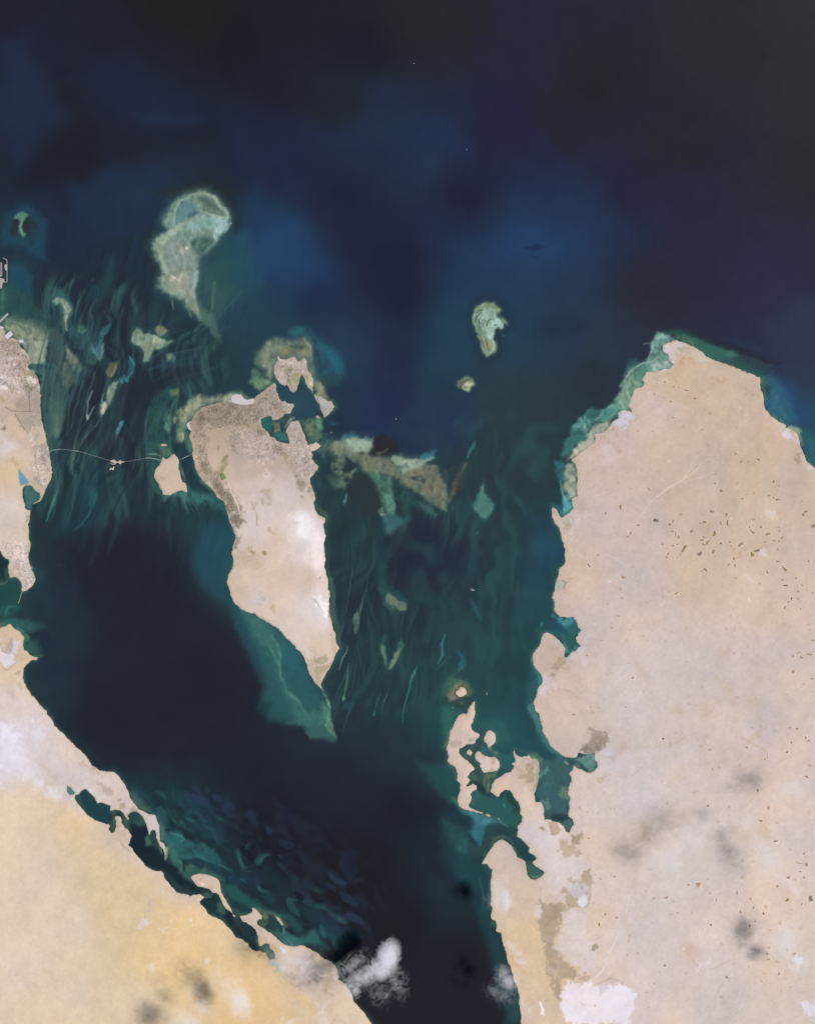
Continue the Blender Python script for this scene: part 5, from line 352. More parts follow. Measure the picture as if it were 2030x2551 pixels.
    P(Q1,"340,580 400,490 700,260 860,130 840,200 620,350 430,520",'d0bcaa',.4,8,.2); P(Q1,"1330,560 1400,560 1390,620 1350,610",'e0dcdc',.8,4,.4); P(Q1,"1240,890 1290,860 1330,900 1250,930",'dcd8dc',.7,5,.2); P(Q1,"1050,860 1140,880 1120,940 1060,910",'bc9c80',.6,6); P(Q1,"1540,110 1600,120 1600,200 1560,190",'a8957c',.6,5,.5); P(Q1,"1600,120 1660,190 1716,200 1716,260 1660,220",'d8ccd0',.7,5); S(Q1,"1140,1060 1220,1130",2.4,'e4dcd8',.7,1.6); S(Q1,"1180,1260 1190,1300",3,'e8e0dc',.7,1.8); P(Q1,"0,0 120,50 180,60 60,200 0,190",'d4c4c0',.5,12); P(Q1,"100,40 150,70 120,90",'b49a80',.6,4,.3); P(Q1,"0,400 100,450 300,640 120,760 0,700",'cfbcb4',.4,30)
    P(D3,"1230,1260 1290,1250 1390,1380 1340,1400",'d8cce0',.85,5); P(D3,"1140,1110 1300,1190 1280,1230 1180,1210",'d0c6be',.8,4,.4); P(D3,"270,540 380,490 470,570 330,600",'bfa48c',.6,8,.3); P(D3,"560,600 740,600 860,790 760,770 580,660",'bca490',.5,9,.4); S(D3,"360,300 470,330 560,375 650,410",3,'d8b8a4',.7,1.8); S(D3,"430,340 540,380",2,'a89080',.6,1.3); P(D3,"1450,1320 1540,1580 1560,1650 1500,1560 1440,1420",'d0c4c2',.7,5); P(D3,"1400,1610 1490,1600 1480,1716 1410,1716",'a8957c',.6,5,.5); P(D3,"1320,1440 1400,1460 1450,1540",'b8a078',.5,5,.3); P(D3,"0,90 90,150 220,250 120,290 0,260",'c4c0b4',.7,6,.4); P(D3,"620,960 700,940 780,1060 720,1100",'d6c8b8',.5,9)
    P(Q2,"80,160 240,300 460,620 440,760 200,740 160,420",'d8cac8',.4,30); P(Q2,"280,880 560,830 700,900 720,1020 560,1050 380,980",'d6c8c8',.45,30); P(Q2,"0,700 45,800 0,860",'a8967f',.8,4); P(Q2,"0,860 200,900 180,1060 0,1010",'d6ccd0',.5,10,.4); S(Q2,"0,930 60,920 90,970",4,'b8a898',.5,3); P(Q2,"880,260 1060,340 1040,420 900,330",'cab39c',.4,14); P(Q4,"1390,620 1500,600 1560,760 1440,740",'dcd0d6',.6,9,.3); P(Q4,"1620,1870 1716,1890 1716,2080 1640,2100 1600,2000 1560,1920",'e6e0ec',.9,5,.25); P(Q4,"1500,1430 1560,1440 1560,1520 1480,1480",'e8e4f0',.8,5); S(Q4,"450,1560 520,1490",2.6,'ece4ec',.8,1.6); P(Q4,"550,1470 610,1450 590,1500 560,1500",'e8e4ec',.7,3,.4); S(Q4,"640,1230 680,1200",2.2,'e4d8d8',.7,1.4)
# dark hollows of scrub and farm plots on the eastern plain: tile, centre, half sizes, turn, tone
HOLLOWS = """Q1 147,527,15,17,.2,y Q1 28,578,9,8,0,b Q1 430,636,24,20,.1,g Q1 570,640,6,14,.5,b Q1 545,668,8,14,.7,b Q1 630,588,14,5,.1,b Q1 290,675,15,10,.2,b Q1 228,738,6,14,.6,r Q1 205,768,8,9,.3,r Q1 565,725,9,9,0,b Q1 590,750,4,24,.05,b Q1 614,772,13,12,.6,b Q1 720,725,13,14,.6,b Q1 902,745,18,20,.2,y Q1 820,770,16,8,.2,b Q1 845,815,24,10,-.7,b Q1 815,830,18,8,.4,b Q1 800,795,20,7,.1,b Q1 955,822,9,12,.3,b Q1 895,888,15,18,.1,b Q1 782,908,20,20,.2,m Q1 660,860,38,12,-.8,y Q1 645,882,16,12,-.7,b Q1 625,915,6,6,0,b Q1 603,935,6,5,0,b Q1 530,905,5,18,.4,b Q1 518,935,12,6,0,b Q1 485,828,9,6,-.3,b Q1 825,1030,18,8,-.1,m Q1 802,1045,6,6,0,m Q1 838,1042,7,10,0,m Q1 1028,812,10,8,.2,b Q1 1038,843,8,7,0,b Q1 1118,825,22,12,-.8,b Q1 1105,840,14,10,0,b Q1 1208,912,20,20,0,y Q1 1245,880,26,14,-.4,g Q1 1060,945,12,10,.6,b Q1 1020,992,10,8,-.5,b Q1 1067,1000,9,8,0,b Q1 1220,628,14,7,-.5,b Q1 1208,730,24,7,.6,m Q1 1185,692,5,8,0,m Q1 1278,690,10,8,0,g Q1 1330,746,20,11,-.1,y Q1 1380,798,12,7,.4,b Q1 1448,775,12,8,-.5,b Q1 1424,803,9,7,0,b Q1 1420,690,11,4,0,b Q1 1424,722,8,7,0,r Q1 1415,967,16,9,0,b Q1 1470,1030,26,14,.6,y Q1 1330,1055,8,16,-.4,y Q1 1450,1115,8,8,0,b Q1 1475,1160,20,8,-.2,m Q1 1560,1103,9,7,0,b Q1 1608,1160,7,7,0,b Q1 1577,1207,8,12,.4,b Q1 1525,1268,11,13,.4,y Q1 1500,1292,8,9,.4,y Q1 1470,1338,14,8,-.6,y Q1 1595,1350,6,6,0,y Q1 1577,1267,8,6,0,y Q1 1692,1220,7,11,.4,b Q1 1268,1145,9,9,0,r Q1 1410,470,26,10,.2,b Q1 1380,455,6,10,0,b Q1 1340,438,16,4,.1,b Q1 1126,460,10,6,0,m Q1 1160,428,6,5,0,b Q1 1220,417,6,6,0,m Q1 1380,322,10,12,0,b Q1 1420,360,7,6,0,b Q1 1612,482,7,5,0,b Q1 1700,682,18,22,0,y Q1 1620,590,16,12,-.6,b Q1 1640,565,20,10,-.5,b Q1 960,397,14,14,.3,y Q1 905,338,10,5,-.3,b Q1 1075,98,20,6,.1,b Q1 1118,162,16,7,-.5,b Q1 1258,147,18,7,.5,m Q1 375,383,16,4,.8,b Q1 880,565,18,16,.2,b Q1 1000,590,12,16,.2,b Q1 1008,655,12,26,.05,b Q1 820,650,14,16,.2,b Q1 788,657,8,5,0,b Q1 955,660,5,18,-.4,b Q1 1415,870,6,14,-.3,b Q1 1310,810,14,6,-.2,b Q1 597,1223,16,8,-.3,y Q1 570,838,8,6,0,m Q1 605,828,6,6,0,m Q1 130,1407,14,4,0,r Q1 158,1265,9,5,0,r Q1 1695,1603,13,9,-.1,b Q1 1668,1515,6,6,0,b Q1 1660,965,10,9,-.5,b Q1 1075,1100,7,4,0,m Q1 165,1095,16,14,.2,r
Q2 1538,112,10,9,0,b Q2 1580,85,20,5,-.3,b Q2 1603,122,18,7,.3,b Q2 1668,98,26,9,.2,b Q2 1540,240,10,22,.1,r Q2 1690,295,12,10,.2,b Q2 1620,338,9,5,-.3,b Q2 1568,698,16,7,-.1,b Q2 1507,690,9,6,0,b Q2 1640,770,8,14,-.3,b Q2 1660,795,20,4,.5,b Q2 1524,810,9,9,0,y Q2 1485,888,12,10,0,b Q2 1330,927,7,6,0,r Q2 1310,942,12,3,-.5,r Q2 1162,850,12,7,.2,m Q2 863,868,14,8,.1,r Q2 1670,993,16,5,.4,b Q2 1645,1085,26,7,.4,b Q2 885,1023,9,8,0,r Q2 942,1012,7,6,0,r Q2 1275,1440,24,8,.2,b Q2 1252,1195,12,14,0,y Q2 1335,1335,14,16,.1,r Q2 1393,1605,12,9,0,b Q2 490,778,14,7,0,m Q2 545,820,9,5,0,r Q2 1202,688,5,6,0,m Q2 850,1320,14,8,.5,b
Q4 125,795,22,9,0,r Q4 358,660,14,8,-.2,b Q4 480,650,16,18,0,r Q4 1025,805,12,10,-.4,b Q4 1057,900,10,14,.2,m Q4 1160,962,18,13,0,g Q4 917,945,13,18,0,r Q4 968,1073,9,7,0,m Q4 1015,1095,8,16,-.2,m Q4 1072,1048,9,5,0,m Q4 1310,672,8,22,.3,g Q4 1415,820,34,16,-.1,y Q4 1665,805,30,32,.5,g Q4 1570,862,7,20,.1,b Q4 1620,442,18,22,.1,y Q4 1595,325,16,14,-.3,r Q4 1425,580,38,12,-.1,b Q4 1540,425,40,4,.1,b Q4 1550,515,16,7,0,m Q4 1290,190,22,12,.1,m Q4 1490,1395,18,14,0,y Q4 1410,1355,8,12,0,b Q4 1205,1395,13,13,0,y Q4 1210,1455,16,10,0,y Q4 1220,1330,9,9,0,b Q4 1328,1608,10,16,0,g Q4 108,1520,18,9,.1,b Q4 1310,1480,30,4,.4,r Q4 1140,1692,8,4,0,r Q4 1455,1748,9,6,0,r Q4 1350,1792,9,4,0,r Q4 880,740,6,26,0,y Q4 658,820,6,20,.1,r Q4 590,750,10,10,0,r Q4 245,957,14,6,0,r Q4 600,1085,16,12,0,y Q4 1595,580,12,16,.2,r Q4 770,1645,20,12,.2,y Q4 1230,1140,12,4,0,y Q4 1345,1075,22,6,.3,r
Q3 790,456,11,8,0,y Q3 625,440,10,4,0,y Q3 668,476,9,7,0,y Q3 712,776,9,9,.3,y Q3 660,865,12,14,.1,y Q3 805,808,18,6,-.2,y Q3 570,130,10,6,0,y Q3 1420,527,13,7,0,b Q3 1232,635,20,9,0,r Q3 1328,767,10,5,0,r Q3 1218,1215,14,8,0,b Q3 1505,525,24,20,0,r Q3 1130,1373,8,4,0,r Q3 1068,1445,8,5,0,r
D2 890,870,18,10,.3,b D2 1018,935,14,13,0,b D2 1085,945,14,5,0,b D2 1195,988,38,9,.2,m D2 1318,1103,32,10,.5,b D2 885,1097,20,5,0,r D2 975,1145,20,7,.6,y D2 1005,1375,12,10,0,g D2 508,1565,13,12,0,r D2 1420,1547,20,8,0,r D2 718,1572,14,5,0,r D2 738,1042,14,5,0,r
D5 1190,165,16,16,0,r D5 1545,450,7,30,.8,r D5 1503,498,13,18,.2,r D5 945,895,16,15,0,m D5 962,920,5,18,-.6,m D5 895,748,8,15,0,r D5 1370,1630,26,8,.1,r D5 1218,1460,16,9,0,r D5 1425,1375,16,8,0,b D5 1080,760,22,12,.3,r D5 1650,335,24,16,0,r D5 1445,1080,26,24,0,r D6 1138,545,15,8,.1,r D6 1575,1080,12,26,.5,r D6 980,1492,22,8,0,r D6 730,1605,26,13,0,r D6 1475,1495,8,14,0,m D6 920,765,18,7,.1,y"""

URBAN = [(C2, "200,460 400,350 700,290 1040,330 1340,40 1380,240 1600,340 1490,460 1250,480 1000,640 700,640 300,720"), (C2, "180,760 340,720 360,960 430,1200 640,1560 780,1716 620,1716 400,1420 220,1100"), (C3, "110,370 250,280 360,560 480,880 520,980 400,1080 200,940 60,700"), (C2, "680,650 1250,720 1500,1000 1300,1150 900,1100 640,1000"), (C4, "1060,700 1260,660 1430,1060 1420,1200 1320,1250 1200,860"), (C1, "480,520 930,540 950,700 1000,900 1300,1150 1190,1380 860,700 640,890 480,740"), (A3, "0,0 300,20 430,170 520,370 690,700 690,900 0,900"), (A4, "560,0 800,0 890,500 760,860 560,600"), (A5, "0,0 520,0 600,640 400,840 300,480")]
# ---------------------------------------------------------------- map raster: distance fields, noise, painting
ST = 2.5; RX0, RX1, RY0, RY1 = -120, 2150, -120, 2670
NX = int((RX1 - RX0) / ST) + 1; NY = int((RY1 - RY0) / ST) + 1
XS = RX0 + ST * np.arange(NX); YS = RY0 + ST * np.arange(NY)
rng = np.random.default_rng(7); random.seed(7)
_kx = np.fft.rfftfreq(NX, ST)[None, :]; _ky = np.fft.fftfreq(NY, ST)[:, None]
def noise(wl, seed, sx=1.0, sy=1.0, ang=0.0):
    """band-limited noise with features about wl map units across, unit variance; sx, sy stretch it along/across ang"""
    r = np.random.default_rng(seed).standard_normal((NY, NX))
    c, s = math.cos(ang), math.sin(ang)
    a = (_kx * c + _ky * s) * sx; b = (-_kx * s + _ky * c) * sy
    f = np.exp(-((a * a + b * b) * (wl * 0.55) ** 2) * 6.0)
    o = np.fft.irfft2(np.fft.rfft2(r) * f, s=(NY, NX)); o -= o.mean()
    return (o / (o.std() + 1e-9)).astype(np.float32)
N8, N16, N40, N120 = noise(7, 1), noise(16, 2), noise(40, 3), noise(120, 4)
N16b, N40b, N8b = noise(18, 5), noise(45, 6), noise(8, 8)
WARPX = 1.7 * N40 + .8 * N16 + .3 * N8; WARPY = 1.7 * N40b + .8 * N16b + .3 * N8b
def hexc(h): return np.array([int(h[i:i + 2], 16) / 255 for i in (0, 2, 4)], np.float32)
def win(x0, x1, y0, y1):
    i0 = max(0, int((x0 - RX0) / ST)); i1 = min(NX, int((x1 - RX0) / ST) + 2); j0 = max(0, int((y0 - RY0) / ST)); j1 = min(NY, int((y1 - RY0) / ST) + 2)
    return (j0, j1, i0, i1) if i1 > i0 and j1 > j0 else None
def seg_d2(X, Y, ax, ay, bx, by):
    dx, dy = bx - ax, by - ay; L = dx * dx + dy * dy + 1e-9
    t = np.clip(((X - ax) * dx + (Y - ay) * dy) / L, 0, 1)
    return (X - ax - t * dx) ** 2 + (Y - ay - t * dy) ** 2, t
def sdf_poly(X, Y, pts):
    d = np.full(X.shape, 1e12, np.float32); ins = np.zeros(X.shape, bool)
    for (ax, ay), (bx, by) in zip(pts, pts[1:] + pts[:1]):
        q, _ = seg_d2(X, Y, ax, ay, bx, by); np.minimum(d, q, out=d)
        if ay != by: ins ^= ((ay > Y) != (by > Y)) & (X < (bx - ax) * (Y - ay) / (by - ay) + ax)
    d = np.sqrt(d); return np.where(ins, d, -d)
def sdf_land(pts, R=44.0, rough=1.0):
    """signed distance on the whole raster (positive inside), exact within R of the shore; slightly roughened"""
    d = np.full((NY, NX), R * R, np.float32); par = np.zeros((NY, NX + 1), np.int32)
    for (ax, ay), (bx, by) in zip(pts, pts[1:] + pts[:1]):
        k = win(min(ax, bx) - R, max(ax, bx) + R, min(ay, by) - R, max(ay, by) + R)
        if k:
            j0, j1, i0, i1 = k; X, Y = np.meshgrid(XS[i0:i1], YS[j0:j1]); q, _ = seg_d2(X, Y, ax, ay, bx, by); np.minimum(d[j0:j1, i0:i1], q, out=d[j0:j1, i0:i1])
        if ay != by:
            rows = np.nonzero((ay > YS) != (by > YS))[0]; xc = (bx - ax) * (YS[rows] - ay) / (by - ay) + ax
            par[rows, np.clip(np.ceil((xc - RX0) / ST).astype(int), 0, NX)] += 1
    ins = np.cumsum(par, 1)[:, :NX] % 2 == 1; d = np.sqrt(d); s = np.where(ins, d, -d)
    return (s + rough * (0.55 * N8 + 0.5 * N16)).astype(np.float32)
SHAPES = globals()
class Paint:
    def __init__(self, img, warp=1.0, rag=0.0): self.im = img; self.wp = warp; self.rag = rag; self.sea = rag < .5
    def _pts(self, tile, s): return list(SHAPES[tile]) if s is None else tr(*tile, s)
    def _win(self, pts, m):
        xs = [p[0] for p in pts]; ys = [p[1] for p in pts]; k = win(min(xs) - m, max(xs) + m, min(ys) - m, max(ys) + m)
        if not k: return None
        j0, j1, i0, i1 = k; X, Y = np.meshgrid(XS[i0:i1], YS[j0:j1]); sl_ = (slice(j0, j1), slice(i0, i1))
        return sl_, (X + self.wp * WARPX[sl_]).astype(np.float32), (Y + self.wp * WARPY[sl_]).astype(np.float32)
    def _mix(self, sl_, a, col, mot):
        if mot: a = a * np.clip(1 - mot * (0.5 + 0.45 * N16b[sl_] + 0.35 * N8[sl_]), 0, 1)
        c = hexc(col)
        if self.sea and c[1] > c[0] and c[0] < .30: c = c + np.array([0, -.035 * c[1] - .25 * max(c[1] - c[2], 0), .01], np.float32)
        self.im[sl_] += (c - self.im[sl_]) * a[..., None]
    def P(self, tile, s, col, al, soft, mot=0, grow=0):
        pts = self._pts(tile, s); q = self._win(pts, soft * 1.5 + 10 + grow)
        if q is None: return
        sl_, X, Y = q; t = np.clip((sdf_poly(X, Y, pts) + grow + self.rag * (min(soft, 6) * (.55 * N16[sl_] + .6 * N8b[sl_]) + .8 * N8[sl_])) / (2 * soft) + .5, 0, 1); self._mix(sl_, al * t * t * (3 - 2 * t), col, mot)
    def S(self, tile, s, wd, col, al, soft=2, mot=0):
        pts = self._pts(tile, s); q = self._win(pts, wd + soft * 2 + 10)
        if q is None: return
        sl_, X, Y = q; best = np.full(X.shape, 1e9, np.float32); n = len(pts) - 1
        for i in range(n):
            d2, t = seg_d2(X, Y, *pts[i], *pts[i + 1]); u = (i + t) / n; hw = wd * .5 * (0.35 + 0.65 * np.sin(np.pi * np.clip(u, .02, .98))); best = np.minimum(best, np.sqrt(d2) - hw)
        t = np.clip(.5 - best / (2 * soft), 0, 1); self._mix(sl_, al * t * t * (3 - 2 * t), col, mot)
    def G(self, tile, s, rx, ry, rot, col, al):
        (cx, cy), = self._pts(tile, s); k = tile[2] / 1716; rx *= k; ry *= k; m = 2.2 * max(rx, ry) + 8; q = self._win([(cx, cy)], m)
        if q is None: return
        sl_, X, Y = q; c, s_ = math.cos(rot), math.sin(rot); a = ((X - cx) * c + (Y - cy) * s_) / rx; b = (-(X - cx) * s_ + (Y - cy) * c) / ry
        self._mix(sl_, al * np.exp(-((a * a + b * b) ** 1.4) * .8), col, 0)
def sea_tone(x, y, c):
    l = c.mean()
    if y < 800: return l + (c - l) * (.9 if c[2] > .3 else .95) + (np.array([1, -1, 4]) if x > 1000 and c[2] < .24 else np.array([1, 1, 1])) / 255
    if 1350 < y < 2000 and 230 < x < 800: return c + np.array([4, 4, 0]) / 255
    if y < 2000 and c[1] < .25: return c + np.array([6, 9, 8]) / 255
    return c
def base_field(txt, s=38.0, power=2.0, fix=None):
    pts = [q.split(',') for q in txt.split()]; f = 5
    X, Y = np.meshgrid(XS[::f], YS[::f]); acc = np.zeros(X.shape + (3,)); ws = np.zeros(X.shape)
    X = X + 10 * N120[::f, ::f] + 2 * N40[::f, ::f]; Y = Y + 10 * noise(130, 21)[::f, ::f] + 2 * N40b[::f, ::f]
    for a, b, h in pts:
        q = 1 / ((X - float(a)) ** 2 + (Y - float(b)) ** 2 + s * s) ** power; acc += q[..., None] * (hexc(h) if fix is None else fix(float(a), float(b), hexc(h))); ws += q
    acc /= ws[..., None]; fy = np.minimum(np.arange(NY) / f, acc.shape[0] - 1.001); fx = np.minimum(np.arange(NX) / f, acc.shape[1] - 1.001)
    iy = fy.astype(int); ix = fx.astype(int); ty = (fy - iy)[:, None, None]; tx = (fx - ix)[None, :, None]
    A = acc[iy][:, ix]; B = acc[iy][:, ix + 1]; C = acc[iy + 1][:, ix]; D = acc[iy + 1][:, ix + 1]
    return ((A * (1 - tx) + B * tx) * (1 - ty) + (C * (1 - tx) + D * tx) * ty).astype(np.float32)
def lin(c): c = np.clip(c, 0, 1); return np.where(c <= .04045, c / 12.92, ((c + .055) / 1.055) ** 2.4)
LANDS = [('WEST_N', WEST_N), ('WEST_S', WEST_S), ('EAST', EAST), ('MAIN_ISLE', MAIN_ISLE), ('NE_ISLE', NE_ISLE), ('WEST_ISLE', WEST_ISLE), ('RED_ISLET', RED_ISLET), ('OVAL_ISLE', OVAL_ISLE), ('SAND_BAR', SAND_BAR),
         ('LONG_ISLE', LONG_ISLE), ('HEART_ISLE', HEART_ISLE), ('PEAR_ISLE', PEAR_ISLE), ('DOT_ISLE', DOT_ISLE), ('ROUND_ISLE', ROUND_ISLE)]
SDF = {n: sdf_land(p, rough=(.6 if len(p) < 30 else 1.0)) for n, p in LANDS}
for n in ('WEST_N', 'WEST_S'):
    for pond in (POND_BLUE, POND_GREEN): SDF[n] = np.minimum(SDF[n], -sdf_land(pond, 44, .4))
DL = SDF['EAST'].copy()
for n in SDF: np.maximum(DL, SDF[n], out=DL)
# water
SEA = base_field(SEA_PTS, 68.0, 2.0, sea_tone)
a = (np.exp(np.minimum(DL, 0) / 9) * np.clip(.30 + .14 * N40, 0, .6))[..., None]; SEA += (hexc('2f5c54') - SEA) * a
a = (np.exp(np.minimum(DL, 0) / 3.4) * np.clip(.40 + .2 * N40, 0, .75))[..., None]; SEA += (hexc('6c8a74') - SEA) * a
def swirl(seed, wl, st, ang, big, small):
    n = noise(wl, seed, st, 1.0, math.radians(ang)); J, I = np.meshgrid(np.arange(NY), np.arange(NX), indexing='ij')
    I = np.clip(I + (big * noise(150, seed + 1) + small * noise(50, seed + 2)) / ST, 0, NX - 1.01); J = np.clip(J + (big * noise(150, seed + 3) + small * noise(50, seed + 4)) / ST, 0, NY - 1.01)
    i = I.astype(int); j = J.astype(int); u = I - i; v = J - j
    return ((n[j, i] * (1 - u) + n[j, i + 1] * u) * (1 - v) + (n[j + 1, i] * (1 - u) + n[j + 1, i + 1] * u) * v).astype(np.float32)
def soft_mask(pts, soft):
    m = np.zeros((NY, NX, 3), np.float32); Paint(m, 1.0, .3).P((0, 0, 1716), pts, 'ffffff', 1, soft); return m[..., :1]
def flow_tone(mask, sw, lo, hi, k):
    global SEA
    a = np.clip(sw, 0, 1.6)[..., None] / 1.6 * mask * k; b = np.clip(-sw, 0, 1.6)[..., None] / 1.6 * mask * k
    SEA += (hexc(hi) - SEA) * a; SEA += (hexc(lo) - SEA) * b
SW_A = .75 * swirl(51, 15, 13, 101, 22, 3) + .4 * swirl(61, 7, 15, 102, 22, 3)
flow_tone(soft_mask("80,700 300,690 420,800 520,800 560,930 480,1010 490,1160 520,1260 300,1300 130,1320 100,1200 110,1050 90,900", 30), SW_A, '222e36', '47786c', .5)
flow_tone(soft_mask("760,1180 1000,1220 1180,1250 1230,1400 1120,1560 1110,1760 850,1800 830,1500 790,1300", 40), .8 * swirl(71, 20, 7, 97, 24, 5) + .4 * swirl(76, 7, 14, 98, 22, 3), '232e39', '335c58', .42)
flow_tone(soft_mask("1130,1050 1400,1050 1390,1300 1330,1500 1310,1750 1200,1700 1130,1450", 50), swirl(81, 24, 3, 96, 24, 8), '28383f', '2d5a5c', .42)
flow_tone(soft_mask("420,1960 560,2040 760,2180 900,2330 850,2380 700,2290 520,2170 400,2060", 16), swirl(91, 19, 2.4, 38, 20, 8), '1b2830', '2f6a66', .75)
flow_tone(soft_mask("560,2000 760,2020 940,2150 960,2330 900,2360 760,2220 600,2110", 40), swirl(95, 21, 2.2, 38, 20, 8), '1c1d27', '26323f', .5)
pt = Paint(SEA, 0.8, .25); paint_sea(pt.P, pt.S, pt.G)
lum = SEA.mean(2, keepdims=True); STREAK = noise(7, 31, 7.0, 1.0, math.radians(102)); STREAK2 = noise(5, 33, 3.5, 1.0, math.radians(70))
SEA[:] = lum + (SEA - lum) * .9
wst = np.clip(1.4 - np.hypot((XS[None, :] - 330) / 330, (YS[:, None] - 1000) / 420), 0, 1).astype(np.float32)
SEA *= 1 + (wst * np.clip(.02 * STREAK + .02 * STREAK * N40, -.12, .12))[..., None]
STR = np.clip(1.3 - np.hypot((XS[None, :] - 1130) / 330, (YS[:, None] - 1480) / 420), 0, 1).astype(np.float32)[..., None] * np.clip(.35 + .5 * N40 + .5 * N120, 0, 1)[..., None]
SEA += (hexc('2c4a4c') - SEA) * STR * .45 * (SEA[..., 1:2] < .33)
SEA *= 1 + (0.010 * N40b + 0.005 * N16b)[..., None] + np.clip((lum - .27) * 2.6, 0, .5) * (.05 * N8b + .05 * N16 + .03 * STREAK + .06 * STREAK2)[..., None]
# land
LAND = base_field(LAND_PTS, 30.0)
a = (np.exp(-np.maximum(DL, 0) / 3.5) * .28)[..., None]; LAND += (hexc('cdb9a2') - LAND) * a
pt = Paint(LAND, 1.0, 1.0); paint_land(pt.P, pt.S, pt.G)
N5 = noise(3.5, 41); EASTK = np.clip((XS[None, :, None] - 900) / 300, 0, 1); LAND *= (np.array([1.028, 1.014, .985]) * (1 - EASTK) + np.array([1.016, 1.006, 1.004]) * EASTK).astype(np.float32) * (1 + np.array([.006, 0, -.012], np.float32) * N120[..., None]) * (1 + (0.007 * N40 + 0.006 * N16 + 0.006 * N8 + .007 * N120 + .007 * N5)[..., None])
URB = np.zeros((NY, NX, 3), np.float32); pu = Paint(URB, 1.0, 1.0)
for t_, q_ in URBAN: pu.P(t_, q_, 'ffffff', 1, 7, .3)
LAND += (np.array([.70, .645, .615], np.float32) * (LAND.mean(2, keepdims=True) / .65) - LAND) * URB * .45
LAND *= 1 + URB * (np.clip(.055 * N5 + .05 * N8b + .04 * N16b, -.2, .16))[..., None]
a = (np.exp(-((DL - .6) / 1.5) ** 2) * np.clip(.38 + .15 * N40b, 0, .6))[..., None]; LAND += (hexc('94907c') - LAND) * a
SEA_A = (lin(SEA) / GAIN).astype(np.float32); LAND_A = (lin(LAND) / GAIN).astype(np.float32)
# ---------------------------------------------------------------- materials
MATS = {}
def surf(name, attr=None, col=(.5, .5, .5), rough=.9, spec=.1, var=.06, scale=6.0, detail=3.0):
    if name in MATS: return MATS[name]
    m = bpy.data.materials.new(name); m.use_nodes = True; nt = m.node_tree; b = nt.nodes['Principled BSDF']
    b.inputs['Roughness'].default_value = rough; b.inputs['Specular IOR Level'].default_value = spec
    tc = nt.nodes.new('ShaderNodeTexCoord'); n = nt.nodes.new('ShaderNodeTexNoise'); n.inputs['Scale'].default_value = scale; n.inputs['Detail'].default_value = detail; n.inputs['Roughness'].default_value = .65
    mp = nt.nodes.new('ShaderNodeMapRange'); mp.inputs['From Min'].default_value = .25; mp.inputs['From Max'].default_value = .75; mp.inputs['To Min'].default_value = 1 - var; mp.inputs['To Max'].default_value = 1 + var
    mx = nt.nodes.new('ShaderNodeVectorMath'); mx.operation = 'SCALE'
    geo = nt.nodes.new('ShaderNodeNewGeometry'); nt.links.new(geo.outputs['Position'], n.inputs['Vector']); nt.links.new(n.outputs['Fac'], mp.inputs['Value']); nt.links.new(mp.outputs['Result'], mx.inputs['Scale'])
    if attr:
        a = nt.nodes.new('ShaderNodeAttribute'); a.attribute_name = attr; nt.links.new(a.outputs['Color'], mx.inputs[0])
    else: mx.inputs[0].default_value = col
    nt.links.new(mx.outputs['Vector'], b.inputs['Base Color']); MATS[name] = m; return m
M_SEA = surf('sea_water', 'tone', rough=.5, spec=.02, var=.03, scale=5.0); M_LAND = surf('desert_ground', 'tone', rough=.95, spec=.0, var=.03, scale=12.0); M_SHOAL = surf('wet_sand', 'tone', rough=.5, spec=.02, var=.08, scale=7.0)
M_BLOCK = surf('building_walls', 'tone', rough=.9, spec=.1, var=.1, scale=20)
def flat(h): return tuple(float(v) for v in lin(hexc(h)) / GAIN)
def tag(o, label=None, cat=None, group=None, kind=None):
    for k, v in (('label', label), ('category', cat), ('group', group), ('kind', kind)):
        if v: o[k] = v
    return o
C = sc.collection
def mesh_obj(name, V, F, mat, parent=None, tone=None, smooth=False):
    V = np.asarray(V, np.float32); F = np.asarray(F, np.int32); me = bpy.data.meshes.new(name); k = F.shape[1]
    me.vertices.add(len(V)); me.vertices.foreach_set('co', V.ravel()); me.loops.add(F.size); me.loops.foreach_set('vertex_index', F.ravel())
    me.polygons.add(len(F)); me.polygons.foreach_set('loop_start', np.arange(0, F.size, k, dtype=np.int32))
    me.polygons.foreach_set('use_smooth', np.full(len(F), smooth, bool))
    me.update(calc_edges=True)
    if tone is not None:
        at = me.color_attributes.new('tone', 'FLOAT_COLOR', 'POINT'); at.data.foreach_set('color', np.concatenate([tone, np.ones((len(V), 1))], 1).astype(np.float32).ravel())
    me.materials.append(mat); o = bpy.data.objects.new(name, me); C.objects.link(o); o.parent = parent; return o
def grid_mesh(name, keep, Z, col, mat, origin=None):
    """surface on the map raster: keep = bool per cell, Z and col per node"""
    jj, ii = np.nonzero(keep); a = jj * NX + ii; q = np.stack([a + NX, a + NX + 1, a + 1, a], 1)
    used, inv = np.unique(q, return_inverse=True); vj, vi = used // NX, used % NX
    V = np.stack([wx(XS[vi]), wy(YS[vj]), Z[vj, vi]], 1); ox, oy = (V[:, 0].mean(), V[:, 1].mean()) if origin is None else origin
    V[:, 0] -= ox; V[:, 1] -= oy; o = mesh_obj(name, V, inv.reshape(-1, 4), mat, None, col[vj, vi], True); o.location = (ox, oy, 0); return o
def cells(m): return m[:-1, :-1] | m[1:, :-1] | m[:-1, 1:] | m[1:, 1:]
def cells_all(m): return m[:-1, :-1] & m[1:, :-1] & m[:-1, 1:] & m[1:, 1:]
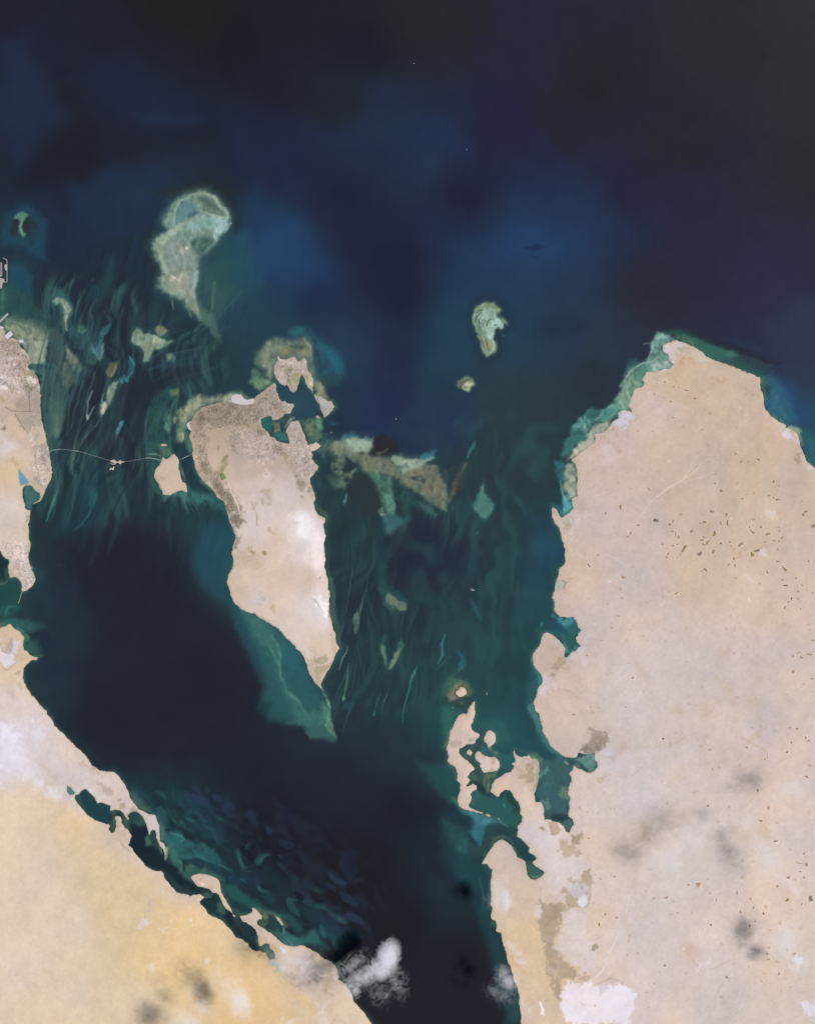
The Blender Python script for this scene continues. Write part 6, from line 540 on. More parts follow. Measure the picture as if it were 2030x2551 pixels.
# ---------------------------------------------------------------- sea, with a far ring out to the horizon
seao = grid_mesh('sea', ~cells_all(DL > 9), np.zeros((NY, NX), np.float32), SEA_A, M_SEA, (0, 0)); tag(seao, kind='structure')
bm_me = seao.data
def ring():
    xs = [-3000, wx(RX0), wx(RX0 + ST * (NX - 1)), 3000]; ys = [3000, wy(RY0), wy(RY0 + ST * (NY - 1)), -3000]; V, F, T = [], [], []
    for j in range(3):
        for i in range(3):
            if i == 1 and j == 1: continue
            n = len(V); V += [(xs[i], ys[j], 0), (xs[i + 1], ys[j], 0), (xs[i + 1], ys[j + 1], 0), (xs[i], ys[j + 1], 0)]; F.append((n + 3, n + 2, n + 1, n))
            T += [tuple(lin(hexc('232633')) / GAIN)] * 4
    o = mesh_obj('sea_offshore', V, F, M_SEA, None, np.array(T)); tag(o, kind='structure')
ring()
# ---------------------------------------------------------------- land masses: low coastal slope, gentle relief
RELIEF = (0.010 * N40 + 0.030 * N120 + .002 * N16).astype(np.float32)
LINFO = {
 'WEST_N': ('coastal_plain', None, None), 'WEST_S': ('desert_coast', None, None), 'EAST': ('desert_peninsula', None, None),
 'MAIN_ISLE': ('main_island', 'largest island, pale desert with grey town across its north and a tapering southern tip', 'island'),
 'NE_ISLE': ('airport_island', 'built-up grey island with green fields, off the north-eastern corner of the largest island', 'island'),
 'WEST_ISLE': ('island', 'squarish sandy island between the causeway sections, west of the largest island', 'island'),
 'RED_ISLET': ('islet', 'tiny reddish islet just north of the squarish sandy island', 'island'),
 'OVAL_ISLE': ('island', 'spoon-shaped sand island with a long thin tail beside the yellow south-western shore', 'island'),
 'SAND_BAR': ('sand_bar', 'narrow bright sand bar off the yellow south-western shore', 'sand bar'),
 'LONG_ISLE': ('island', 'long irregular pale island with a curved spit, west of the peninsula creeks', 'island'),
 'HEART_ISLE': ('islet', 'small heart-shaped islet inside an olive ring reef', 'island'),
 'PEAR_ISLE': ('islet', 'pear-shaped sand islet with a pale trailing tail east of the long irregular island', 'island'),
 'DOT_ISLE': ('islet', 'smallest round islet, enclosed by green creeks beside the long irregular island', 'island'),
 'ROUND_ISLE': ('island', 'round pale island with a brown eastern half, ringed by green creeks', 'island')}
LO = {}
for n, _ in LANDS:
    s = SDF[n]; Z = .022 * np.tanh(s / 3.0) + np.clip(s / 30, 0, 1) * (.05 + RELIEF)
    nm, lab, cat = LINFO[n]; o = grid_mesh(nm, cells(s > -4), Z.astype(np.float32), LAND_A, M_LAND); LO[n] = o
    tag(o, lab, cat, None, None if cat else 'structure')
for n in ('PEAR_ISLE', 'DOT_ISLE', 'ROUND_ISLE', 'HEART_ISLE', 'LONG_ISLE'): LO[n]['group'] = 'islands west of the peninsula'
def land_z(n, x, y):
    i = int(np.clip((x - RX0) / ST, 0, NX - 1)); j = int(np.clip((y - RY0) / ST, 0, NY - 1)); s = SDF[n][j, i]
    return float(.022 * np.tanh(s / 3.0) + np.clip(s / 30, 0, 1) * (.05 + RELIEF[j, i]))
# the mainland carries on beyond the mapped sheet
def beyond(n, rects, hx):
    t = lin(hexc(hx)) / GAIN; par = LO[n]
    for x0, x1, y0, y1 in rects:
        V = [(wx(x) - par.location.x, wy(y) - par.location.y, .05) for x, y in ((x0, y1), (x1, y1), (x1, y0), (x0, y0))]; o = mesh_obj('outer_plain', V, [(0, 1, 2, 3)], M_LAND, par, np.array([t] * 4))
beyond('WEST_N', [(-8000, -119, 800, 1325)], 'cdbcae'); beyond('WEST_S', [(-8000, -119, 1610, 2668), (-8000, 990, 2669, 9000)], 'dcc8ac'); beyond('EAST', [(2149, 8000, 1300, 2668), (1335, 8000, 2669, 9000)], 'd2c0b2')
# ---------------------------------------------------------------- shoals just awash
SH = [('SHOAL_BIG', 'sandbank', 'largest pale sandbank, hooked at its northern end, in the open blue water'), ('SHOAL_KIDNEY', 'sandbank', 'kidney-shaped grey-green sandbank with dark curved ridges and rusty streaks'), ('SHOAL_FAN', 'sandbank', 'little fan-shaped sandbank just south of the kidney-shaped one'),
 ('SHOAL_T', 'sandbank', 'ragged T-shaped grey sandbank south of the largest sandbank'), ('SHOAL_TNE', 'sandbank', 'small olive sandbank touching the ragged T-shaped one on its north-east'), ('SHOAL_HOOK', 'sandbank', 'thin sickle-shaped sandbank with a bright edge off the western town'),
 ('SHOAL_LEAF', 'sandbank', 'long leaf-shaped grey sandbank pointing south-west in the dark western channel'), ('SHOAL_OCHRE', 'sandbank', 'small square ochre weed bank in the dark western channel'), ('SHOAL_CLOD', 'sandbank', 'blunt olive-grey sandbank alone in the strait east of the largest island'),
 ('SHOAL_V1', 'sandbank', 'left leg of the V-shaped pair of sand ridges in the strait'), ('SHOAL_V2', 'sandbank', 'right leg of the V-shaped pair of sand ridges in the strait'), ('SHOAL_DIAMOND', 'reef', 'diamond-shaped teal reef with a netted pattern near the peninsula'), ('REEF_BAND', 'reef', 'long brown and pale reef winding east from the largest island')]
for n, nm, lab in SH:
    s = sdf_land(SHAPES[n], 20, .35); o = grid_mesh(nm, cells(s > -3) & ~cells_all(DL > 2), (.004 * np.tanh(s / 3.0) + .0015 * np.clip(s / 12, 0, 1) * N16).astype(np.float32), SEA_A, M_SHOAL); tag(o, lab, nm, 'shoals awash in the straits')
# ---------------------------------------------------------------- helpers for built things
def empty(name, x, y, z=0.0):
    o = bpy.data.objects.new(name, None); o.empty_display_size = .3; C.objects.link(o); o.location = (wx(x), wy(y), z); return o
def prism(name, pts, z0, z1, mat, parent=None, inset=0.0):
    """pts: map points of an outline; a slab with its own top and sides (slightly battered)"""
    ox, oy = (parent.location.x, parent.location.y) if parent else (0, 0)
    P_ = [(wx(x) - ox, wy(y) - oy) for x, y in pts]; ar = sum(P_[i - 1][0] * P_[i][1] - P_[i][0] * P_[i - 1][1] for i in range(len(P_)))
    if ar < 0: P_.reverse()
    cx = sum(p[0] for p in P_) / len(P_); cy = sum(p[1] for p in P_) / len(P_)
    bm = bmesh.new(); lo = [bm.verts.new((x, y, z0)) for x, y in P_]; hi = [bm.verts.new((cx + (x - cx) * (1 - inset), cy + (y - cy) * (1 - inset), z1)) for x, y in P_]
    bm.faces.new(hi); n = len(P_)
    for i in range(n): bm.faces.new((lo[i], lo[(i + 1) % n], hi[(i + 1) % n], hi[i]))
    bmesh.ops.triangulate(bm, faces=[f for f in bm.faces if len(f.verts) > 4]); me = bpy.data.meshes.new(name); bm.to_mesh(me); bm.free(); me.materials.append(mat)
    o = bpy.data.objects.new(name, me); C.objects.link(o); o.parent = parent; return o
def ribbon_pts(pts, w):
    L, R = [], []
    for i, p in enumerate(pts):
        a = pts[max(i - 1, 0)]; b = pts[min(i + 1, len(pts) - 1)]; dx, dy = b[0] - a[0], b[1] - a[1]; l = math.hypot(dx, dy) or 1; nx, ny = -dy / l * w / 2, dx / l * w / 2
        L.append((p[0] + nx, p[1] + ny)); R.append((p[0] - nx, p[1] - ny))
    return L, R
def dense(pts, step=6.0):
    out = []
    for (ax, ay), (bx, by) in zip(pts, pts[1:]):
        n = max(1, int(math.hypot(bx - ax, by - ay) / step)); out += [(ax + (bx - ax) * i / n, ay + (by - ay) * i / n) for i in range(n)]
    return out + [pts[-1]]
def ribbon(name, pts, w, zf, thick, mat, parent=None):
    """raised strip along a line; w in map units, zf(x, y) = height of its top"""
    ox, oy = (parent.location.x, parent.location.y) if parent else (0, 0); pts = dense(pts); L, R = ribbon_pts(pts, w); V, F = [], []
    for (lx, ly), (rx, ry), (px, py) in zip(L, R, pts):
        z = zf(px, py); V += [(wx(lx) - ox, wy(ly) - oy, z - thick), (wx(lx) - ox, wy(ly) - oy, z), (wx(rx) - ox, wy(ry) - oy, z), (wx(rx) - ox, wy(ry) - oy, z - thick)]
    for i in range(len(pts) - 1):
        a = 4 * i; b = a + 4; F += [(a + 1, a + 2, b + 2, b + 1), (a, a + 1, b + 1, b), (a + 2, a + 3, b + 3, b + 2)]
    return mesh_obj(name, V, F, mat, parent)
# ---------------------------------------------------------------- ponds
def pond(pts, name, mat, label):
    o = prism(name, pts, -.01, .004, mat); tag(o, label, 'pond')
pond([(x, y) for x, y in POND_BLUE], 'pond', surf('blue_pond', None, flat('6d9cb9'), .4, .1, .05, 2), 'sky-blue triangular pond on the western coast')
pond([(x, y) for x, y in POND_GREEN], 'pond', surf('green_pond', None, flat('4f7f76'), .4, .1, .05, 2), 'small teal pond at the head of the south-western lagoon')
# ---------------------------------------------------------------- scrub hollows on the eastern plain
Q1=(1500,1100,530); Q2=(1500,1600,530); Q3=(1300,2051,500); Q4=(1630,2051,400)
TONES = {'b': 'a5876b', 'y': '9a8963', 'g': '857c66', 'm': '8c766f', 'r': 'b8927a'}
TM = {k: surf('scrub_' + k, None, flat(v), .95, .05, .25, 14) for k, v in TONES.items()}
def scrub(x, y, rx, ry, rot, tone, seed):
    r = random.Random(seed); n = 12; par = LO['EAST']; z = land_z('EAST', x, y) + .004; V = [(0, 0, .035)]; ph = r.random() * 6; ph2 = r.random() * 6
    for ring_, h in ((.62, .03), (1.0, -.03)):
        for i in range(n):
            a = 2 * math.pi * i / n; k = ring_ * (1 + .28 * math.sin(2 * a + ph) + .2 * math.sin(3 * a + ph2) + r.uniform(-.14, .14)); u, v = math.cos(a) * rx * k, math.sin(a) * ry * k
            V.append(((u * math.cos(rot) - v * math.sin(rot)) / U, -(u * math.sin(rot) + v * math.cos(rot)) / U, h))
    bm = bmesh.new(); vs_ = [bm.verts.new(v) for v in V]
    for i in range(n):
        j = (i + 1) % n; bm.faces.new((vs_[0], vs_[1 + j], vs_[1 + i])); bm.faces.new((vs_[1 + i], vs_[1 + j], vs_[1 + n + j], vs_[1 + n + i]))
    bmesh.ops.recalc_face_normals(bm, faces=bm.faces); me = bpy.data.meshes.new('scrub_patch'); bm.to_mesh(me); bm.free(); me.materials.append(TM[tone])
    o = bpy.data.objects.new('scrub_patch', me); C.objects.link(o); o.parent = par; o.location = (wx(x) - par.location.x, wy(y) - par.location.y, z)
tk = HOLLOWS.split()
for i in range(0, len(tk), 2):
    t = SHAPES[tk[i]]; a = tk[i + 1].split(','); k = t[2] / 1716; scrub(t[0] + float(a[0]) * k, t[1] + float(a[1]) * k, max(float(a[2]) * k, 1.6), max(float(a[3]) * k, 1.5), float(a[4]), a[5], i)
# ---------------------------------------------------------------- roads on the eastern plain and the islands
M_ROAD = surf('pale_track', None, flat('e0d4d2'), .9, .05, .06, 10)
def road(land, pts, w, label, mat=M_ROAD):
    o = ribbon('road', pts, w, lambda x, y: land_z(land, x, y) + .012, .03, mat); tag(o, kind='structure'); return o
road('EAST', tr(*Q3, "830,930 800,980 740,1130 680,1260 600,1340 560,1370"), 3.0, '')
road('EAST', tr(*Q3, "590,1090 630,1150 670,1220"), 1.6, ''); road('EAST', tr(*Q3, "950,560 900,680 880,780"), 1.6, ''); road('EAST', tr(*Q1, "745,185 640,310 540,370 430,450"), 1.4, ''); road('EAST', tr(*Q1, "1140,1060 1220,1130"), 1.6, '')
M_GREYROAD = surf('asphalt_road', None, flat('8f8279'), .9, .1, .06, 10)
for q in ("90,1120 200,1190 400,1200 690,1215", "510,780 515,1000 520,1200", "260,1240 330,1360 430,1510"): road('WEST_N', tr(*A3, q), 1.8, '', M_GREYROAD)
road('MAIN_ISLE', tr(*C4, "1250,580 1300,720 1380,880 1430,1060"), 1.6, '')
# ---------------------------------------------------------------- causeway across the western strait
cz = empty('causeway', 250, 1150, 0); tag(cz, 'thin pale road causeway crossing the western strait in a gentle arc', 'causeway')
M_DECK = surf('causeway_deck', None, flat('8f9696'), .8, .1, .08, 8); M_ROCK = surf('rock_embankment', None, flat('7f958c'), .95, .1, .15, 12)
CW1 = tr(*A4, "760,205 830,180 920,145 1030,130 1150,140 1290,155 1400,180 1550,225 1716,270") + tr(*F1, "350,690 480,730 600,768")
CW2 = tr(*F1, "860,785 1000,765 1130,738 1270,712 1350,705 1450,725 1590,760"); CW3 = tr(*C4, "555,262 640,225 780,160")
for q in (CW1, CW2, CW3): ribbon('deck', q, .7, lambda x, y: .03, .008, M_DECK, cz)
for q in (tr(*A4, "830,180 920,145 1030,130"), tr(*A4, "1270,154 1350,168"), tr(*F1, "1270,712 1350,705 1450,725 1590,760"), tr(*C4, "600,243 680,205")): ribbon('embankment', q, 2.0, lambda x, y: .012, .03, M_ROCK, cz)
Vp, Fp = [], []
for q in (CW1, CW2, CW3):
    for x, y in dense(q, 2.2):
        n = len(Vp); cx, cy = wx(x) - cz.location.x, wy(y) - cz.location.y
        for z in (-.01, .022): Vp += [(cx - .012, cy - .012, z), (cx + .012, cy - .012, z), (cx + .012, cy + .012, z), (cx - .012, cy + .012, z)]
        Fp += [(n + i, n + (i + 1) % 4, n + 4 + (i + 1) % 4, n + 4 + i) for i in range(4)]
pp = mesh_obj('piers', Vp, Fp, M_DECK, cz); pp['kind'] = 'stuff'
# the border station: two linked hexagonal fills with light kerb roads
M_FILL = surf('reclaimed_fill', None, flat('9c8478'), .9, .1, .15, 10); M_KERB = surf('kerb_road', None, flat('dcc8bc'), .9, .1, .06, 10); M_SANDY = surf('bright_sand', None, flat('d8d4b4'), .9, .1, .08, 10)
bs = empty('border_station', 288, 1151, 0); tag(bs, 'pair of small hexagonal artificial islands in the middle of the causeway', 'island')
for q in ("600,768 660,745 715,785 690,825", "735,785 785,755 820,795 785,825"):
    f_ = prism('platform', tr(*F1, q), -.02, .03, M_FILL, bs, .06); p_ = tr(*F1, q); c_ = (sum(a for a, b in p_) / 4, sum(b for a, b in p_) / 4)
    for k in (1.0, .42): ribbon('kerb_road', [(c_[0] + (a - c_[0]) * k, c_[1] + (b - c_[1]) * k) for a, b in p_ + p_[:1]], 1.3, lambda x, y: .045, .02, M_KERB, bs)
ribbon('access_road', tr(*F1, "590,765 660,790 700,795 740,790 790,785 865,785"), 1.5, lambda x, y: .05, .02, M_KERB, bs)
ribbon('sea_wall', tr(*F1, "590,810 640,835 680,835"), 1.4, lambda x, y: .02, .03, surf('wall_stone', None, flat('b8b4a4'), .9, .1, .1, 10), bs)
sp = prism('spoil_bank', tr(*F1, "570,945 590,905 640,905 660,870 668,890 645,955 625,925"), -.01, .02, M_SANDY, None, .05); tag(sp, 'tiny bright sand spoil bank just south of the causeway border islands', 'sand bank')
# ---------------------------------------------------------------- harbour on the western edge
M_QUAY = surf('quay_concrete', None, flat('b3a39f'), .9, .1, .12, 10)
hb = empty('breakwater', 15, 680, 0); tag(hb, 'right-angled thin breakwater around the harbour at the western edge', 'breakwater')
for q in ("55,288 95,310 128,332", "128,332 128,500 128,705", "128,705 90,702 55,704"): ribbon('mole', tr(*A2, q), 1.5, lambda x, y: .02, .03, M_QUAY, hb)
qy = empty('quay', 3, 672, 0); tag(qy, 'long striped container quay at the western edge, inside the breakwater', 'quay')
prism('apron', tr(*A2, "-30,372 42,370 45,560 40,600 0,612 -30,612"), -.02, .02, M_QUAY, qy, .02)
for x in (6, 19, 32): ribbon('berth_row', tr(*A2, "%d,385 %d,580" % (x, x)), 1.0, lambda x, y: .05, .03, surf('container_stack', None, flat('7f706c'), .9, .1, .3, 18), qy)
q2 = empty('jetty', 15, 666, 0); tag(q2, 'short stubby jetty just inside the harbour breakwater', 'jetty'); prism('apron', tr(*A2, "85,405 124,405 124,505 98,507 84,440"), -.02, .02, M_QUAY, q2, .02)
for y in (425, 455, 485): ribbon('shed', tr(*A2, "96,%d 118,%d" % (y, y)), 1.6, lambda x, y: .05, .03, M_KERB, q2)
dk = prism('dockyard', tr(*A2, "-40,640 30,635 55,650 80,650 85,690 60,712 45,760 35,815 -40,815"), -.02, .03, M_QUAY, None, .02); tag(dk, 'blocky pale dockyard fill south of the striped quay', 'dockyard')
for p_, lab in (("75,1625 190,1535 230,1605 130,1690", 'white rectangular platform on the shore of the western town'), ("-20,1450 75,1478 50,1507 -20,1490", 'small white wedge-shaped platform north of the white rectangular one'), ("345,1690 400,1690 412,1735 350,1740 318,1726", 'small white square platform east of the white rectangular one')):
    o = prism('platform', tr(*A2, p_), -.02, .085, surf('white_fill', None, flat('d2cbd6'), .9, .1, .06, 8), None, .02); tag(o, lab, 'platform', 'shore platforms of the western town')
pr = ribbon('pier', tr(*A2, "-20,1402 60,1325 142,1245"), 4.2, lambda x, y: .03, .05, surf('pier_concrete', None, flat('b4b2ac'), .9, .1, .1, 10)); tag(pr, 'slanting grey pier reaching into the green shallows at the western edge', 'pier')
sp2 = ribbon('sand_spit', tr(*A5, "388,835 372,890 350,965 322,1050"), 1.7, lambda x, y: .008, .02, surf('spit_sand', None, flat('8fa088'), .9, .1, .1, 10)); tag(sp2, 'hair-thin pale sand spit trailing south from the speckled western headland', 'sand spit')
# ---------------------------------------------------------------- runways
rw = ribbon('runway', tr(*C1, "545,545 640,575 760,605 850,650"), 1.6, lambda x, y: land_z('NE_ISLE', x, y) + .012, .03, surf('runway', None, flat('d4cac4'), .9, .1, .05, 10)); tag(rw, 'pale diagonal runway across the airport island', 'runway')
av = ribbon('airstrip', tr(*E4, "1215,1395 1245,1470 1275,1540 1290,1600"), 2.2, lambda x, y: land_z('EAST', x, y) + .012, .03, surf('white_strip', None, flat('f0eef4'), .9, .1, .05, 10)); tag(av, 'short white airstrip in the orange sand of the southern peninsula', 'airstrip')
# ---------------------------------------------------------------- town fabric: many small blocks, joined per town
def town(parent, land, specs, name='building_blocks'):
    V, F, T = [], [], []; r = random.Random(len(specs) * 7 + 1); ox, oy = parent.location.x, parent.location.y
    for tile, s, n, hexes, size in specs:
        pts = tr(*tile, s); xs = [p[0] for p in pts]; ys = [p[1] for p in pts]; k = 0; tries = 0
        while k < n and tries < n * 6:
            tries += 1; x = r.uniform(min(xs), max(xs)); y = r.uniform(min(ys), max(ys))
            if sdf_poly(np.array([[x]]), np.array([[y]]), pts)[0, 0] < 0: continue
            j, i = int((y - RY0) / ST), int((x - RX0) / ST)
            if SDF[land][j, i] < 3: continue
            k += 1; a, b = r.uniform(.5, 1.3) * size / U / 2, r.uniform(.5, 1.3) * size / U / 2; h = r.uniform(.006, .02); z = land_z(land, x, y); cx, cy = wx(x) - ox, wy(y) - oy; t = .35 + r.choice((0, 0, .12)); c, s_ = math.cos(t), math.sin(t); m = len(V)
            for zz in (z - .03, z + h):
                for u, v in ((-a, -b), (a, -b), (a, b), (-a, b)): V.append((cx + u * c - v * s_, cy + u * s_ + v * c, zz))
            F += [(m + 4, m + 5, m + 6, m + 7)] + [(m + q, m + (q + 1) % 4, m + 4 + (q + 1) % 4, m + 4 + q) for q in range(4)]
            cl = lin(hexc(r.choice(hexes))) / GAIN * r.uniform(.95, 1.06); T += [cl] * 8
    o = mesh_obj(name, V, F, M_BLOCK, parent, np.array(T)); o['kind'] = 'stuff'
G1 = ('a89a8c', '9c8f82', '94877a', '877b6e', 'b4a79c', '7c735f', '776f5c'); G2 = ('c4b8b2', 'b8aaa3', 'a89b92', 'd0c5c2', '9c9087')
town(LO['MAIN_ISLE'], 'MAIN_ISLE', [(C2, "200,460 400,350 700,290 1040,330 1340,40 1380,240 1600,340 1490,460 1250,480 1000,640 700,640 300,720", 1300, G1, 1.9), (C2, "180,760 340,720 360,960 430,1200 640,1560 780,1716 620,1716 400,1420 220,1100", 520, G1, 1.8), (C3, "110,370 250,280 360,560 480,880 520,980 400,1080 200,940 60,700", 420, G2, 1.9), (C2, "680,650 1250,720 1500,1000 1300,1150 900,1100 640,1000", 360, G2, 1.8), (C4, "1060,700 1260,660 1430,1060 1420,1200 1320,1250 1200,860", 420, G1, 1.8)])
town(LO['NE_ISLE'], 'NE_ISLE', [(C1, "480,640 560,560 660,640 640,890 560,870", 110, G2, 1.8), (C1, "540,520 800,580 930,700 850,740 640,650", 130, G2, 1.8), (C1, "1090,1100 1300,1170 1300,1260 1180,1360 1100,1180", 70, G2, 1.9)])
town(LO['WEST_N'], 'WEST_N', [(A3, "0,0 300,20 430,170 520,370 420,500 640,640 680,900 300,900 0,700", 420, G2 + ('8a7a66', '7c7058'), 2.2), (A3, "270,940 690,900 700,1400 480,1530 270,1120", 180, ('a89c94', '9c9088', 'b4a8a2'), 2.0), (A4, "560,60 820,120 880,560 760,840 600,600", 150, G2, 2.0), (A5, "330,300 480,280 600,640 480,800 360,640", 200, ('ddd2ce', 'c8bab4', 'b0a29a', 'e4dcd8'), 2.6)])
# pieces of made ground on the two built-up islands
M_MADE = surf('made_ground', None, flat('cfc5c8'), .9, .05, .05, 8)
prism('reclaimed_land', tr(*C2, "710,250 730,205 800,178 870,200 905,255 960,268 1030,248 1048,295 960,335 850,333 740,300"), -.02, .105, M_MADE, LO['MAIN_ISLE'], .02)
prism('loading_platform', tr(*C3, "398,655 500,578 568,636 505,690 430,716"), -.02, .10, surf('platform_sand', None, flat('d2bcae'), .9, .05, .06, 8), LO['MAIN_ISLE'], .02)
prism('reclaimed_land', tr(*C2, "85,622 110,580 140,660 155,708 115,680"), -.02, .09, M_MADE, LO['MAIN_ISLE'], .02)
prism('park', tr(*C2, "575,1322 600,1306 622,1310 635,1386 612,1402 590,1410 574,1370"), .0, .135, surf('irrigated_green', None, flat('7c8c5c'), .95, .05, .25, 14), LO['MAIN_ISLE'], .03)
prism('dock_basin', tr(*C1, "1095,1095 1170,1105 1235,1175 1205,1235 1125,1180"), -.02, .085, surf('grey_basin', None, flat('b4b4ae'), .9, .05, .1, 10), LO['NE_ISLE'], .02)
# ---------------------------------------------------------------- ships under way
M_HULL = surf('ship_hull', None, flat('e8e8ec'), .6, .3, .05, 10); M_WAKE = surf('wake_foam', None, flat('8fa8ae'), .8, .1, .2, 8)
def ship(x, y, rot, L, label):
    e = empty('ship', x, y, 0); tag(e, label, 'ship', 'ships on open water'); L *= .75; w_ = L * .26
    bm = bmesh.new(); prof = [(-.5, .42), (-.3, .5), (.2, .5), (.38, .3), (.5, 0)]; lo, hi = [], []
    for sgn in (1, -1):
        for a, b in (prof if sgn == 1 else prof[-2::-1]): lo.append(bm.verts.new((a * L * .94, sgn * b * w_ * .8, -.01))); hi.append(bm.verts.new((a * L, sgn * b * w_, .03)))
    bm.faces.new(hi); n = len(lo)
    for i in range(n): bm.faces.new((lo[i], lo[(i + 1) % n], hi[(i + 1) % n], hi[i]))
    bmesh.ops.recalc_face_normals(bm, faces=bm.faces); me = bpy.data.meshes.new('hull'); bm.to_mesh(me); bm.free(); me.materials.append(M_HULL); o = bpy.data.objects.new('hull', me); C.objects.link(o); o.parent = e
    a, b = -.42 * L, -.22 * L; V = [(p, q, z) for z in (.028, .06) for p, q in ((a, -w_ * .35), (b, -w_ * .35), (b, w_ * .35), (a, w_ * .35))]
    mesh_obj('bridge_house', V, [(4, 5, 6, 7)] + [(i, (i + 1) % 4, 4 + (i + 1) % 4, 4 + i) for i in range(4)], M_HULL, e)
    e.rotation_euler = (0, 0, rot); return e
ship(576, 556, 1.9, .42, 'small white ship at the north-eastern edge of the largest sandbank'); ship(1031, 158, .6, .26, 'lone tiny ship in the dark open sea at the top of the photo'); ship(987, 1044, -.9, .30, 'tiny white ship with a short wake north of the long reef'); ship(1180, 1471, .15, .34, 'white ship in the strait west of the peninsula'); ship(1162, 373, .3, .2, 'barely visible ship in the dark blue sea above the kidney-shaped sandbank')
# ---------------------------------------------------------------- clouds: closed bodies of thin vapour about 7 km up
CH = 6.9
def cloud(label, lobes, dens, rz=.8, seed=0, nscale=.7, cut=.46, edge=.55):
    """lobes: apparent map x, y, radii, turn, strength"""
    k = 1 - CH / CAM_H; L = [(wx(a) * k, wy(b) * k, c / U, d / U, -e, f) for a, b, c, d, e, f in lobes]
    cx = sum(l[0] for l in L) / len(L); cy = sum(l[1] for l in L) / len(L)
    x0 = min(l[0] - max(l[2], l[3]) for l in L) - cx; x1 = max(l[0] + max(l[2], l[3]) for l in L) - cx; y0 = min(l[1] - max(l[2], l[3]) for l in L) - cy; y1 = max(l[1] + max(l[2], l[3]) for l in L) - cy
    m = bpy.data.materials.new('cloud_vapour'); m.use_nodes = True; nt = m.node_tree; nt.nodes.remove(nt.nodes['Principled BSDF']); pv = nt.nodes.new('ShaderNodeVolumePrincipled'); nt.links.new(pv.outputs[0], nt.nodes['Material Output'].inputs['Volume'])
    pv.inputs['Color'].default_value = (.945, .955, 1.0, 1); pv.inputs['Anisotropy'].default_value = -.35
    tc = nt.nodes.new('ShaderNodeTexCoord'); N = nt.nodes.new; K = nt.links.new
    def math_(op, a, b=None, clamp=False):
        n = N('ShaderNodeMath'); n.operation = op; n.use_clamp = clamp
        for i, v in enumerate((a, b)):
            if v is None: continue
            if isinstance(v, (int, float)): n.inputs[i].default_value = v
            else: K(v, n.inputs[i])
        return n.outputs[0]
    n1 = N('ShaderNodeTexNoise'); n1.inputs['Scale'].default_value = nscale; n1.inputs['Detail'].default_value = 3.6; n1.inputs['Roughness'].default_value = .5; n1.inputs['Distortion'].default_value = 1.1
    of = N('ShaderNodeVectorMath'); of.operation = 'ADD'; of.inputs[1].default_value = (seed * 13.1, seed * 7.7, seed * 3.3); K(tc.outputs['Object'], of.inputs[0]); K(of.outputs[0], n1.inputs['Vector'])
    tot = None
    for lx, ly, rx, ry, ro, st in L:
        mp = N('ShaderNodeMapping'); mp.vector_type = 'TEXTURE'; mp.inputs['Location'].default_value = (lx - cx, ly - cy, 0); mp.inputs['Rotation'].default_value = (0, 0, ro); mp.inputs['Scale'].default_value = (rx, ry, rz); K(tc.outputs['Object'], mp.inputs['Vector'])
        ln = N('ShaderNodeVectorMath'); ln.operation = 'LENGTH'; K(mp.outputs[0], ln.inputs[0]); f = math_('MULTIPLY', math_('SUBTRACT', 1.0, ln.outputs['Value'], True), st); tot = f if tot is None else math_('MAXIMUM', tot, f)
    g = math_('MULTIPLY', math_('SUBTRACT', math_('ADD', math_('MULTIPLY', tot, edge * 1.7), math_('ADD', math_('MULTIPLY', n1.outputs['Fac'], 1.35), -.175)), cut + .10), 1.15, True); g = math_('MULTIPLY', g, math_('POWER', tot, 1.15))
    K(math_('MULTIPLY', g, dens), pv.inputs['Density'])
    bm = bmesh.new(); bmesh.ops.create_icosphere(bm, subdivisions=4, radius=1.0)
    for v in bm.verts:
        p = v.co.normalized(); q = max(abs(p.x), abs(p.y)) or 1; h = math.hypot(p.x, p.y); s_ = 1 + .12 * (h / q - 1)
        v.co = Vector(((x0 + x1) / 2 + p.x * (x1 - x0) / 2 * 1.36 * s_, (y0 + y1) / 2 + p.y * (y1 - y0) / 2 * 1.36 * s_, p.z * rz * 1.5))
    me = bpy.data.meshes.new('cloud'); bm.to_mesh(me); bm.free(); me.materials.append(m); o = bpy.data.objects.new('cloud', me); C.objects.link(o); o.location = (cx, cy, CH); tag(o, label, 'cloud', 'clouds over the southern shores')
cloud('bright violet-white cloud over the dark bay, thickest of all, its black shadow beside it', [(966, 2384, 38, 58, .3, 1.35), (950, 2412, 56, 42, -.3, .95), (912, 2430, 84, 40, -.5, .6), (878, 2454, 64, 36, -.5, .48), (886, 2468, 22, 30, 0, .55), (950, 2470, 46, 60, .15, .26), (874, 2404, 84, 34, -.55, .38), (990, 2445, 40, 70, -.2, .32)], 6.0, 1.0, 1, 1.0)
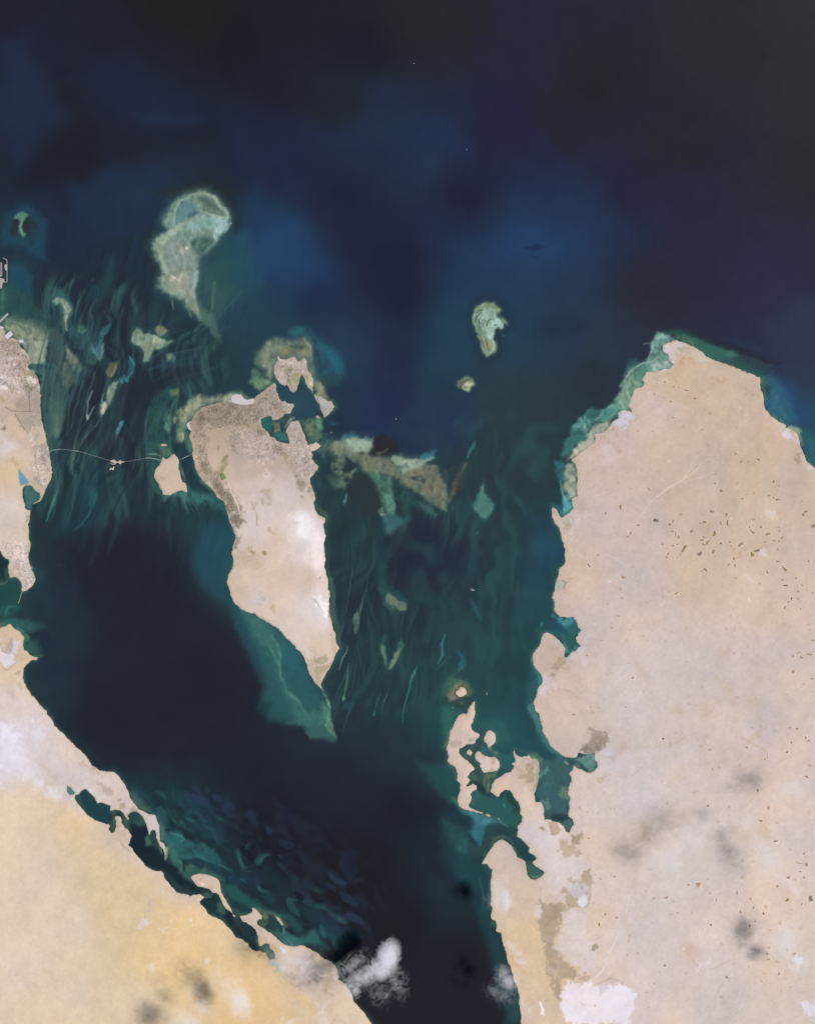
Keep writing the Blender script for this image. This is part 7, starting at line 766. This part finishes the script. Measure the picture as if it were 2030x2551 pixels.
cloud('small pale cloud over the teal shore of the southern peninsula', [(1266, 2446, 40, 32, .5, .9), (1252, 2430, 34, 40, .2, .7), (1250, 2474, 64, 44, .3, .42)], 2.6, .8, 2, .9)
cloud('tiny round bright cloud over the sand of the southern peninsula', [(1256, 2245, 24, 40, -.2, 1.2), (1243, 2243, 44, 40, 0, .6)], 3.4, .7, 3, .9, .40)
cloud('bright oval cloud over the yellow desert at the bottom', [(596, 2495, 44, 70, -.3, 1.15), (574, 2462, 60, 64, -.2, .7), (545, 2440, 54, 56, 0, .5)], 2.1, .9, 4, .8)
cloud('cloud cut off by the lower edge of the photo, over the yellow desert', [(464, 2560, 70, 66, -.4, 1.0), (505, 2508, 54, 46, .4, .65), (484, 2470, 40, 46, .2, .5)], 1.7, .9, 5, .8)
cloud('thin veil of cloud over the grey flats of the south-western shore', [(712, 2388, 84, 62, .2, .85), (770, 2415, 84, 70, .4, .6), (688, 2360, 50, 42, 0, .5), (805, 2445, 70, 80, 0, .45)], 1.3, .8, 6, .8)
cloud('thin curved veil of cloud over the south-eastern plain', [(1664, 2146, 90, 64, .2, .85), (1714, 2105, 90, 66, -.6, .75), (1752, 2064, 92, 74, -.5, .75)], 1.3, .8, 7, .75)
cloud('faint wisp of cloud near the right edge, above the other thin veils', [(1970, 1966, 72, 54, .1, .9), (1925, 1985, 60, 40, 0, .55)], 1.3, .8, 8, .8)
cloud('streaky wisp of cloud beside the orange shadow on the south-eastern plain', [(1916, 2144, 66, 54, .8, .85), (1902, 2108, 66, 48, .2, .8), (1935, 2180, 60, 36, .6, .6)], 1.45, .8, 9, 1.0)
cloud('small faint cloud north-west of the streaky wisp on the south-eastern plain', [(1852, 2052, 56, 48, 0, .85), (1826, 2084, 44, 40, 0, .55)], 1.0, .8, 12, .9)
cloud('pale cloud over the right-hand edge of the south-eastern plain', [(1955, 2345, 50, 78, .25, .95), (1986, 2398, 44, 38, 0, .95), (1975, 2320, 60, 36, .5, .6)], 2.0, .8, 10, .9)
